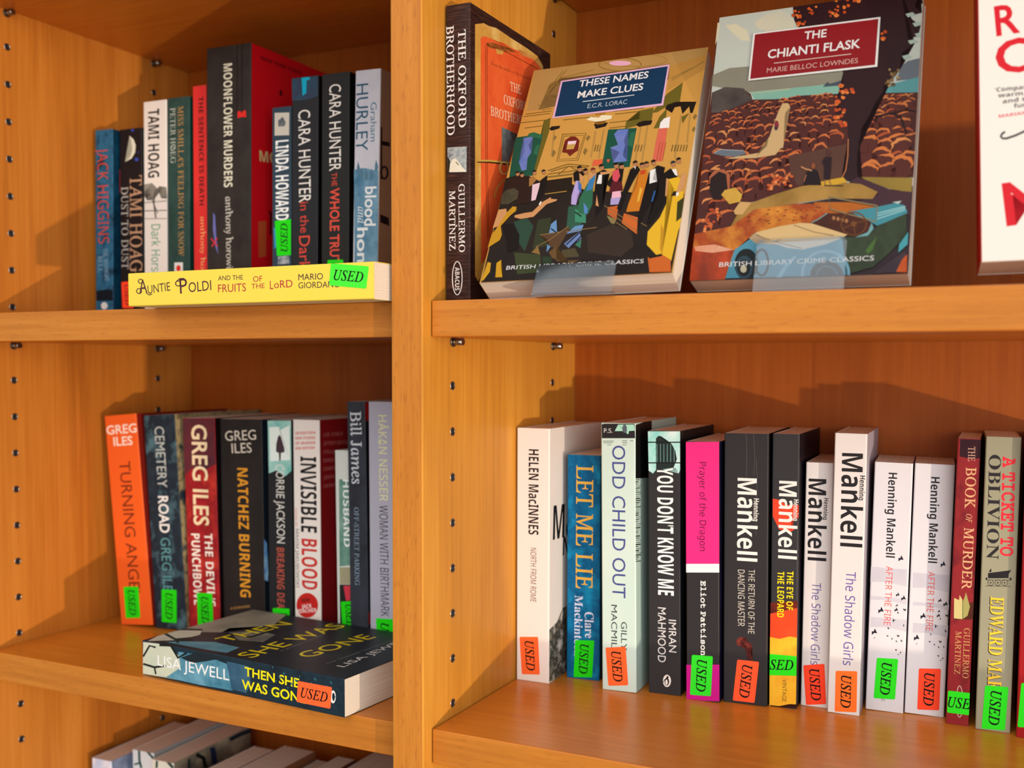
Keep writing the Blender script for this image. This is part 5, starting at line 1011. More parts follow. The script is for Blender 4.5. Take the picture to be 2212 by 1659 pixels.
  ['p','F','#d85c22',[77.5,183.2,77.0,182.8,76.3,182.7,76.0,183.4,76.2,184.1,76.9,183.8]],
  ['p','F','#c04a20',[74.7,181.8,74.1,181.0,72.7,181.2,72.4,182.2,72.5,183.2,73.7,183.2]],
  ['p','F','#e88038',[76.4,180.6,75.7,179.6,74.6,180.0,74.1,181.0,74.5,182.2,75.7,181.7]],
  ['p','F','#d85c22',[89.1,187.8,88.8,186.8,87.5,186.9,86.9,188.2,87.5,189.1,88.7,189.2]],
  ['p','F','#c04a20',[88.5,188.4,88.2,187.5,87.4,187.8,87.0,188.7,87.3,189.1,88.1,189.3]],
  ['p','F','#e88038',[92.2,187.1,91.5,185.6,89.7,186.1,89.2,187.7,89.7,189.0,91.1,189.0]],
  ['p','F','#d85c22',[90.0,188.5,89.7,187.6,88.9,187.6,88.2,188.8,88.7,189.6,89.6,189.6]],
  ['p','F','#d85c22',[61.2,186.5,61.0,185.5,59.6,185.8,58.7,186.9,59.6,188.0,60.7,187.3]],
  ['p','F','#c04a20',[63.4,182.6,62.8,181.8,61.8,181.7,61.2,183.0,61.6,184.1,62.9,183.9]],
  ['p','F','#e88038',[65.3,187.2,64.9,186.4,64.0,186.7,63.4,187.5,64.0,188.2,64.8,188.1]],
  ['p','F','#d85c22',[62.5,185.1,62.1,184.3,61.3,184.7,60.8,185.4,61.2,186.0,62.0,186.0]],
  ['p','F','#c04a20',[61.6,183.5,61.2,183.1,60.3,183.1,59.8,183.8,60.4,184.2,61.1,184.3]],
  ['p','F','#d85c22',[107.2,161.0,106.7,160.2,105.7,160.2,105.2,161.3,105.7,162.1,106.8,161.8]],
  ['p','F','#c04a20',[109.3,161.9,108.6,160.8,107.4,161.4,106.8,162.3,107.4,163.5,108.5,163.0]],
  ['p','F','#e88038',[108.1,157.2,107.8,155.7,106.3,156.1,105.3,157.6,106.1,158.9,107.6,158.7]],
  ['p','F','#d85c22',[108.7,157.4,108.5,156.8,107.8,156.8,107.3,157.6,107.7,158.3,108.4,158.3]],
  ['p','F','#c04a20',[106.6,157.9,106.4,157.3,105.5,157.5,105.0,158.1,105.6,158.7,106.2,158.7]],
  ['p','F','#8a6a40',[115.6,130.8,114.8,129.8,113.6,129.8,113.1,131.2,113.5,132.1,114.7,132.1]],
  ['p','F','#6a5030',[114.7,128.5,114.4,127.5,113.4,127.9,113.0,128.8,113.4,129.6,114.3,129.6]],
  ['p','F','#a88a58',[118.5,128.5,117.9,127.6,116.6,127.6,116.1,128.8,116.4,129.6,117.6,129.6]],
  ['p','F','#8a6a40',[118.1,133.7,117.6,132.9,116.7,132.9,116.0,134.0,116.6,134.9,117.6,134.5]],
  ['p','F','#6a5030',[116.5,131.5,116.1,130.3,114.8,130.4,114.1,131.8,114.9,133.3,116.1,132.9]],
  ['p','F','#a88a58',[112.9,134.8,112.6,134.2,111.7,134.0,111.2,135.0,111.6,135.8,112.4,135.6]],
  ['p','F','#8a6a40',[114.7,131.5,113.8,130.8,112.7,130.5,112.3,131.9,112.7,133.2,113.7,132.8]],
  ['p','F','#8a6a40',[114.9,127.3,114.4,126.5,113.2,126.4,112.3,127.6,113.0,128.7,114.2,128.1]],
  ['p','F','#6a5030',[116.0,124.3,115.3,123.1,114.1,123.4,113.0,124.7,113.8,125.5,115.1,125.6]],
  ['p','F','#a88a58',[113.5,123.6,113.1,122.7,112.0,123.0,111.3,123.9,111.9,124.6,113.1,124.4]],
  ['p','F','#8a6a40',[113.2,126.4,112.3,125.1,111.1,125.6,110.6,126.7,110.9,128.1,112.2,127.7]],
  ['p','F','#6a5030',[111.1,125.5,110.8,124.6,110.1,125.0,109.5,125.7,110.0,126.5,110.8,126.4]],
  ['l','F','#241014',[105.31,102.64,105.01,103.91,114.58,103.96,114.51,105.23,119.64,101.26,120.44,101.92,123.42,90.01,124.39,90.32]],
  ['l','F','#241014',[114.63,104.2,114.46,104.99,123.86,105.51,123.79,106.3,130.49,103.17,130.58,103.92]],
  ['p','F','n:#a88a38,#8c7030:15',[99.3,63.4,128.6,60.4,128.5,51.0,116.5,54.0,103.5,60.4]],
  ['p','F','n:#3c2230,#4a2c34:12',[97.3,63.4,103.5,60.7,116.5,53.6,128.4,51.3,128.7,35.9,113.8,42.2,96.2,46.9,109.4,50.5,109.6,53.2,99.6,58.6,92.7,60.3]],
  ['p','F','n:#b08238,#96702e,#c09248:16',[28.3,49.0,49.6,56.2,65.0,60.2,85.8,61.4,99.6,58.7,109.6,52.8,106.8,48.4,82.4,50.5,62.3,48.8,37.3,46.4,22.9,35.7]],
  ['p','F','#d8a62c',[74.7,62.0,81.5,63.2,89.0,64.1,91.6,60.9,82.5,58.9,75.5,59.6]],
  ['p','F','n:#dc741c,#a8461a,#ec9a34:26',[-0.2,31.9,22.9,35.9,37.3,46.6,62.3,48.5,82.6,46.7,82.0,40.6,71.0,34.9,59.9,34.1,38.7,30.8,26.6,18.9,22.5,-0.1,0.1,-0.6]],
  ['p','F','#7a2f14',[73.1,34.6,74.6,35.1,75.2,34.5,73.8,34.1]],
  ['p','F','#7a2f14',[50.2,44.0,51.7,44.5,52.4,43.9,51.0,43.5]],
  ['p','F','#c85a1c',[72.6,41.3,74.1,41.7,74.7,41.1,73.3,40.7]],
  ['p','F','#7a2f14',[75.5,44.8,77.0,45.3,77.6,44.7,76.2,44.3]],
  ['p','F','#c85a1c',[50.0,40.0,51.5,40.5,52.1,39.9,50.7,39.5]],
  ['p','F','#7a2f14',[68.3,40.5,69.8,41.0,70.4,40.4,69.1,40.0]],
  ['p','F','#c85a1c',[74.2,42.3,75.7,42.7,76.3,42.1,74.9,41.8]],
  ['p','F','#7a2f14',[44.7,45.5,46.2,46.0,46.9,45.4,45.5,45.0]],
  ['p','F','#c85a1c',[35.8,42.6,37.3,43.1,38.0,42.5,36.5,42.1]],
  ['p','F','#7a2f14',[65.1,44.1,66.6,44.6,67.2,44.0,65.9,43.6]],
  ['p','F','#c85a1c',[52.2,42.2,53.7,42.6,54.3,42.0,53.0,41.7]],
  ['p','F','#7a2f14',[78.7,39.7,80.2,40.1,80.8,39.6,79.5,39.2]],
  ['p','F','#c85a1c',[69.3,43.3,70.8,43.8,71.4,43.2,70.1,42.8]],
  ['p','F','#7a2f14',[73.7,45.5,75.2,46.0,75.8,45.4,74.5,45.0]],
  ['p','F','#c85a1c',[33.8,41.0,35.4,41.5,36.0,40.9,34.6,40.5]],
  ['p','F','#7a2f14',[54.6,40.9,56.1,41.4,56.7,40.8,55.3,40.4]],
  ['p','F','#c85a1c',[59.4,42.7,60.9,43.1,61.5,42.6,60.2,42.2]],
  ['p','F','#7a2f14',[61.6,42.0,63.1,42.4,63.7,41.8,62.3,41.5]],
  ['p','F','#c85a1c',[57.7,38.5,59.2,38.9,59.9,38.4,58.5,38.0]],
  ['p','F','#7a2f14',[42.7,38.9,44.3,39.4,44.9,38.8,43.5,38.4]],
  ['p','F','#c85a1c',[70.8,34.5,72.3,34.9,72.9,34.3,71.5,34.0]],
  ['p','F','#7a2f14',[51.7,38.1,53.2,38.6,53.8,38.0,52.4,37.6]],
  ['p','F','#c85a1c',[32.5,39.2,34.1,39.6,34.7,39.0,33.3,38.6]],
  ['p','F','#7a2f14',[71.8,34.6,73.3,35.1,73.9,34.5,72.5,34.1]],
  ['p','F','#c85a1c',[66.5,43.8,68.0,44.3,68.6,43.7,67.2,43.3]],
  ['p','F','#7a2f14',[64.7,39.7,66.2,40.1,66.8,39.5,65.5,39.2]],
  ['p','F','#c85a1c',[40.7,38.7,42.3,39.1,42.9,38.5,41.5,38.2]],
  ['p','F','#7a2f14',[44.0,37.9,45.6,38.3,46.2,37.8,44.8,37.4]],
  ['p','F','#c85a1c',[73.3,41.2,74.8,41.6,75.4,41.0,74.0,40.7]],
  ['p','F','#7a2f14',[33.1,38.9,34.6,39.3,35.3,38.7,33.9,38.4]],
  ['p','F','#7a2f14',[72.9,43.1,74.4,43.5,75.0,42.9,73.7,42.6]],
  ['p','F','#c85a1c',[39.6,43.5,41.2,44.0,41.8,43.4,40.4,43.0]],
  ['p','F','#7a2f14',[64.7,44.1,66.2,44.6,66.8,44.0,65.4,43.6]],
  ['p','F','#7a2f14',[39.8,39.3,41.3,39.7,42.0,39.1,40.5,38.8]],
  ['p','F','#c85a1c',[60.5,39.7,62.0,40.1,62.7,39.5,61.3,39.1]],
  ['p','F','#7a2f14',[73.9,45.4,75.4,45.9,76.0,45.3,74.6,44.9]],
  ['p','F','#c85a1c',[41.0,40.5,42.6,41.0,43.2,40.4,41.8,40.0]],
  ['p','F','#7a2f14',[45.7,36.2,47.2,36.6,47.8,36.0,46.4,35.7]],
  ['p','F','#c85a1c',[38.1,36.8,39.7,37.3,40.3,36.7,38.9,36.3]],
  ['p','F','#7a2f14',[65.6,38.4,67.1,38.9,67.7,38.3,66.4,37.9]],
  ['p','F','#c85a1c',[76.5,40.5,78.0,41.0,78.6,40.4,77.2,40.0]],
  ['p','F','#7a2f14',[43.9,42.7,45.5,43.1,46.1,42.5,44.7,42.2]],
  ['p','F','#c85a1c',[65.9,36.7,67.4,37.2,68.0,36.6,66.6,36.2]],
  ['p','F','#7a2f14',[60.3,37.4,61.8,37.9,62.4,37.3,61.0,36.9]],
  ['p','F','#c85a1c',[62.1,37.5,63.6,37.9,64.2,37.3,62.9,37.0]],
  ['p','F','#7a2f14',[32.7,38.7,34.3,39.2,34.9,38.6,33.5,38.2]],
  ['p','F','#c85a1c',[54.6,43.3,56.1,43.7,56.7,43.1,55.3,42.7]],
  ['p','F','#7a2f14',[32.5,41.4,34.1,41.9,34.7,41.3,33.3,40.9]],
  ['p','F','#7a2f14',[55.1,44.6,56.7,45.1,57.3,44.5,55.9,44.1]],
  ['p','F','#7a2f14',[44.9,38.0,46.5,38.4,47.1,37.8,45.7,37.5]],
  ['p','F','#7a2f14',[32.8,41.4,34.4,41.8,35.0,41.2,33.6,40.9]],
  ['p','F','#c85a1c',[65.7,44.2,67.2,44.6,67.8,44.0,66.4,43.6]],
  ['p','F','n:#6a2a1c,#c8481c,#3a1814:22',[-0.6,22.6,12.9,22.7,26.6,19.7,21.8,-0.1,0.3,-0.6]],
  ['p','F','n:#e8b090,#e07038:40',[0.8,23.4,13.6,23.9,26.6,19.7,13.4,18.3,1.9,20.1]],
  ['p','F','#b0603c',[5.6,71.2,8.6,75.5,14.6,76.0,19.2,71.7,19.8,61.0,15.1,54.8,13.7,61.4,7.6,61.9]],
  ['p','F','#26100f',[6.6,70.2,11.7,74.6,16.6,72.3,18.6,61.9,15.1,54.4,9.8,55.2,6.8,62.0]],
  ['p','F','n:#c8963c,#e8b848:40',[16.8,61.2,23.4,62.3,28.3,57.0,27.3,52.3,20.7,51.1,14.8,58.1]],
  ['p','F','#d8a868',[23.8,46.1,27.3,52.3,34.7,51.3,29.6,43.3,25.1,43.6]],
  ['p','F','#d4602c',[14.3,48.3,14.0,47.6,13.0,47.4,12.1,48.0,12.0,48.9,12.8,49.3,13.8,49.1]],
  ['p','F','#b84826',[10.1,48.0,9.7,47.3,8.7,47.2,7.9,47.8,7.8,48.6,8.5,49.1,9.6,48.8]],
  ['p','F','#e88a4c',[14.2,47.8,13.8,47.1,12.8,47.0,11.9,47.6,11.9,48.4,12.6,48.9,13.6,48.6]],
  ['p','F','#d4602c',[13.9,47.0,13.5,46.3,12.5,46.2,11.7,46.8,11.6,47.6,12.4,48.1,13.4,47.8]],
  ['p','F','#b84826',[11.2,47.9,10.8,47.2,9.8,47.1,9.0,47.7,8.9,48.5,9.7,49.0,10.7,48.7]],
  ['p','F','#e88a4c',[14.5,45.9,14.1,45.2,13.1,45.1,12.3,45.7,12.2,46.5,12.9,47.0,14.0,46.7]],
  ['p','F','#d4602c',[15.4,43.8,15.0,43.1,14.0,42.9,13.2,43.5,13.1,44.4,13.9,44.8,14.9,44.6]],
  ['p','F','#b84826',[13.1,45.4,12.7,44.7,11.7,44.6,10.8,45.2,10.7,46.0,11.5,46.5,12.5,46.2]],
  ['p','F','#d4602c',[10.2,36.7,9.9,35.9,8.9,35.8,8.0,36.4,7.9,37.2,8.7,37.7,9.7,37.4]],
  ['p','F','#b84826',[13.0,39.4,12.7,38.7,11.7,38.5,10.8,39.1,10.7,39.9,11.5,40.4,12.5,40.2]],
  ['p','F','#e88a4c',[7.7,33.4,7.3,32.7,6.3,32.6,5.4,33.2,5.3,34.0,6.1,34.5,7.1,34.2]],
  ['p','F','#d4602c',[11.2,36.2,10.9,35.5,9.9,35.3,9.0,35.9,8.9,36.7,9.7,37.2,10.7,37.0]],
  ['p','F','#b84826',[9.1,41.3,8.7,40.6,7.7,40.5,6.8,41.0,6.7,41.9,7.5,42.3,8.5,42.1]],
  ['p','F','#e88a4c',[7.8,35.0,7.5,34.3,6.5,34.2,5.6,34.7,5.5,35.6,6.3,36.0,7.3,35.8]],
  ['p','F','#d4602c',[8.0,36.6,7.7,35.9,6.7,35.7,5.8,36.3,5.7,37.1,6.5,37.6,7.5,37.4]],
  ['p','F','#b84826',[9.3,40.0,9.0,39.3,8.0,39.2,7.1,39.7,7.0,40.6,7.8,41.0,8.8,40.8]],
  ['p','F','#e88a4c',[6.0,41.1,5.6,40.4,4.6,40.2,3.7,40.8,3.6,41.6,4.4,42.1,5.4,41.9]],
  ['p','F','#d4602c',[49.9,67.9,49.5,67.2,48.5,67.1,47.7,67.7,47.6,68.5,48.4,69.0,49.4,68.7]],
  ['p','F','#b84826',[48.6,65.3,48.2,64.6,47.3,64.5,46.5,65.1,46.4,65.9,47.1,66.4,48.1,66.1]],
  ['p','F','#e88a4c',[50.2,68.5,49.8,67.8,48.8,67.7,48.0,68.3,47.9,69.1,48.7,69.6,49.7,69.3]],
  ['p','F','#d4602c',[48.1,63.9,47.8,63.2,46.8,63.1,46.0,63.7,45.9,64.5,46.6,65.0,47.6,64.7]],
  ['p','F','#b84826',[49.7,66.0,49.3,65.3,48.3,65.2,47.5,65.8,47.5,66.6,48.2,67.1,49.2,66.8]],
  ['p','F','#e88a4c',[49.7,63.5,49.3,62.8,48.4,62.7,47.5,63.3,47.5,64.1,48.2,64.6,49.2,64.3]],
  ['p','F','#d4602c',[51.2,65.5,50.9,64.8,49.9,64.6,49.1,65.2,49.0,66.1,49.8,66.5,50.8,66.2]],
  ['p','F','#b84826',[45.3,69.2,45.0,68.5,44.0,68.4,43.2,69.0,43.1,69.8,43.8,70.2,44.8,70.0]],
  ['p','F','#e88a4c',[49.8,64.4,49.4,63.7,48.5,63.6,47.7,64.1,47.6,65.0,48.3,65.4,49.3,65.2]],
  ['p','F','#d4602c',[55.4,63.6,55.1,62.9,54.1,62.8,53.3,63.4,53.2,64.2,54.0,64.7,55.0,64.4]],
  ['p','F','#b84826',[53.4,66.5,53.0,65.7,52.1,65.6,51.3,66.2,51.2,67.1,51.9,67.5,52.9,67.2]],
  ['p','F','#e88a4c',[55.0,63.2,54.6,62.5,53.6,62.4,52.8,63.0,52.8,63.8,53.5,64.2,54.5,64.0]],
  ['p','F','#d4602c',[59.3,67.0,58.9,66.3,58.0,66.2,57.1,66.8,57.1,67.6,57.8,68.1,58.8,67.8]],
  ['p','F','#b84826',[52.5,66.8,52.1,66.0,51.1,65.9,50.3,66.5,50.2,67.4,51.0,67.8,52.0,67.5]],
  ['p','F','#e88a4c',[59.0,60.7,58.6,60.0,57.6,59.9,56.8,60.5,56.8,61.3,57.5,61.8,58.5,61.5]],
  ['p','F','#d4602c',[52.1,67.1,51.7,66.4,50.8,66.3,50.0,66.8,49.9,67.7,50.6,68.1,51.6,67.9]],
  ['p','F','#b84826',[55.8,61.9,55.4,61.1,54.5,61.0,53.7,61.6,53.6,62.4,54.4,62.9,55.3,62.6]],
  ['p','F','#e88a4c',[56.2,65.9,55.9,65.2,54.9,65.1,54.1,65.7,54.0,66.5,54.8,67.0,55.7,66.7]],
  ['p','F','#d4602c',[47.3,60.5,47.0,59.8,46.0,59.7,45.2,60.3,45.1,61.1,45.8,61.6,46.8,61.3]],
  ['p','F','#b84826',[46.9,60.1,46.6,59.3,45.6,59.2,44.8,59.8,44.7,60.6,45.4,61.1,46.4,60.8]],
  ['p','F','#e88a4c',[47.4,60.8,47.0,60.1,46.0,60.0,45.2,60.6,45.1,61.4,45.9,61.9,46.9,61.6]],
  ['p','F','#d4602c',[46.1,62.1,45.7,61.4,44.8,61.3,43.9,61.8,43.9,62.7,44.6,63.1,45.6,62.9]],
  ['p','F','#b84826',[45.7,59.3,45.3,58.6,44.4,58.5,43.6,59.1,43.5,59.9,44.2,60.4,45.2,60.1]],
  ['p','F','#e88a4c',[47.3,59.4,46.9,58.7,45.9,58.6,45.1,59.2,45.0,60.0,45.8,60.5,46.8,60.2]],
  ['p','F','#d4602c',[45.5,62.2,45.1,61.5,44.1,61.4,43.3,62.0,43.2,62.8,44.0,63.3,45.0,63.0]],
  ['p','F','#1f1014',[66.8,69.2,69.8,71.2,73.2,70.2,74.1,65.4,76.6,59.7,65.6,60.7,66.8,64.4]],
  ['l','F','#cc8e5c',[63.12,72.92,63.44,73.74,66.15,71.03,66.36,71.9,70.17,69.63,70.3,70.54]],
  ['p','F','#94502c',[72.0,73.0,71.8,71.8,71.3,71.2,70.5,71.2,69.8,72.0,69.5,73.3,69.6,74.4,70.2,75.1,71.0,75.1,71.7,74.3]],
  ['l','F','#b06a48',[66.09,62.78,65.54,63.03,67.16,67.46,66.62,67.71]],
  ['p','F','#2a141c',[75.9,75.9,77.7,79.0,81.4,78.4,81.5,72.7,81.4,63.0,77.8,63.3,77.4,72.2]],
  ['p','F','#5a302c',[80.7,81.6,80.5,80.5,80.0,79.9,79.2,80.0,78.5,80.7,78.2,81.9,78.4,83.0,79.0,83.6,79.7,83.5,80.4,82.8]],
  ['l','F','#a8684c',[78.12,63.31,78.67,63.27,78.37,59.68,78.92,59.63]],
  ['l','F','#a8684c',[80.72,63.01,81.23,63.15,81.85,59.54,82.36,59.68]],
  ['l','F','#2a1820',[78.33,59.05,78.3,59.68,89.41,58.01,89.38,58.63]],
  ['p','F','#46909c',[109.8,42.9,118.9,44.5,124.3,43.3,126.8,38.9,126.4,36.8,110.4,30.7,105.0,34.5,93.9,40.9]],
  ['l','F','#a4d2d0',[110.1,38.38,109.94,38.98,125.59,41.84,125.44,42.43]],
  ['l','F','#a4d2d0',[110.2,36.72,110.02,37.3,125.65,40.85,125.48,41.43]],
  ['l','F','#a4d2d0',[110.31,34.75,110.12,35.33,125.71,39.68,125.53,40.26]],
  ['p','F','n:#28301f,#3a4630,#22261f:30',[91.5,24.8,98.2,24.1,108.0,27.5,110.8,30.7,126.4,37.6,126.9,23.4,116.7,11.4,109.3,4.4,95.0,0.5,93.1,20.1]],
  ['p','F','#4a6c30',[104.7,15.0,108.4,20.7,110.8,23.6,108.7,15.5,106.2,13.0]],
  ['p','F','n:#3c1a10,#5a2c1a:40',[72.4,34.9,81.3,40.6,95.3,39.7,107.2,32.7,105.7,26.9,97.5,25.5,90.8,25.3]],
  ['p','F','#74a8a8',[107.2,32.8,108.6,29.0,105.5,24.6,98.3,23.9,105.4,26.9]],
  ['l','F','#7aa4a0',[72.49,34.88,72.22,35.45,76.53,36.8,76.22,37.34,81.46,40.5,81.12,41.03]],
  ['p','F','#b07848',[86.2,37.2,86.0,36.3,85.4,35.9,84.7,36.3,84.3,37.3,84.5,38.3,85.2,38.6,85.9,38.2]],
  ['p','F','#b07848',[88.7,36.4,88.5,35.5,87.9,35.1,87.2,35.6,86.8,36.5,87.1,37.5,87.7,37.9,88.4,37.4]],
  ['p','F','#b07848',[91.2,35.7,91.0,34.7,90.4,34.4,89.7,34.8,89.3,35.8,89.5,36.7,90.2,37.1,90.9,36.6]],
  ['p','F','#b07848',[93.7,34.9,93.5,33.9,92.8,33.6,92.2,34.0,91.8,35.0,92.0,36.0,92.7,36.3,93.4,35.9]],
  ['p','F','n:#448aa2,#5a9cb0:14',[22.8,0.7,24.6,9.6,26.9,19.6,35.8,26.1,48.0,22.5,68.1,17.6,91.2,23.9,94.9,0.2]],
  ['p','F','#171c1e',[42.5,9.2,42.4,6.0,41.6,3.1,40.2,0.9,38.3,-0.5,36.0,-0.9,33.7,-0.4,31.5,1.2,29.6,3.6,28.3,6.5,27.6,9.8,27.7,13.0,28.5,15.9,30.0,18.2,31.9,19.6,34.2,20.0,36.5,19.4,38.7,17.8,40.6,15.4,41.9,12.4]],
  ['p','F','#2c4450',[39.3,7.4,39.2,5.0,38.6,2.9,37.6,1.3,36.2,0.2,34.5,-0.1,32.8,0.4,31.2,1.5,29.8,3.3,28.8,5.4,28.4,7.8,28.4,10.2,29.0,12.3,30.1,14.0,31.5,15.0,33.1,15.3,34.9,14.9,36.5,13.7,37.8,11.9,38.8,9.7]],
  ['p','F','#10181c',[37.7,7.0,37.7,5.3,37.2,3.8,36.5,2.6,35.4,1.9,34.2,1.7,32.9,2.0,31.8,2.8,30.8,4.1,30.0,5.7,29.7,7.4,29.7,9.1,30.2,10.6,31.0,11.8,32.0,12.5,33.2,12.8,34.5,12.4,35.7,11.6,36.7,10.3,37.4,8.8]],
  ['p','F','#cabfa0',[35.6,6.4,35.4,5.1,34.8,4.3,33.8,4.0,32.8,4.4,31.9,5.3,31.6,6.5,31.7,7.7,32.4,8.6,33.4,8.9,34.4,8.5,35.2,7.6]],
  ['l','F','#223038',[47.63,10.13,49.04,9.98,47.69,8.27,49.1,8.04,47.55,6.57,48.95,6.16,47.24,5.08,48.59,4.46,46.77,3.87,48.03,3.02,46.21,3.03,47.27,1.89,45.61,2.57,46.31,1.16,45.04,2.45,45.16,0.93,44.44,2.61,43.97,1.25,43.76,3.12,42.87,2.07,43.04,4.02,41.91,3.26,42.37,5.28,41.1,4.77,41.8,6.81,40.45,6.51,41.37,8.55,39.97,8.43,41.12,10.38,39.7,10.44,41.06,12.2,39.63,12.44,41.19,13.91,39.78,14.34,41.51,15.42,40.13,16.06,41.97,16.64,40.7,17.52,42.54,17.49,41.46,18.65,43.15,17.95,42.44,19.38,43.72,18.07,43.59,19.61,44.33,17.89,44.8,19.26,45.01,17.37,45.9,18.43,45.73,16.45,46.86,17.21,46.4,15.19,47.67,15.69,46.97,13.64,48.31,13.93,47.39,11.91,48.77,12.02,47.64,10.04,49.03,10.06]],
  ['p','F','#e0bb80',[35.4,27.1,39.1,30.6,52.8,33.7,65.4,35.3,72.4,34.6,93.8,25.9,90.9,24.0,68.0,18.9,50.9,21.9,39.3,23.7]],
  ['p','F','#b89a78',[35.4,26.7,39.1,30.2,47.9,24.0,40.8,22.4]],
  ['p','F','#dcd2c2',[49.4,23.2,90.9,23.8,81.6,20.3,68.1,17.6,58.9,19.2]],
  ['l','F','#5a4030',[39.53,28.6,39.63,28.98,50.71,23.68,50.78,24.06,67.99,18.14,68.05,18.51]],
  ['l','F','#5a4030',[61.92,33.92,62.01,34.29,74.16,28.54,74.23,28.92,86.01,25.56,86.05,25.94]],
  ['l','F','#7cb0c0',[95.35,1.36,96.93,1.09,95.22,-1.66,96.78,-2.13,94.48,-4.41,95.94,-5.25,93.17,-6.85,94.45,-8.01,91.35,-8.87,92.4,-10.29,89.1,-10.36,89.86,-11.97,86.53,-11.26,86.98,-12.98,83.77,-11.5,83.89,-13.26,80.95,-11.09,80.73,-12.79,78.22,-10.02,77.66,-11.6,75.72,-8.36,74.83,-9.73,73.56,-6.18,72.39,-7.27,71.87,-3.59,70.47,-4.34,70.72,-0.73,69.16,-1.09,70.19,2.26,68.55,2.33,70.29,5.24,68.66,5.72,71.03,8.05,69.5,8.92,72.36,10.54,71.02,11.75,74.24,12.59,73.14,14.08,76.54,14.09,75.75,15.77,79.17,14.97,78.7,16.75,81.98,15.17,81.86,16.97,84.82,14.69,85.05,16.43,87.55,13.56,88.12,15.15,90.03,11.85,90.91,13.22,92.14,9.63,93.29,10.72,93.77,7.04,95.14,7.78,94.86,4.2,96.37,4.55,95.36,1.15,96.91,1.29]],
  ['p','F','#27404a',[93.2,-0.1,92.9,-3.0,91.7,-5.6,89.8,-7.6,87.2,-8.8,84.3,-9.2,81.3,-8.6,78.5,-7.2,76.2,-5.0,74.7,-2.4,74.0,0.6,74.2,3.5,75.4,6.1,77.4,8.2,80.1,9.4,83.0,9.7,86.0,9.1,88.8,7.7,91.0,5.5,92.6,2.8]],
  ['l','F','#5a8494',[89.24,0.05,89.78,-0.05,89.19,-1.22,89.71,-1.39,88.85,-2.39,89.34,-2.68,88.26,-3.42,88.69,-3.82,87.44,-4.28,87.78,-4.76,86.43,-4.91,86.68,-5.45,85.27,-5.28,85.42,-5.86,84.03,-5.38,84.07,-5.97,82.77,-5.19,82.7,-5.77,81.55,-4.73,81.37,-5.27,80.44,-4.02,80.16,-4.49,79.49,-3.1,79.11,-3.48,78.75,-2.01,78.29,-2.27,78.25,-0.81,77.74,-0.93,78.02,0.45,77.48,0.47,78.08,1.69,77.54,1.86,78.41,2.87,77.91,3.16,79.01,3.91,78.57,4.32,79.84,4.77,79.49,5.27,80.86,5.4,80.61,5.96,82.03,5.77,81.88,6.36,83.28,5.86,83.24,6.46,84.54,5.67,84.61,6.24,85.76,5.19,85.94,5.73,86.87,4.47,87.15,4.94,87.81,3.54,88.19,3.92,88.54,2.45,88.99,2.71,89.03,1.26,89.53,1.38,89.25,-0.03,89.77,0.03]],
  ['p','F','#7ab2c4',[54.1,-0.1,58.3,8.1,63.5,14.0,65.6,13.1,60.5,7.2,56.9,-0.3]],
  ['l','F','#8c7a58',[109.8,44.07,109.7,43.19,81.2,51.94,81.32,51.01,82.68,42.81,83.0,43.61,109.7,32.97,109.59,33.87,110.28,43.55,109.49,43.69]],
  ['l','F','#70401c',[103.8,32.33,104.59,32.17,103.73,30.73,104.5,30.46,103.32,29.27,104.04,28.82,102.6,27.99,103.23,27.37,101.6,26.94,102.12,26.19,100.38,26.17,100.75,25.33,98.98,25.73,99.2,24.84,97.49,25.64,97.54,24.74,95.96,25.9,95.85,25.03,94.5,26.51,94.22,25.71,93.15,27.43,92.72,26.73,92.01,28.62,91.44,28.06,91.12,30.01,90.43,29.63,90.52,31.53,89.76,31.36,90.25,33.12,89.45,33.17,90.32,34.68,89.53,34.95,90.73,36.15,89.99,36.62,91.46,37.45,90.81,38.09,92.47,38.51,91.95,39.28,93.71,39.28,93.33,40.14,95.13,39.72,94.91,40.62,96.64,39.79,96.58,40.7,98.16,39.51,98.28,40.39,99.63,38.89,99.91,39.69,100.96,37.95,101.39,38.65,102.09,36.76,102.66,37.31,102.97,35.36,103.65,35.74,103.55,33.85,104.3,34.01,103.81,32.22,104.59,32.28]],
  ['l','F','#70401c',[96.91,33.05,97.22,32.34,91.02,30.37,91.33,29.66]],
  ['l','F','#70401c',[97.18,32.33,96.94,33.06,103.74,34.19,103.51,34.92]],
  ['l','F','#70401c',[96.73,32.67,97.39,32.72,97.79,26.17,98.45,26.22]],
  ['p','F','#7a4a22',[98.7,32.6,98.4,31.6,97.7,30.9,96.7,31.0,95.8,31.7,95.5,32.8,95.7,33.8,96.5,34.4,97.5,34.4,98.3,33.7]],
  ['p','F','#4aa0a8',[123.1,12.9,123.3,18.1,127.9,25.6,127.9,17.8]],
  ['p','F','#c8d8d0',[118.2,45.3,123.4,45.7,121.5,43.9]],
  ['p','F','n:#3a2c34,#4a3840:20',[109.5,0.3,115.7,5.6,126.9,13.8,128.2,0.7]],
  ['p','F','n:#c8481c,#e0702c:30',[122.4,0.9,125.2,8.1,127.9,11.6,128.3,0.4]],
  ['p','F','#f0ebe4',[25.1,173.5,104.7,173.0,104.7,137.7,24.9,138.3]],
  ['p','F','#92121a',[26.4,172.5,103.5,171.8,103.3,139.2,26.1,139.5]],
  ['t','F','G+','THE','#f0ebe6',58.54,163.9,13.9,-0.22,0.09,5.73],
  ['t','F','G+','CHIANTI FLASK','#f0ebe6',36.16,153.2,57.56,-0.48,0.05,6.28],
  ['l','F','#e0c8b8',[40.7,148.75,40.59,149.34,88.58,148.68,88.48,149.25]],
  ['t','F','G','MARIE BELLOC LOWNDES','#d8aca0',36.51,142.56,56.44,-0.55,0.03,3.53],
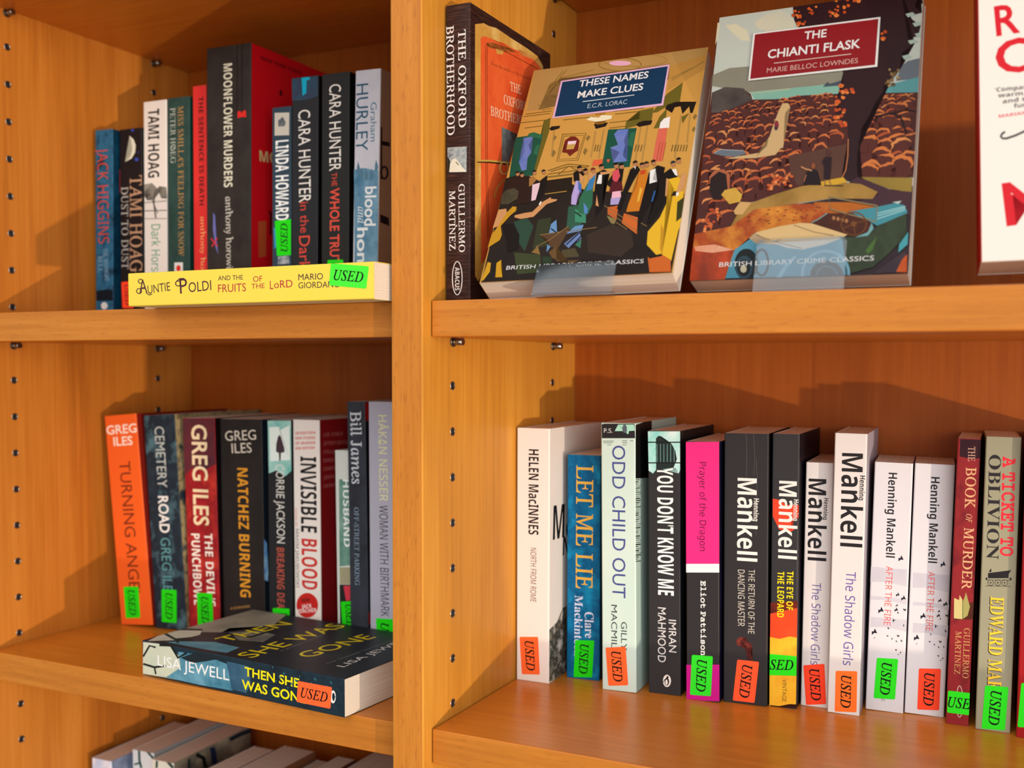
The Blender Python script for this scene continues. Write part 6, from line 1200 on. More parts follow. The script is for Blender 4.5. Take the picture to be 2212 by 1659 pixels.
  ['t','F','G','BRITISH LIBRARY CRIME CLASSICS','#ece8e4',18.19,8.42,91.63,0.21,-0.01,3.09],
 ]),
 dict(n='paperback',l='white book with big hand drawn red capitals, cut off at the upper right',g='paperbacks displayed face out',o=[334.09, 57.18, 55.98],ax=[[0.10097, -0.97378, 0.20387], [0.99403, 0.10726, 0.02001], [-0.04136, 0.20063, 0.97879]],s=[26.0, 216.0, 135.0],f=0.8,m=('#a81a12', '#e8dfd4', '#b82018'),st=[],dec=[
  ['t','F','G+','R','#d01426',10.0,131.53,12.38,0.79,-1.15,17.99],
  ['t','F','G+','O','#d01a26',9.37,108.81,24.0,0.13,-0.11,19.94],
  ['t','F','G+','M','#d01a26',13.54,19.96,24.24,2.15,-2.15,24.23],
  ['t','F','B','‘Compassionate,','#27232c',8.74,98.02,31.48,0.03,-0.0,2.48],
  ['t','F','B','warm,witty','#27232c',10.41,94.47,25.32,0.17,-0.02,2.47],
  ['t','F','B','and so so','#27232c',12.63,90.71,20.81,0.78,-0.09,2.47],
  ['t','F','B','funny’','#27232c',18.37,87.47,11.89,0.31,-0.06,2.46],
  ['t','F','B','MARIAN','#d8424e',10.58,82.49,14.01,0.79,-0.1,1.81],
  ['l','F','#201a1e',[13.35,74.59,13.93,73.53,11.77,73.48,12.53,72.57,10.86,71.55,11.91,71.51,12.03,69.72,12.42,70.83,14.36,69.4,14.15,70.61,18.97,70.77,18.6,71.93,24.38,73.1,24.03,74.27,35.53,76.41,35.22,77.58]],
 ]),
 dict(n='paperback',l='white paperback with black lettering and an orange sticker, nearest the centre divider on the right',g='standing paperbacks on the lower right shelf',o=[1.57, 137.57, -243.46],ax=[[0.99999, 0.00524, -0.0001], [-0.00524, 0.99999, 0.0], [0.0001, 0.0, 1.0]],s=[27.97, 198.75, 116.79],f=1.0,m=('#ece1d6', 'n:#e4dad0,#dcd2c8:10', '#d8cec4'),st=[['S', '#ff6a30', [2.73, 33.91, 18.78, 35.74, 20.35, 6.15, 4.88, 4.52], 'USED', 'd']],dec=[
  ['t','S','B','HELEN MacINNES','#2a2320',10.2,182.39,-0.04,-66.68,8.55,-0.0],
  ['t','S','N','NORTH FROM ROME','#6c4038',12.0,105.35,-0.03,-42.46,4.97,-0.0],
  ['t','F','B','MacINNES','#1c1918',6.83,111.53,145.78,-6.42,1.18,26.7],
  ['t','F','B','NORTH','#2a2624',26.04,96.33,69.14,-6.36,1.35,14.63],
  ['p','F','n:#d8d0c4,#3a342c,#8a8274:70',[0.8,42.2,15.4,44.9,26.5,54.0,95.8,51.8,96.8,-14.4,1.2,1.4]],
 ]),
 dict(n='paperback',l='short vivid blue paperback with gold lettering and a green sticker',g='standing paperbacks on the lower right shelf',o=[34.92, 160.06, -243.46],ax=[[0.99878, 0.04929, 0.00067], [-0.04929, 0.99878, 0.0], [-0.00067, -3e-05, 1.0]],s=[27.47, 177.46, 93.08],f=1.0,m=('n:#0e7cae,#0a5682,#1494c0:35', '#0a2a3a', '#0a4a6a'),st=[['S', '#22d910', [7.38, 30.44, 23.25, 31.72, 21.59, 2.07, 5.91, 0.6], 'USED', 'd']],dec=[
  ['t','S','R+','LET ME LIE','#eab648',7.78,169.37,-0.19,-97.39,13.91,-0.03],
  ['t','S','S','Clare','#d4dcec',15.07,53.76,0.42,-20.74,7.33,0.15],
  ['t','S','S','Mackintosh','#d4dcec',6.81,66.24,-0.42,-48.98,6.59,-0.06],
 ]),
 dict(n='paperback',l='pale mint paperback with worn corners and an orange sticker',g='standing paperbacks on the lower right shelf',o=[71.88, 143.91, -243.46],ax=[[0.99944, 0.03127, 0.01177], [-0.03127, 0.99951, 0.0], [-0.01176, -0.00037, 0.99993]],s=[27.27, 204.05, 109.74],f=1.0,m=('n:#d0e0d4,#c2dacd:14', '#b4ccc0', '#b4ccc0'),st=[['S', '#ff6a30', [2.84, 32.18, 19.0, 34.52, 20.92, 5.12, 5.0, 2.92], 'USED', 'd']],dec=[
  ['p','S','#2a2829',[0.6,202.9,2.7,203.5,26.7,203.8,27.1,192.9,0.7,192.4]],
  ['p','S','#a6dcc4',[13.7,202.9,26.1,203.2,26.8,198.6,22.3,198.2,21.9,196.0,20.8,196.0,20.7,199.6,17.8,199.9,17.4,198.1,11.0,198.0]],
  ['p','S','#58606a',[20.7,199.9,20.6,199.0,20.3,198.1,19.9,197.4,19.4,196.9,18.9,196.8,18.3,196.9,17.8,197.3,17.4,198.0,17.1,198.9,17.0,199.9,17.1,200.8,17.4,201.7,17.8,202.4,18.3,202.9,18.9,203.0,19.5,202.9,20.0,202.4,20.4,201.8,20.6,200.9]],
  ['t','S','N','P.S.','#e8e4dc',2.39,196.7,6.83,-0.03,0.01,3.16],
  ['l','S','#77827c',[1.52,189.99,1.52,190.55,10.25,190.17,10.25,190.73]],
  ['l','S','#77827c',[1.89,188.77,1.89,189.34,9.49,188.93,9.49,189.49]],
  ['l','S','#77827c',[16.88,190.51,16.89,191.07,20.78,190.59,20.79,191.15]],
  ['l','S','#77827c',[16.88,189.08,16.88,189.64,20.78,189.16,20.78,189.72]],
  ['l','S','#77827c',[17.02,187.44,17.02,188.0,20.4,187.51,20.4,188.07]],
  ['l','S','#77827c',[4.93,187.18,4.93,187.74,7.97,187.25,7.97,187.81]],
  ['l','S','#77827c',[23.03,190.64,23.03,191.19,25.63,190.69,25.64,191.24]],
  ['t','S','G','ODD CHILD OUT','#464f8a',8.95,187.19,-0.33,-115.73,10.34,-0.03],
  ['t','S','G','GILLY','#34383a',15.45,53.29,-0.1,-21.61,4.6,-0.02],
  ['t','S','G','MACMILLAN','#34383a',7.6,65.7,-0.09,-50.03,4.63,-0.01],
  ['p','F','#161415',[0.8,202.8,41.3,205.6,40.9,159.4,0.4,162.6]],
  ['l','F','#2c302e',[0.44,161.3,0.27,161.78,10.37,160.68,10.2,161.17]],
  ['l','F','#2c302e',[0.57,159.55,0.11,160.4,6.75,159.29,6.28,160.14]],
  ['l','F','#2c302e',[0.53,158.11,0.11,158.7,5.18,157.99,4.76,158.58]],
  ['l','F','#2c302e',[0.33,156.7,0.27,156.97,15.36,155.5,15.3,155.77]],
  ['l','F','#2c302e',[0.39,154.94,0.18,155.59,11.39,154.13,11.18,154.8]],
  ['l','F','#2c302e',[0.43,153.45,0.1,153.94,5.48,153.26,5.15,153.76]],
  ['l','F','#2c302e',[0.32,151.86,0.18,152.4,13.06,150.82,12.92,151.37]],
  ['l','F','#2c302e',[0.27,150.39,0.19,150.72,13.27,149.3,13.18,149.64]],
  ['l','F','#2c302e',[0.28,148.84,0.14,149.14,7.61,148.37,7.47,148.67]],
  ['l','F','#2c302e',[0.34,146.97,0.05,147.86,10.78,146.13,10.49,147.02]],
  ['l','F','#2c302e',[0.29,145.46,0.06,146.23,11.72,144.48,11.48,145.26]],
  ['l','F','#2c302e',[0.3,143.9,0.02,144.65,9.32,143.18,9.03,143.95]],
  ['l','F','#2c302e',[0.27,142.49,0.01,142.92,6.02,142.15,5.76,142.59]],
  ['l','F','#2c302e',[0.22,140.76,0.02,141.5,12.63,139.6,12.42,140.35]],
  ['l','F','#2c302e',[0.15,139.42,0.05,139.7,9.61,138.6,9.51,138.89]],
  ['l','F','#2c302e',[0.17,137.8,0.0,138.18,7.83,137.2,7.66,137.57]],
  ['l','F','#2c302e',[0.24,136.01,-0.11,136.82,8.07,135.37,7.72,136.19]],
  ['l','F','#2c302e',[0.26,134.41,-0.16,135.28,7.15,133.87,6.71,134.75]],
  ['l','F','#2c302e',[0.06,133.15,0.0,133.4,14.88,131.56,14.82,131.82]],
  ['l','F','#2c302e',[0.12,131.41,-0.1,131.99,9.09,130.57,8.86,131.16]],
  ['l','F','#2c302e',[0.18,129.86,-0.19,130.4,5.03,129.56,4.66,130.1]],
  ['l','F','#2c302e',[0.01,128.41,-0.06,128.7,15.15,126.69,15.08,126.99]],
  ['l','F','#2c302e',[0.0,126.83,-0.09,127.13,11.51,125.59,11.42,125.9]],
  ['l','F','#2c302e',[0.07,124.97,-0.19,125.84,11.37,123.74,11.1,124.62]],
  ['l','F','#2c302e',[-0.02,123.72,-0.13,123.95,6.9,123.09,6.79,123.32]],
  ['l','F','#2c302e',[0.09,121.95,-0.28,122.58,5.64,121.5,5.26,122.14]],
  ['l','F','#2c302e',[-0.01,120.54,-0.21,120.83,4.77,120.2,4.57,120.49]],
  ['l','F','#2c302e',[0.01,118.67,-0.28,119.56,10.35,117.49,10.06,118.4]],
  ['l','F','#2c302e',[-0.06,117.28,-0.24,117.79,9.39,116.23,9.2,116.74]],
  ['l','F','#2c302e',[-0.13,115.82,-0.21,116.11,11.87,114.36,11.79,114.65]],
  ['l','F','#2c302e',[-0.13,114.22,-0.24,114.56,11.17,112.84,11.07,113.19]],
  ['l','F','#2c302e',[-0.07,112.36,-0.34,113.27,11.58,110.9,11.31,111.83]],
  ['l','F','#2c302e',[-0.02,110.91,-0.42,111.56,5.19,110.45,4.78,111.11]],
  ['l','F','#2c302e',[-0.19,109.5,-0.29,109.83,11.43,108.01,11.33,108.34]],
  ['l','F','#2c302e',[-0.05,107.61,-0.47,108.57,7.64,106.73,7.21,107.7]],
  ['l','F','#2c302e',[-0.24,106.36,-0.31,106.66,15.98,104.08,15.92,104.39]],
  ['l','F','#2c302e',[-0.17,104.48,-0.41,105.39,12.61,102.73,12.36,103.66]],
  ['l','F','#2c302e',[-0.16,103.02,-0.47,103.7,7.16,102.16,6.85,102.85]],
  ['l','F','#2c302e',[-0.17,101.53,-0.49,102.04,4.91,101.03,4.59,101.55]],
  ['l','F','#2c302e',[-0.26,99.88,-0.44,100.53,12.16,98.13,11.98,98.79]],
 ]),
 dict(n='paperback',l='black paperback with a silhouette behind blinds at the spine top',g='standing paperbacks on the lower right shelf',o=[106.64, 151.68, -243.46],ax=[[0.99945, 0.03109, 0.01177], [-0.0311, 0.99952, 0.0], [-0.01176, -0.00037, 0.99993]],s=[24.83, 198.8, 102.05],f=1.0,m=('#333132', 'n:#161616,#1e2426:30', '#222222'),st=[],dec=[
  ['p','S','n:#7fd4c6,#eaf4f0:40',[0.0,198.2,24.9,198.6,24.9,170.1,23.7,167.2,21.5,171.4,7.6,171.0,3.9,166.6,0.5,168.6]],
  ['p','S','#26302f',[6.2,193.0,8.1,195.0,10.3,194.8,12.2,191.7,18.3,189.3,21.2,184.1,22.4,177.8,19.7,171.3,6.3,169.5]],
  ['l','S','#1a1c1c',[-0.07,189.57,-0.07,190.48,25.06,190.09,25.06,190.98]],
  ['l','S','#1a1c1c',[-0.12,174.06,-0.12,174.97,25.03,174.78,25.03,175.68]],
  ['l','S','#9adcd0',[1.67,188.63,1.89,188.64,1.63,175.07,1.84,175.07]],
  ['l','S','#9adcd0',[4.33,188.69,4.55,188.69,4.29,175.14,4.51,175.15]],
  ['l','S','#9adcd0',[6.99,188.74,7.2,188.75,6.95,175.22,7.17,175.22]],
  ['l','S','#9adcd0',[9.64,188.8,9.85,188.8,9.6,175.29,9.82,175.3]],
  ['l','S','#9adcd0',[12.28,188.86,12.49,188.86,12.25,175.37,12.46,175.37]],
  ['l','S','#9adcd0',[14.91,188.91,15.13,188.92,14.88,175.44,15.1,175.45]],
  ['l','S','#9adcd0',[17.54,188.97,17.76,188.97,17.51,175.51,17.73,175.52]],
  ['l','S','#9adcd0',[20.16,189.02,20.38,189.03,20.13,175.59,20.35,175.59]],
  ['l','S','#9adcd0',[22.78,189.08,22.99,189.08,22.75,175.66,22.96,175.67]],
  ['t','S','B',"YOU DON'T KNOW ME",'#e8f0ea',7.05,171.3,0.57,-96.13,12.23,0.07],
  ['t','S','G','IMRAN','#dad6d2',15.78,57.04,0.18,-24.6,5.72,0.04],
  ['t','S','G','MAHMOOD','#dad6d2',7.43,65.69,-0.12,-41.64,6.12,-0.02],
  ['p','S','#ece4da',[17.5,10.6,17.3,9.2,16.9,7.8,16.2,6.7,15.3,5.9,14.3,5.6,13.4,5.7,12.5,6.3,11.8,7.2,11.4,8.5,11.2,9.9,11.4,11.4,11.8,12.7,12.5,13.9,13.4,14.6,14.4,15.0,15.3,14.8,16.2,14.3,16.9,13.3,17.3,12.0]],
  ['p','S','#242021',[16.1,9.8,15.9,8.5,15.4,7.4,14.7,6.7,13.9,6.6,13.1,7.1,12.6,8.1,12.5,9.4,12.6,10.8,13.1,11.9,13.9,12.6,14.7,12.6,15.4,12.1,15.9,11.1]],
  ['p','S','#ece4da',[15.0,9.3,14.8,8.2,14.5,7.3,14.0,7.0,13.6,7.2,13.2,8.0,13.1,9.0,13.2,10.2,13.6,11.0,14.0,11.3,14.5,11.1,14.8,10.3]],
  ['p','S','#242021',[15.7,13.2,15.5,12.6,15.0,12.2,14.5,12.2,14.0,12.4,13.8,13.0,14.0,13.5,14.5,13.9,15.0,14.0,15.5,13.7]],
  ['l','S','#242021',[12.72,11.61,13.16,11.36,10.98,8.96,11.43,8.71]],
 ]),
 dict(n='paperback',l='magenta and black paperback with a white band across its spine',g='standing paperbacks on the lower right shelf',o=[137.13, 149.09, -243.46],ax=[[0.99908, 0.04113, 0.01254], [-0.04114, 0.99915, 0.0], [-0.01253, -0.00052, 0.99992]],s=[24.72, 191.92, 104.39],f=1.0,m=('#322f30', 'n:#18163a,#0e0c10:20', '#1c1a1b'),st=[['S', '#34e62a', [4.16, 33.46, 19.92, 33.92, 18.38, 4.04, 2.72, 3.36], 'USED', 'd']],dec=[
  ['p','S','#ec2f7e',[-0.4,191.4,25.4,192.0,25.1,102.7,-0.4,101.0]],
  ['p','S','#c81a86',[0.0,25.5,24.9,28.2,24.9,0.9,-0.0,-0.9]],
  ['p','S','#f3ede6',[-0.4,101.0,25.1,102.7,25.1,96.3,-0.4,94.6]],
  ['t','S','N','Prayer of the Dragon','#5c1638',9.98,176.93,0.17,-65.58,5.01,0.01],
  ['t','S','M+','Eliot Pattison','#efe9e2',10.92,89.33,0.06,-55.71,3.63,0.0],
 ]),
 dict(n='paperback',l='widest black paperback in its row with white lettering and red orange sticker',g='standing paperbacks on the lower right shelf',o=[163.32, 155.0, -243.46],ax=[[0.99843, 0.0556, 0.00717], [-0.0556, 0.99845, 0.0], [-0.00716, -0.0004, 0.99997]],s=[32.06, 198.46, 97.72],f=1.0,m=('#322f30', '#141213', '#1c1a1b'),st=[['S', '#ff5a30', [10.28, 32.35, 26.15, 32.29, 23.06, 1.62, 7.11, 1.59], 'USED', 'd']],dec=[
  ['l','S','#5e5854',[15.64,197.98,15.87,197.99,16.41,183.19,16.64,183.2,16.15,166.63,16.39,166.64]],
  ['l','S','#5e5854',[20.97,198.08,21.2,198.11,22.22,181.98,22.45,181.99,21.41,168.21,21.65,168.2]],
  ['l','S','#5e5854',[23.25,179.95,23.49,179.96,23.9,162.78,24.13,162.79,23.24,124.81,23.47,124.82]],
  ['t','S','B','Mankell','#ece4da',9.87,166.06,-0.1,-60.64,13.8,-0.02],
  ['t','S','B','Henning','#ece4da',21.7,151.53,-0.31,-16.45,3.66,-0.07],
  ['t','S','N','THE RETURN OF THE','#cbc1b0',18.12,99.49,-0.03,-47.05,4.52,-0.0],
  ['t','S','N','DANCING MASTER','#cbc1b0',10.38,98.8,0.21,-41.49,4.89,0.03],
  ['p','S','n:#6c2420,#3a1614,#8a3a30:120',[9.1,46.0,11.7,49.1,16.1,49.3,18.3,46.2,21.1,44.6,19.8,38.9,21.6,32.8,18.0,32.8,16.1,40.8,12.4,42.2,9.9,43.1]],
 ]),
 dict(n='paperback',l='narrow black paperback fading to red and yellow with a wrapped green sticker',g='standing paperbacks on the lower right shelf',o=[196.15, 160.0, -243.46],ax=[[0.99956, 0.02967, 0.00134], [-0.02967, 0.99956, 0.0], [-0.00134, -4e-05, 1.0]],s=[19.2, 198.79, 93.93],f=1.0,m=('#363435', '#17131a', '#1c1a1b'),st=[['S', '#2ee41e', [-0.69, 38.28, 20.71, 38.73, 20.05, 24.52, -0.5, 22.6], 'SED', 'h']],dec=[
  ['p','S','#e2452a',[0.7,151.8,4.7,151.3,10.8,147.8,21.0,148.3,20.8,140.2,14.3,136.4,16.4,130.4,13.7,128.5,5.6,129.7,0.9,139.0]],
  ['p','S','n:#8c2a1c,#2a1c1a:50',[0.0,75.8,20.0,79.2,20.1,71.2,0.1,66.3]],
  ['p','S','n:#d8401e,#e65a2c:25',[-0.3,67.7,20.1,74.1,20.4,50.8,-0.2,48.5]],
  ['p','S','n:#f0a424,#f4b830,#e88a20:30',[-0.3,50.7,6.8,50.0,14.0,52.6,20.2,52.2,20.6,1.3,0.2,-0.3]],
  ['p','S','#34140e',[0.6,0.6,7.5,0.8,14.6,3.2,20.3,3.7,20.4,1.1,0.6,-0.7]],
  ['t','S','B','Mankell','#ece4da',5.18,165.04,-0.1,-56.21,12.52,-0.02],
  ['t','S','B','Henning','#ece4da',15.7,152.08,-0.33,-15.26,3.42,-0.07],
  ['t','S','B','THE EYE OF','#f4d614',11.56,99.93,-0.13,-28.15,4.59,-0.02],
  ['t','S','B','THE LEOPARD','#f4d614',4.84,99.17,0.06,-33.3,4.79,0.01],
  ['t','S','G','VINTAGE','#6c5826',9.36,20.85,-0.08,-16.4,2.96,-0.01],
 ]),
 dict(n='paperback',l='short white paperback with black and purple lettering and a slanted red sticker',g='standing paperbacks on the lower right shelf',o=[216.31, 172.01, -243.32],ax=[[0.99908, 0.04221, -0.00732], [-0.04221, 0.99911, 0.0], [0.00732, 0.00031, 0.99997]],s=[19.4, 178.05, 81.67],f=1.0,m=('n:#dfd5ce,#d6ccc6:10', '#c4bab8', '#cfc6c0'),st=[['S', '#ff4626', [1.41, 29.44, 16.3, 32.31, 18.18, 3.05, 4.0, 0.41], 'USED', 'd']],dec=[
  ['t','S','B','Mankell','#282425',2.14,166.26,0.53,-59.38,12.4,0.11],
  ['t','S','B','Henning','#282425',13.24,152.74,-0.37,-15.6,3.22,-0.08],
  ['t','S','N','The Shadow Girls','#6c5892',6.31,90.83,0.15,-60.25,6.19,0.02],
 ]),
 dict(n='paperback',l='tall white paperback with black and purple lettering and an orange sticker',g='standing paperbacks on the lower right shelf',o=[236.73, 164.64, -243.24],ax=[[0.99894, 0.04495, -0.01012], [-0.04496, 0.99899, 0.0], [0.01011, 0.00046, 0.99995]],s=[22.02, 200.15, 88.87],f=1.0,m=('n:#e2d8d1,#dad0ca:10', '#a8a0aa', '#cfc6c0'),st=[['S', '#ff7428', [5.05, 30.35, 19.8, 31.87, 20.05, 2.43, 5.14, 0.87], 'USED', 'd']],dec=[
  ['t','S','B','Mankell','#282425',5.3,186.24,0.4,-66.25,14.16,0.09],
  ['t','S','B','Henning','#282425',17.84,170.92,-0.35,-17.42,3.57,-0.07],
  ['t','S','N','The Shadow Girls','#64509a',10.31,102.33,-0.47,-67.09,6.6,-0.05],
 ]),
 dict(n='paperback',l='white paperback with flying birds and a green sticker',g='standing paperbacks on the lower right shelf',o=[260.44, 182.98, -242.99],ax=[[0.99692, 0.07622, -0.01841], [-0.07624, 0.99709, 0.0], [0.01835, 0.0014, 0.99983]],s=[25.74, 179.03, 69.56],f=0.93,m=('n:#ded8da,#e4dedc:10', '#b0a6b4', '#d0cac8'),st=[['S', '#2ee41e', [6.54, 38.0, 20.96, 38.91, 19.88, 9.4, 5.41, 8.5], 'USED', 'd']],dec=[
  ['p','S','n:#c6c0c8,#d4ced2:30',[0.1,103.6,11.3,103.5,24.5,103.6,24.6,91.4,11.7,93.4,0.1,92.6]],
  ['p','S','n:#c6c0c8,#d4ced2:30',[0.8,82.5,12.1,82.6,25.3,82.8,25.1,78.5,12.2,80.4,0.6,79.6]],
  ['p','S','n:#c6c0c8,#d4ced2:30',[1.4,67.2,12.7,67.4,25.8,67.7,25.8,59.1,12.9,60.9,1.3,59.9]],
  ['t','S','B','Henning Mankell','#2c282a',9.65,171.81,0.3,-60.61,5.75,0.03],
  ['t','S','N','AFTER THE FIRE','#e2584c',10.4,104.86,-0.08,-42.47,4.52,-0.01],
  ['p','S','#2e2b36',[20.3,113.6,20.4,111.3,22.0,110.3,20.1,110.4,18.6,109.0,19.3,110.7,18.5,111.5,19.7,111.4]],
  ['p','S','#2e2b36',[19.1,86.8,19.2,85.2,20.3,84.5,19.0,84.6,17.9,83.5,18.4,84.8,17.8,85.3,18.7,85.3]],
  ['p','S','#2e2b36',[23.0,85.1,23.1,83.0,24.5,82.3,22.8,82.3,21.5,81.0,22.1,82.5,21.4,83.2,22.5,83.2]],
  ['p','S','#2e2b36',[18.5,75.9,18.6,74.2,19.7,73.6,18.4,73.6,17.3,72.6,17.8,73.8,17.2,74.4,18.1,74.4]],
  ['p','S','#2e2b36',[18.8,78.5,18.8,77.4,19.5,76.9,18.7,77.0,18.0,76.3,18.3,77.1,17.9,77.5,18.5,77.4]],
  ['p','S','#2e2b36',[22.9,75.7,24.0,75.1,25.0,75.7,24.3,74.7,24.5,73.5,23.9,74.3,23.3,74.1,23.7,74.8]],
  ['p','S','#2e2b36',[8.2,75.3,8.3,72.8,10.0,71.9,8.0,71.9,6.4,70.3,7.1,72.2,6.3,73.0,7.6,73.0]],
  ['p','S','#2e2b36',[16.3,68.2,17.1,66.7,18.5,66.8,17.2,66.0,16.7,64.5,16.5,65.9,15.7,66.1,16.6,66.5]],
  ['p','S','#2e2b36',[19.3,73.2,19.8,72.3,20.6,72.3,19.9,71.9,19.5,71.0,19.5,71.8,19.0,71.9,19.5,72.2]],
  ['p','S','#2e2b36',[23.3,64.8,23.9,63.7,24.8,63.8,23.9,63.3,23.6,62.2,23.5,63.2,22.9,63.3,23.5,63.6]],
  ['p','S','#2e2b36',[4.4,59.2,4.4,56.7,6.1,55.8,4.1,55.8,2.5,54.2,3.2,56.1,2.4,56.9,3.7,56.9]],
  ['p','S','#2e2b36',[13.3,61.4,13.8,60.4,14.7,60.5,13.9,60.0,13.5,59.0,13.4,59.9,12.9,60.0,13.5,60.3]],
  ['p','S','#2e2b36',[19.3,56.4,20.3,55.8,21.2,56.4,20.6,55.5,20.7,54.4,20.2,55.1,19.7,55.0,20.0,55.6]],
  ['p','S','#2e2b36',[19.1,52.4,19.5,51.6,20.3,51.6,19.6,51.3,19.3,50.4,19.2,51.2,18.8,51.3,19.3,51.5]],
  ['p','S','#2e2b36',[22.4,53.3,22.9,52.4,23.8,52.4,23.0,52.0,22.6,51.0,22.6,51.9,22.1,52.0,22.6,52.3]],
  ['p','S','#2e2b36',[12.5,55.3,13.2,54.9,13.8,55.3,13.4,54.7,13.5,53.9,13.1,54.4,12.7,54.3,13.0,54.7]],
  ['p','S','#2e2b36',[15.9,54.2,16.4,53.2,17.3,53.3,16.5,52.8,16.2,51.9,16.1,52.7,15.6,52.8,16.1,53.1]],
  ['p','S','#2e2b36',[18.6,45.9,19.3,45.5,19.9,45.9,19.5,45.2,19.6,44.4,19.2,45.0,18.8,44.8,19.1,45.3]],
  ['p','S','#2e2b36',[22.0,44.8,22.5,44.0,23.3,44.0,22.6,43.6,22.3,42.7,22.2,43.5,21.7,43.6,22.2,43.9]],
  ['p','S','#2e2b36',[4.1,53.0,4.5,52.4,5.1,52.4,4.5,52.1,4.3,51.4,4.2,52.0,3.9,52.1,4.2,52.3]],
  ['p','S','#2e2b36',[21.0,42.8,21.1,42.2,21.5,42.0,21.0,42.0,20.6,41.6,20.8,42.1,20.6,42.3,20.9,42.3]],
  ['t','S','N','VINTAGE','#6a6468',10.5,17.85,0.11,-10.69,2.51,0.03],
 ]),
 dict(n='paperback',l='white paperback with flying birds and a red orange sticker',g='standing paperbacks on the lower right shelf',o=[286.73, 186.59, -242.92],ax=[[0.99659, 0.07997, -0.02054], [-0.07998, 0.9968, 0.0], [0.02047, 0.00164, 0.99979]],s=[26.45, 178.85, 65.79],f=0.93,m=('n:#ded8da,#e4dedc:10', '#b0a6b4', '#d0cac8'),st=[['S', '#ff4a28', [8.44, 32.94, 22.94, 34.44, 23.02, 4.75, 8.55, 3.27], 'USED', 'd']],dec=[
  ['p','S','n:#c6c0c8,#d4ced2:30',[1.8,101.1,12.8,101.1,25.7,101.3,25.8,89.2,13.2,91.1,1.9,90.3]],
  ['p','S','n:#c6c0c8,#d4ced2:30',[2.7,80.3,13.7,80.4,26.5,80.7,26.4,76.4,13.8,78.3,2.4,77.4]],
  ['p','S','n:#c6c0c8,#d4ced2:30',[3.3,65.2,14.3,65.4,27.1,65.8,27.1,57.2,14.5,59.0,3.2,58.0]],
  ['t','S','B','Henning Mankell','#2c282a',11.07,169.75,0.44,-60.74,5.61,0.04],
  ['t','S','N','AFTER THE FIRE','#e2584c',11.9,102.8,0.11,-42.35,4.41,0.01],
  ['p','S','#2e2b36',[21.6,111.1,21.6,108.8,23.2,107.9,21.4,108.0,19.9,106.5,20.6,108.2,19.8,109.0,21.0,109.0]],
  ['p','S','#2e2b36',[20.5,84.6,20.6,83.0,21.7,82.4,20.4,82.4,19.3,81.4,19.8,82.6,19.3,83.1,20.1,83.1]],
  ['p','S','#2e2b36',[24.3,82.9,24.4,80.9,25.7,80.1,24.1,80.2,22.8,78.9,23.4,80.4,22.7,81.1,23.8,81.1]],
  ['p','S','#2e2b36',[20.0,73.8,20.0,72.2,21.1,71.6,19.8,71.6,18.8,70.6,19.2,71.8,18.7,72.3,19.6,72.3]],
  ['p','S','#2e2b36',[20.2,76.4,20.2,75.3,21.0,74.9,20.1,74.9,19.4,74.2,19.7,75.0,19.3,75.4,19.9,75.4]],
  ['p','S','#2e2b36',[24.2,73.7,25.3,73.0,26.2,73.6,25.6,72.7,25.8,71.4,25.2,72.3,24.6,72.1,25.0,72.7]],
  ['p','S','#2e2b36',[9.9,73.2,10.0,70.8,11.7,69.8,9.7,69.9,8.1,68.3,8.8,70.2,8.0,71.0,9.3,70.9]],
  ['p','S','#2e2b36',[17.8,66.2,18.6,64.7,20.0,64.8,18.7,64.1,18.2,62.5,18.0,63.9,17.3,64.1,18.1,64.6]],
  ['p','S','#2e2b36',[20.7,71.1,21.2,70.3,22.0,70.3,21.3,69.9,21.0,69.0,20.9,69.8,20.4,69.9,20.9,70.2]],
  ['p','S','#2e2b36',[24.6,62.8,25.2,61.8,26.2,61.9,25.3,61.4,24.9,60.3,24.8,61.3,24.3,61.4,24.9,61.7]],
  ['p','S','#2e2b36',[6.2,57.3,6.3,54.8,8.0,53.9,6.0,53.9,4.4,52.4,5.1,54.2,4.3,55.0,5.6,55.0]],
  ['p','S','#2e2b36',[14.9,59.5,15.4,58.5,16.3,58.6,15.5,58.1,15.2,57.1,15.1,58.0,14.5,58.1,15.1,58.4]],
  ['p','S','#2e2b36',[20.8,54.6,21.8,54.0,22.6,54.5,22.1,53.7,22.2,52.5,21.7,53.3,21.1,53.1,21.5,53.7]],
  ['p','S','#2e2b36',[20.6,50.6,21.0,49.8,21.8,49.8,21.1,49.5,20.8,48.6,20.7,49.4,20.3,49.5,20.8,49.7]],
  ['p','S','#2e2b36',[23.8,51.5,24.3,50.6,25.2,50.6,24.4,50.2,24.1,49.2,24.0,50.1,23.5,50.2,24.0,50.5]],
  ['p','S','#2e2b36',[14.1,53.5,14.9,53.1,15.5,53.5,15.0,52.8,15.1,52.0,14.8,52.6,14.4,52.5,14.7,52.9]],
  ['p','S','#2e2b36',[17.5,52.3,18.0,51.4,18.9,51.5,18.1,51.0,17.8,50.1,17.7,50.9,17.2,51.0,17.7,51.3]],
  ['p','S','#2e2b36',[20.2,44.1,20.9,43.7,21.5,44.1,21.1,43.5,21.2,42.7,20.8,43.2,20.4,43.1,20.7,43.5]],
  ['p','S','#2e2b36',[23.5,43.1,24.0,42.3,24.8,42.3,24.1,41.9,23.8,41.0,23.7,41.8,23.2,41.9,23.7,42.2]],
  ['p','S','#2e2b36',[6.0,51.2,6.3,50.5,6.9,50.6,6.4,50.3,6.2,49.6,6.1,50.2,5.8,50.3,6.1,50.5]],
  ['p','S','#2e2b36',[22.6,41.1,22.6,40.5,23.0,40.3,22.5,40.3,22.1,39.9,22.3,40.4,22.1,40.6,22.4,40.6]],
 ]),
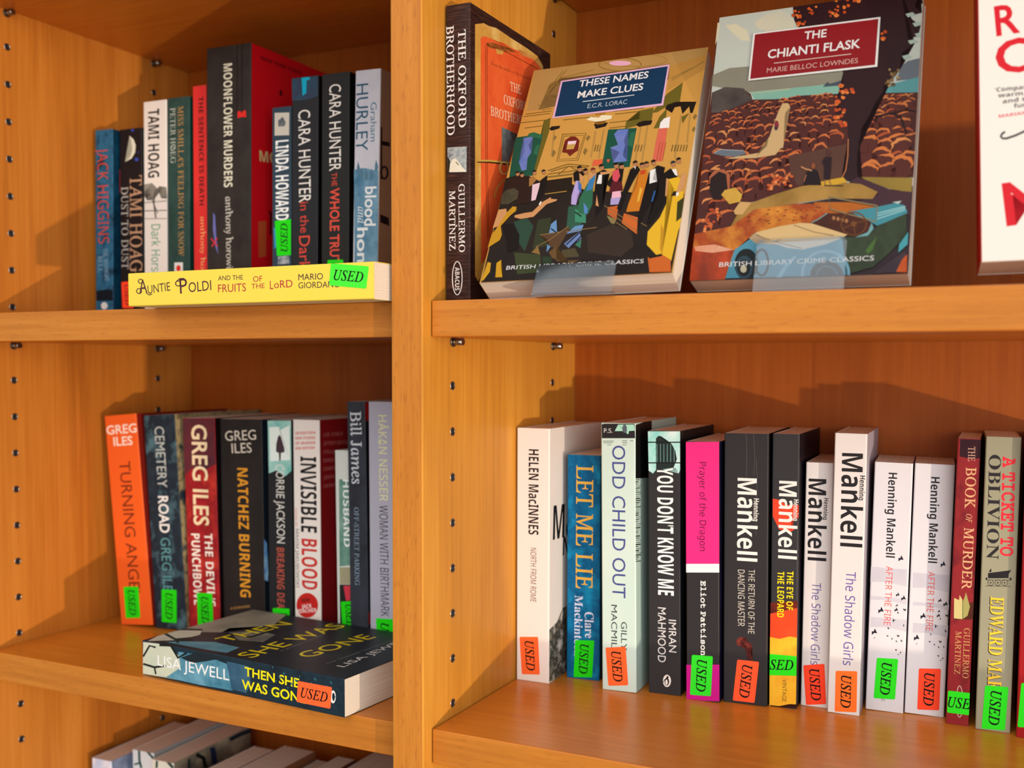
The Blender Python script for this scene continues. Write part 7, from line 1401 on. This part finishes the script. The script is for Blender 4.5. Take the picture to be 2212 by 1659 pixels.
 dict(n='paperback',l='slim dark red paperback with a small open book pictured on its spine',g='standing paperbacks on the lower right shelf',o=[314.96, 176.15, -243.19],ax=[[0.99946, 0.02701, -0.01848], [-0.02702, 0.99963, 0.0], [0.01847, 0.0005, 0.99983]],s=[14.68, 198.35, 77.95],f=1.0,m=('n:#7c1f26,#90282a,#541520:30', '#3a1014', '#5a1820'),st=[['S', '#2ee41e', [0.72, 23.02, 15.45, 23.34, 15.42, 7.84, 0.66, 7.57], 'USE', 'h']],dec=[
  ['p','S','n:#2e171d,#421c24:40',[1.6,197.8,15.6,197.9,15.7,186.0,10.7,184.4,1.8,185.8]],
  ['t','S','R','THE','#d8a890',6.9,192.86,0.28,-9.98,4.36,0.12],
  ['t','S','R+','BOOK','#dcaa7a',6.14,178.73,0.28,-28.19,6.41,0.06],
  ['t','S','I','OF','#dcaa7a',7.41,146.77,0.05,-5.87,3.79,0.03],
  ['t','S','R+','MURDER','#dcaa7a',6.58,137.35,0.11,-42.65,6.14,0.02],
  ['p','S','n:#4a2216,#5a2c1c:60',[2.2,83.7,15.1,86.5,15.4,74.6,2.6,73.0]],
  ['p','S','#ccbc7a',[2.1,88.0,5.3,86.9,5.5,90.5,7.6,87.0,7.9,73.9,2.5,73.9]],
  ['p','S','#a49c5a',[7.6,85.2,9.5,92.7,12.3,83.1,11.1,76.7,7.9,73.9]],
  ['l','S','#5a6a40',[7.34,86.95,7.78,87.0,7.77,74.09,8.21,74.14]],
  ['t','S','R','GUILLERMO','#c89a5c',9.21,68.02,0.31,-34.81,3.8,0.03],
  ['t','S','R','MARTINEZ','#c89a5c',4.01,65.14,0.19,-30.0,3.68,0.02],
  ['l','S','#dcc0b8',[10.23,16.72,10.65,16.78,10.28,14.28,10.69,14.32,10.22,11.95,10.63,11.97,10.06,9.84,10.47,9.83,9.8,8.07,10.21,8.02,9.47,6.74,9.86,6.62,9.1,5.92,9.42,5.67,8.81,5.67,8.82,5.22,8.49,5.82,8.2,5.47,8.06,6.51,7.69,6.27,7.63,7.73,7.24,7.55,7.24,9.4,6.84,9.26,6.92,11.43,6.51,11.32,6.67,13.72,6.26,13.64,6.53,16.15,6.11,16.09,6.48,18.59,6.07,18.55,6.54,20.93,6.13,20.91,6.71,23.03,6.3,23.05,6.96,24.8,6.56,24.85,7.29,26.13,6.91,26.25,7.66,26.94,7.34,27.2,7.96,27.19,7.94,27.64,8.27,27.03,8.57,27.38,8.7,26.34,9.07,26.57,9.13,25.12,9.52,25.29,9.52,23.45,9.92,23.59,9.85,21.43,10.25,21.53,10.09,19.14,10.5,19.23,10.23,16.71,10.65,16.79]],
 ]),
 dict(n='paperback',l='sage grey paperback with a small black locomotive tender on its spine',g='standing paperbacks on the lower right shelf',o=[334.1, 172.91, -243.2],ax=[[0.99804, 0.06144, -0.01204], [-0.06145, 0.99811, 0.0], [0.01202, 0.00074, 0.99993]],s=[21.82, 200.25, 80.25],f=1.0,m=('n:#9c967a,#949076:12', '#6c6a54', '#6a5c20'),st=[['S', '#2ee41e', [5.16, 30.59, 19.66, 31.43, 18.48, 1.53, 4.0, 0.72], 'USED', 'd']],dec=[
  ['t','S','S','OBLIVION','#2c2728',2.33,188.08,0.87,-70.79,7.28,0.09],
  ['t','S','M#','A TICKET TO','#e22c38',10.99,187.2,0.67,-67.08,7.64,0.08],
  ['p','S','#242021',[4.3,107.7,18.3,110.9,18.5,111.6,18.7,111.1,17.2,108.5,17.0,105.6,4.5,104.3]],
  ['p','S','#242021',[4.9,108.5,5.3,109.7,5.9,110.8,6.2,110.9,6.5,108.7]],
  ['l','S','#242021',[3.46,102.75,3.45,103.1,18.9,104.0,18.89,104.34]],
  ['l','S','#242021',[3.42,104.05,3.41,104.27,18.65,105.44,18.64,105.66]],
  ['p','S','#242021',[4.1,103.8,4.0,103.1,3.6,102.8,3.2,103.0,3.0,103.7,3.1,104.4,3.5,104.7,3.9,104.4]],
  ['p','S','#242021',[19.0,105.2,18.9,104.5,18.5,104.2,18.1,104.4,17.9,105.1,18.0,105.7,18.4,106.0,18.8,105.8]],
  ['l','S','#242021',[7.86,101.49,8.17,101.46,7.76,100.76,8.05,100.65,7.42,100.13,7.65,99.91,6.9,99.69,7.03,99.38,6.28,99.49,6.29,99.15,5.64,99.57,5.53,99.24,5.09,99.92,4.88,99.65,4.72,100.47,4.43,100.31,4.57,101.15,4.25,101.12,4.67,101.86,4.37,101.97,5.01,102.48,4.78,102.71,5.53,102.92,5.4,103.23,6.15,103.12,6.14,103.47,6.79,103.04,6.9,103.37,7.33,102.7,7.55,102.96,7.71,102.14,8.0,102.3,7.86,101.43,8.17,101.52]],
  ['p','S','#242021',[6.7,101.3,6.6,101.0,6.2,100.8,5.9,100.9,5.8,101.3,5.9,101.6,6.2,101.8,6.5,101.7]],
  ['l','S','#242021',[4.56,101.07,4.56,101.23,7.87,101.38,7.87,101.54]],
  ['l','S','#242021',[6.08,103.06,6.23,103.07,6.2,99.52,6.35,99.54]],
  ['l','S','#242021',[12.29,101.91,12.6,101.87,12.19,101.17,12.48,101.06,11.85,100.55,12.08,100.33,11.34,100.11,11.47,99.8,10.71,99.91,10.73,99.57,10.08,99.99,9.97,99.66,9.54,100.33,9.32,100.07,9.16,100.89,8.88,100.73,9.01,101.57,8.7,101.54,9.12,102.27,8.82,102.38,9.45,102.89,9.22,103.12,9.97,103.33,9.84,103.64,10.59,103.53,10.58,103.87,11.22,103.45,11.33,103.78,11.77,103.11,11.98,103.37,12.14,102.55,12.43,102.71,12.29,101.84,12.6,101.94]],
  ['p','S','#242021',[11.1,101.8,11.0,101.4,10.7,101.2,10.3,101.3,10.2,101.7,10.3,102.0,10.6,102.2,11.0,102.1]],
  ['l','S','#242021',[9.01,101.49,9.0,101.65,12.3,101.8,12.3,101.95]],
  ['l','S','#242021',[10.52,103.46,10.66,103.48,10.64,99.94,10.78,99.95]],
  ['l','S','#242021',[16.5,102.3,16.8,102.26,16.39,101.56,16.69,101.46,16.06,100.94,16.29,100.72,15.55,100.5,15.68,100.2,14.93,100.31,14.94,99.96,14.3,100.39,14.19,100.06,13.76,100.73,13.54,100.46,13.38,101.28,13.1,101.12,13.23,101.96,12.92,101.93,13.33,102.66,13.04,102.77,13.67,103.28,13.44,103.51,14.18,103.72,14.05,104.03,14.8,103.92,14.79,104.26,15.43,103.84,15.54,104.17,15.97,103.49,16.18,103.76,16.35,102.94,16.63,103.1,16.5,102.23,16.8,102.33]],
  ['p','S','#242021',[15.3,102.2,15.2,101.8,14.9,101.6,14.6,101.7,14.4,102.1,14.5,102.4,14.8,102.6,15.2,102.5]],
  ['l','S','#242021',[13.23,101.88,13.22,102.04,16.51,102.19,16.5,102.34]],
  ['l','S','#242021',[14.73,103.85,14.88,103.87,14.85,100.34,15.0,100.35]],
  ['l','S','#242021',[3.08,98.73,3.07,99.04,18.74,99.75,18.74,100.06]],
  ['t','S','S','EDWARD MARSTON','#242021',5.96,91.68,0.53,-88.81,8.58,0.05],
  ['t','S','S','EDWARD MARSTON','#f4c636',6.5,92.08,0.54,-88.78,8.29,0.05],
 ]),
 dict(n='paperback',l='dark red paperback cut off at the right edge of the lower right shelf',g='standing paperbacks on the lower right shelf',o=[359.5, 168.0, -243.2],ax=[[0.99962, 0.02618, -0.00873], [-0.02618, 0.99966, 0.0], [0.00872, 0.00023, 0.99996]],s=[30.0, 200.0, 85.71],f=1.0,m=('#9e1a1e', '#5a1014', '#7a1418'),st=[['S', '#2ee41e', [2.05, 36.73, 16.97, 37.65, 15.88, 7.88, 0.67, 6.75], 'USED', 'd']],dec=[
 ]),
]
STANDS = {'names': [40.9, 93.1, 8.9, -13.1], 'flask': [41.0, 94.2, 23.8, -5.4]}
STAND_FRAMES = {'names': [[36.91592, 25.18187, 47.4926], [0.03402, -0.85292, 0.52094], [0.99849, 0.05156, 0.01921], [-0.04325, 0.51949, 0.85338], 19.6, 189.12, 129.56], 'flask': [[169.52099, 57.03721, 50.92234], [0.00607, -0.94612, 0.32376], [0.99997, 0.00725, 0.00243], [-0.00464, 0.32374, 0.94614], 17.86, 189.9, 129.03]}
letters_prepare({(d[2], d[3]) for B in BOOKS for d in B['dec'] if d[0] == 't'} | {('I+', s[3]) for B in BOOKS for s in B['st']})
def build_book(B):
    w, h, d = B['s']; U, D_, V = (Vector(a) for a in B['ax'])
    root = empty(B['n'])
    M = Matrix((U, D_, V)).transposed().to_4x4(); M.translation = Vector(B['o'])*MM
    root.matrix_world = M
    tag(root, B['l'], 'book', B['g'])
    C = Cover(B); C.shell(B['m'])
    for e in B['dec']:
        if e[0] == 'p': C.poly(e[1], e[2], pairs(e[3]), C.bump(e[1]))
        elif e[0] == 't': C.text(e)
        elif e[0] == 'l': C.ribbon(e)
        else: C.bushes(e)
    frombm('cover', C.bm, C.mats, root)
    inset = 2.5 if B['n'] == 'hardback' else 0.35
    bm = bmesh.new(); box(bm, 0.5, w-0.5, 0.6, d-inset-0.2, inset, h-inset)
    frombm('page_block', bm, [PAGES], root)
    for s in B['st']: sticker(C, root, s)
    return root
for B in BOOKS: build_book(B)
# ------------------------------------------------------------------ clear book stands
def stand(key, label):
    o, U, D_, V = (Vector(a) for a in STAND_FRAMES[key][:4]); w, h, d = STAND_FRAMES[key][4:]
    u0, u1, vt, vb = STANDS[key]
    front = o + U*w                         # cover plane through the lower spine corner
    P = lambda u, n, v: (front + D_*u + U*n + V*v)*MM      # n is outwards from the cover
    zs = 47.1*MM + 0.0002
    root = empty('book_stand', P((u0+u1)/2, 3, vb)); root.location.z = zs
    bpy.context.view_layer.update()
    tag(root, label, 'book stand', 'clear acrylic book stands')
    def slab(name, pts, th, rc=0.0):
        # pts: outline in 3D; thickness along the outline's normal
        bm = bmesh.new(); nrm = (pts[1]-pts[0]).cross(pts[2]-pts[0]).normalized()*th
        a = [bm.verts.new(p - root.location) for p in pts]; b = [bm.verts.new(p + nrm - root.location) for p in pts]
        bm.faces.new(a[::-1]); bm.faces.new(b)
        for i in range(len(a)): bm.faces.new((a[i-1], a[i], b[i], b[i-1]))
        bmesh.ops.recalc_face_normals(bm, faces=bm.faces)
        return frombm(name, bm, [ACRYL], root)
    def lipv(u, v):
        p = P(u, 1.4, v); return p
    # foot of the lip where it meets the shelf
    def at_shelf(u, n):
        p0 = P(u, n, 0); t = (zs - p0.z)/(V.z*MM); return p0 + V*(t*MM)
    r = 3.0
    top = [(u0, vt-r), (u0+r*0.3, vt-r*0.3), (u0+r, vt), (u1-r, vt), (u1-r*0.3, vt-r*0.3), (u1, vt-r)]
    slab('lip', [at_shelf(u0, 1.4)] + [P(u, 1.4, v) for u, v in top] + [at_shelf(u1, 1.4)], -0.0018)
    A, Bp = at_shelf(u0, 1.4), at_shelf(u1, 1.4)
    back = Vector((-(Bp-A).y, (Bp-A).x, 0)).normalized()
    dep = w*0.5*MM
    slab('base', [A, Bp, Bp+back*dep, A+back*dep], 0.0018)
    # rest behind the book
    q = [P(u, -w-0.6, v) for u, v in ((u0, 8), (u1, 8), (u1, h*0.62), (u0, h*0.62))]
    slab('back_rest', q, -0.002)
    f0, f1 = q[0].copy(), q[1].copy(); f0.z = f1.z = zs; b0, b1 = q[3]+back*0.0, q[2]+back*0.0
    g0 = Vector((b0.x, b0.y, zs)) + back*0.012; g1 = Vector((b1.x, b1.y, zs)) + back*0.012
    slab('prop_leg', [b0+back*0.0045-Vector((0, 0, 0.004)), b1+back*0.0045-Vector((0, 0, 0.004)), g1, g0], 0.002)
stand('names', 'clear acrylic stand holding the ballroom scene paperback')
stand('flask', 'clear acrylic stand holding the autumn landscape paperback')
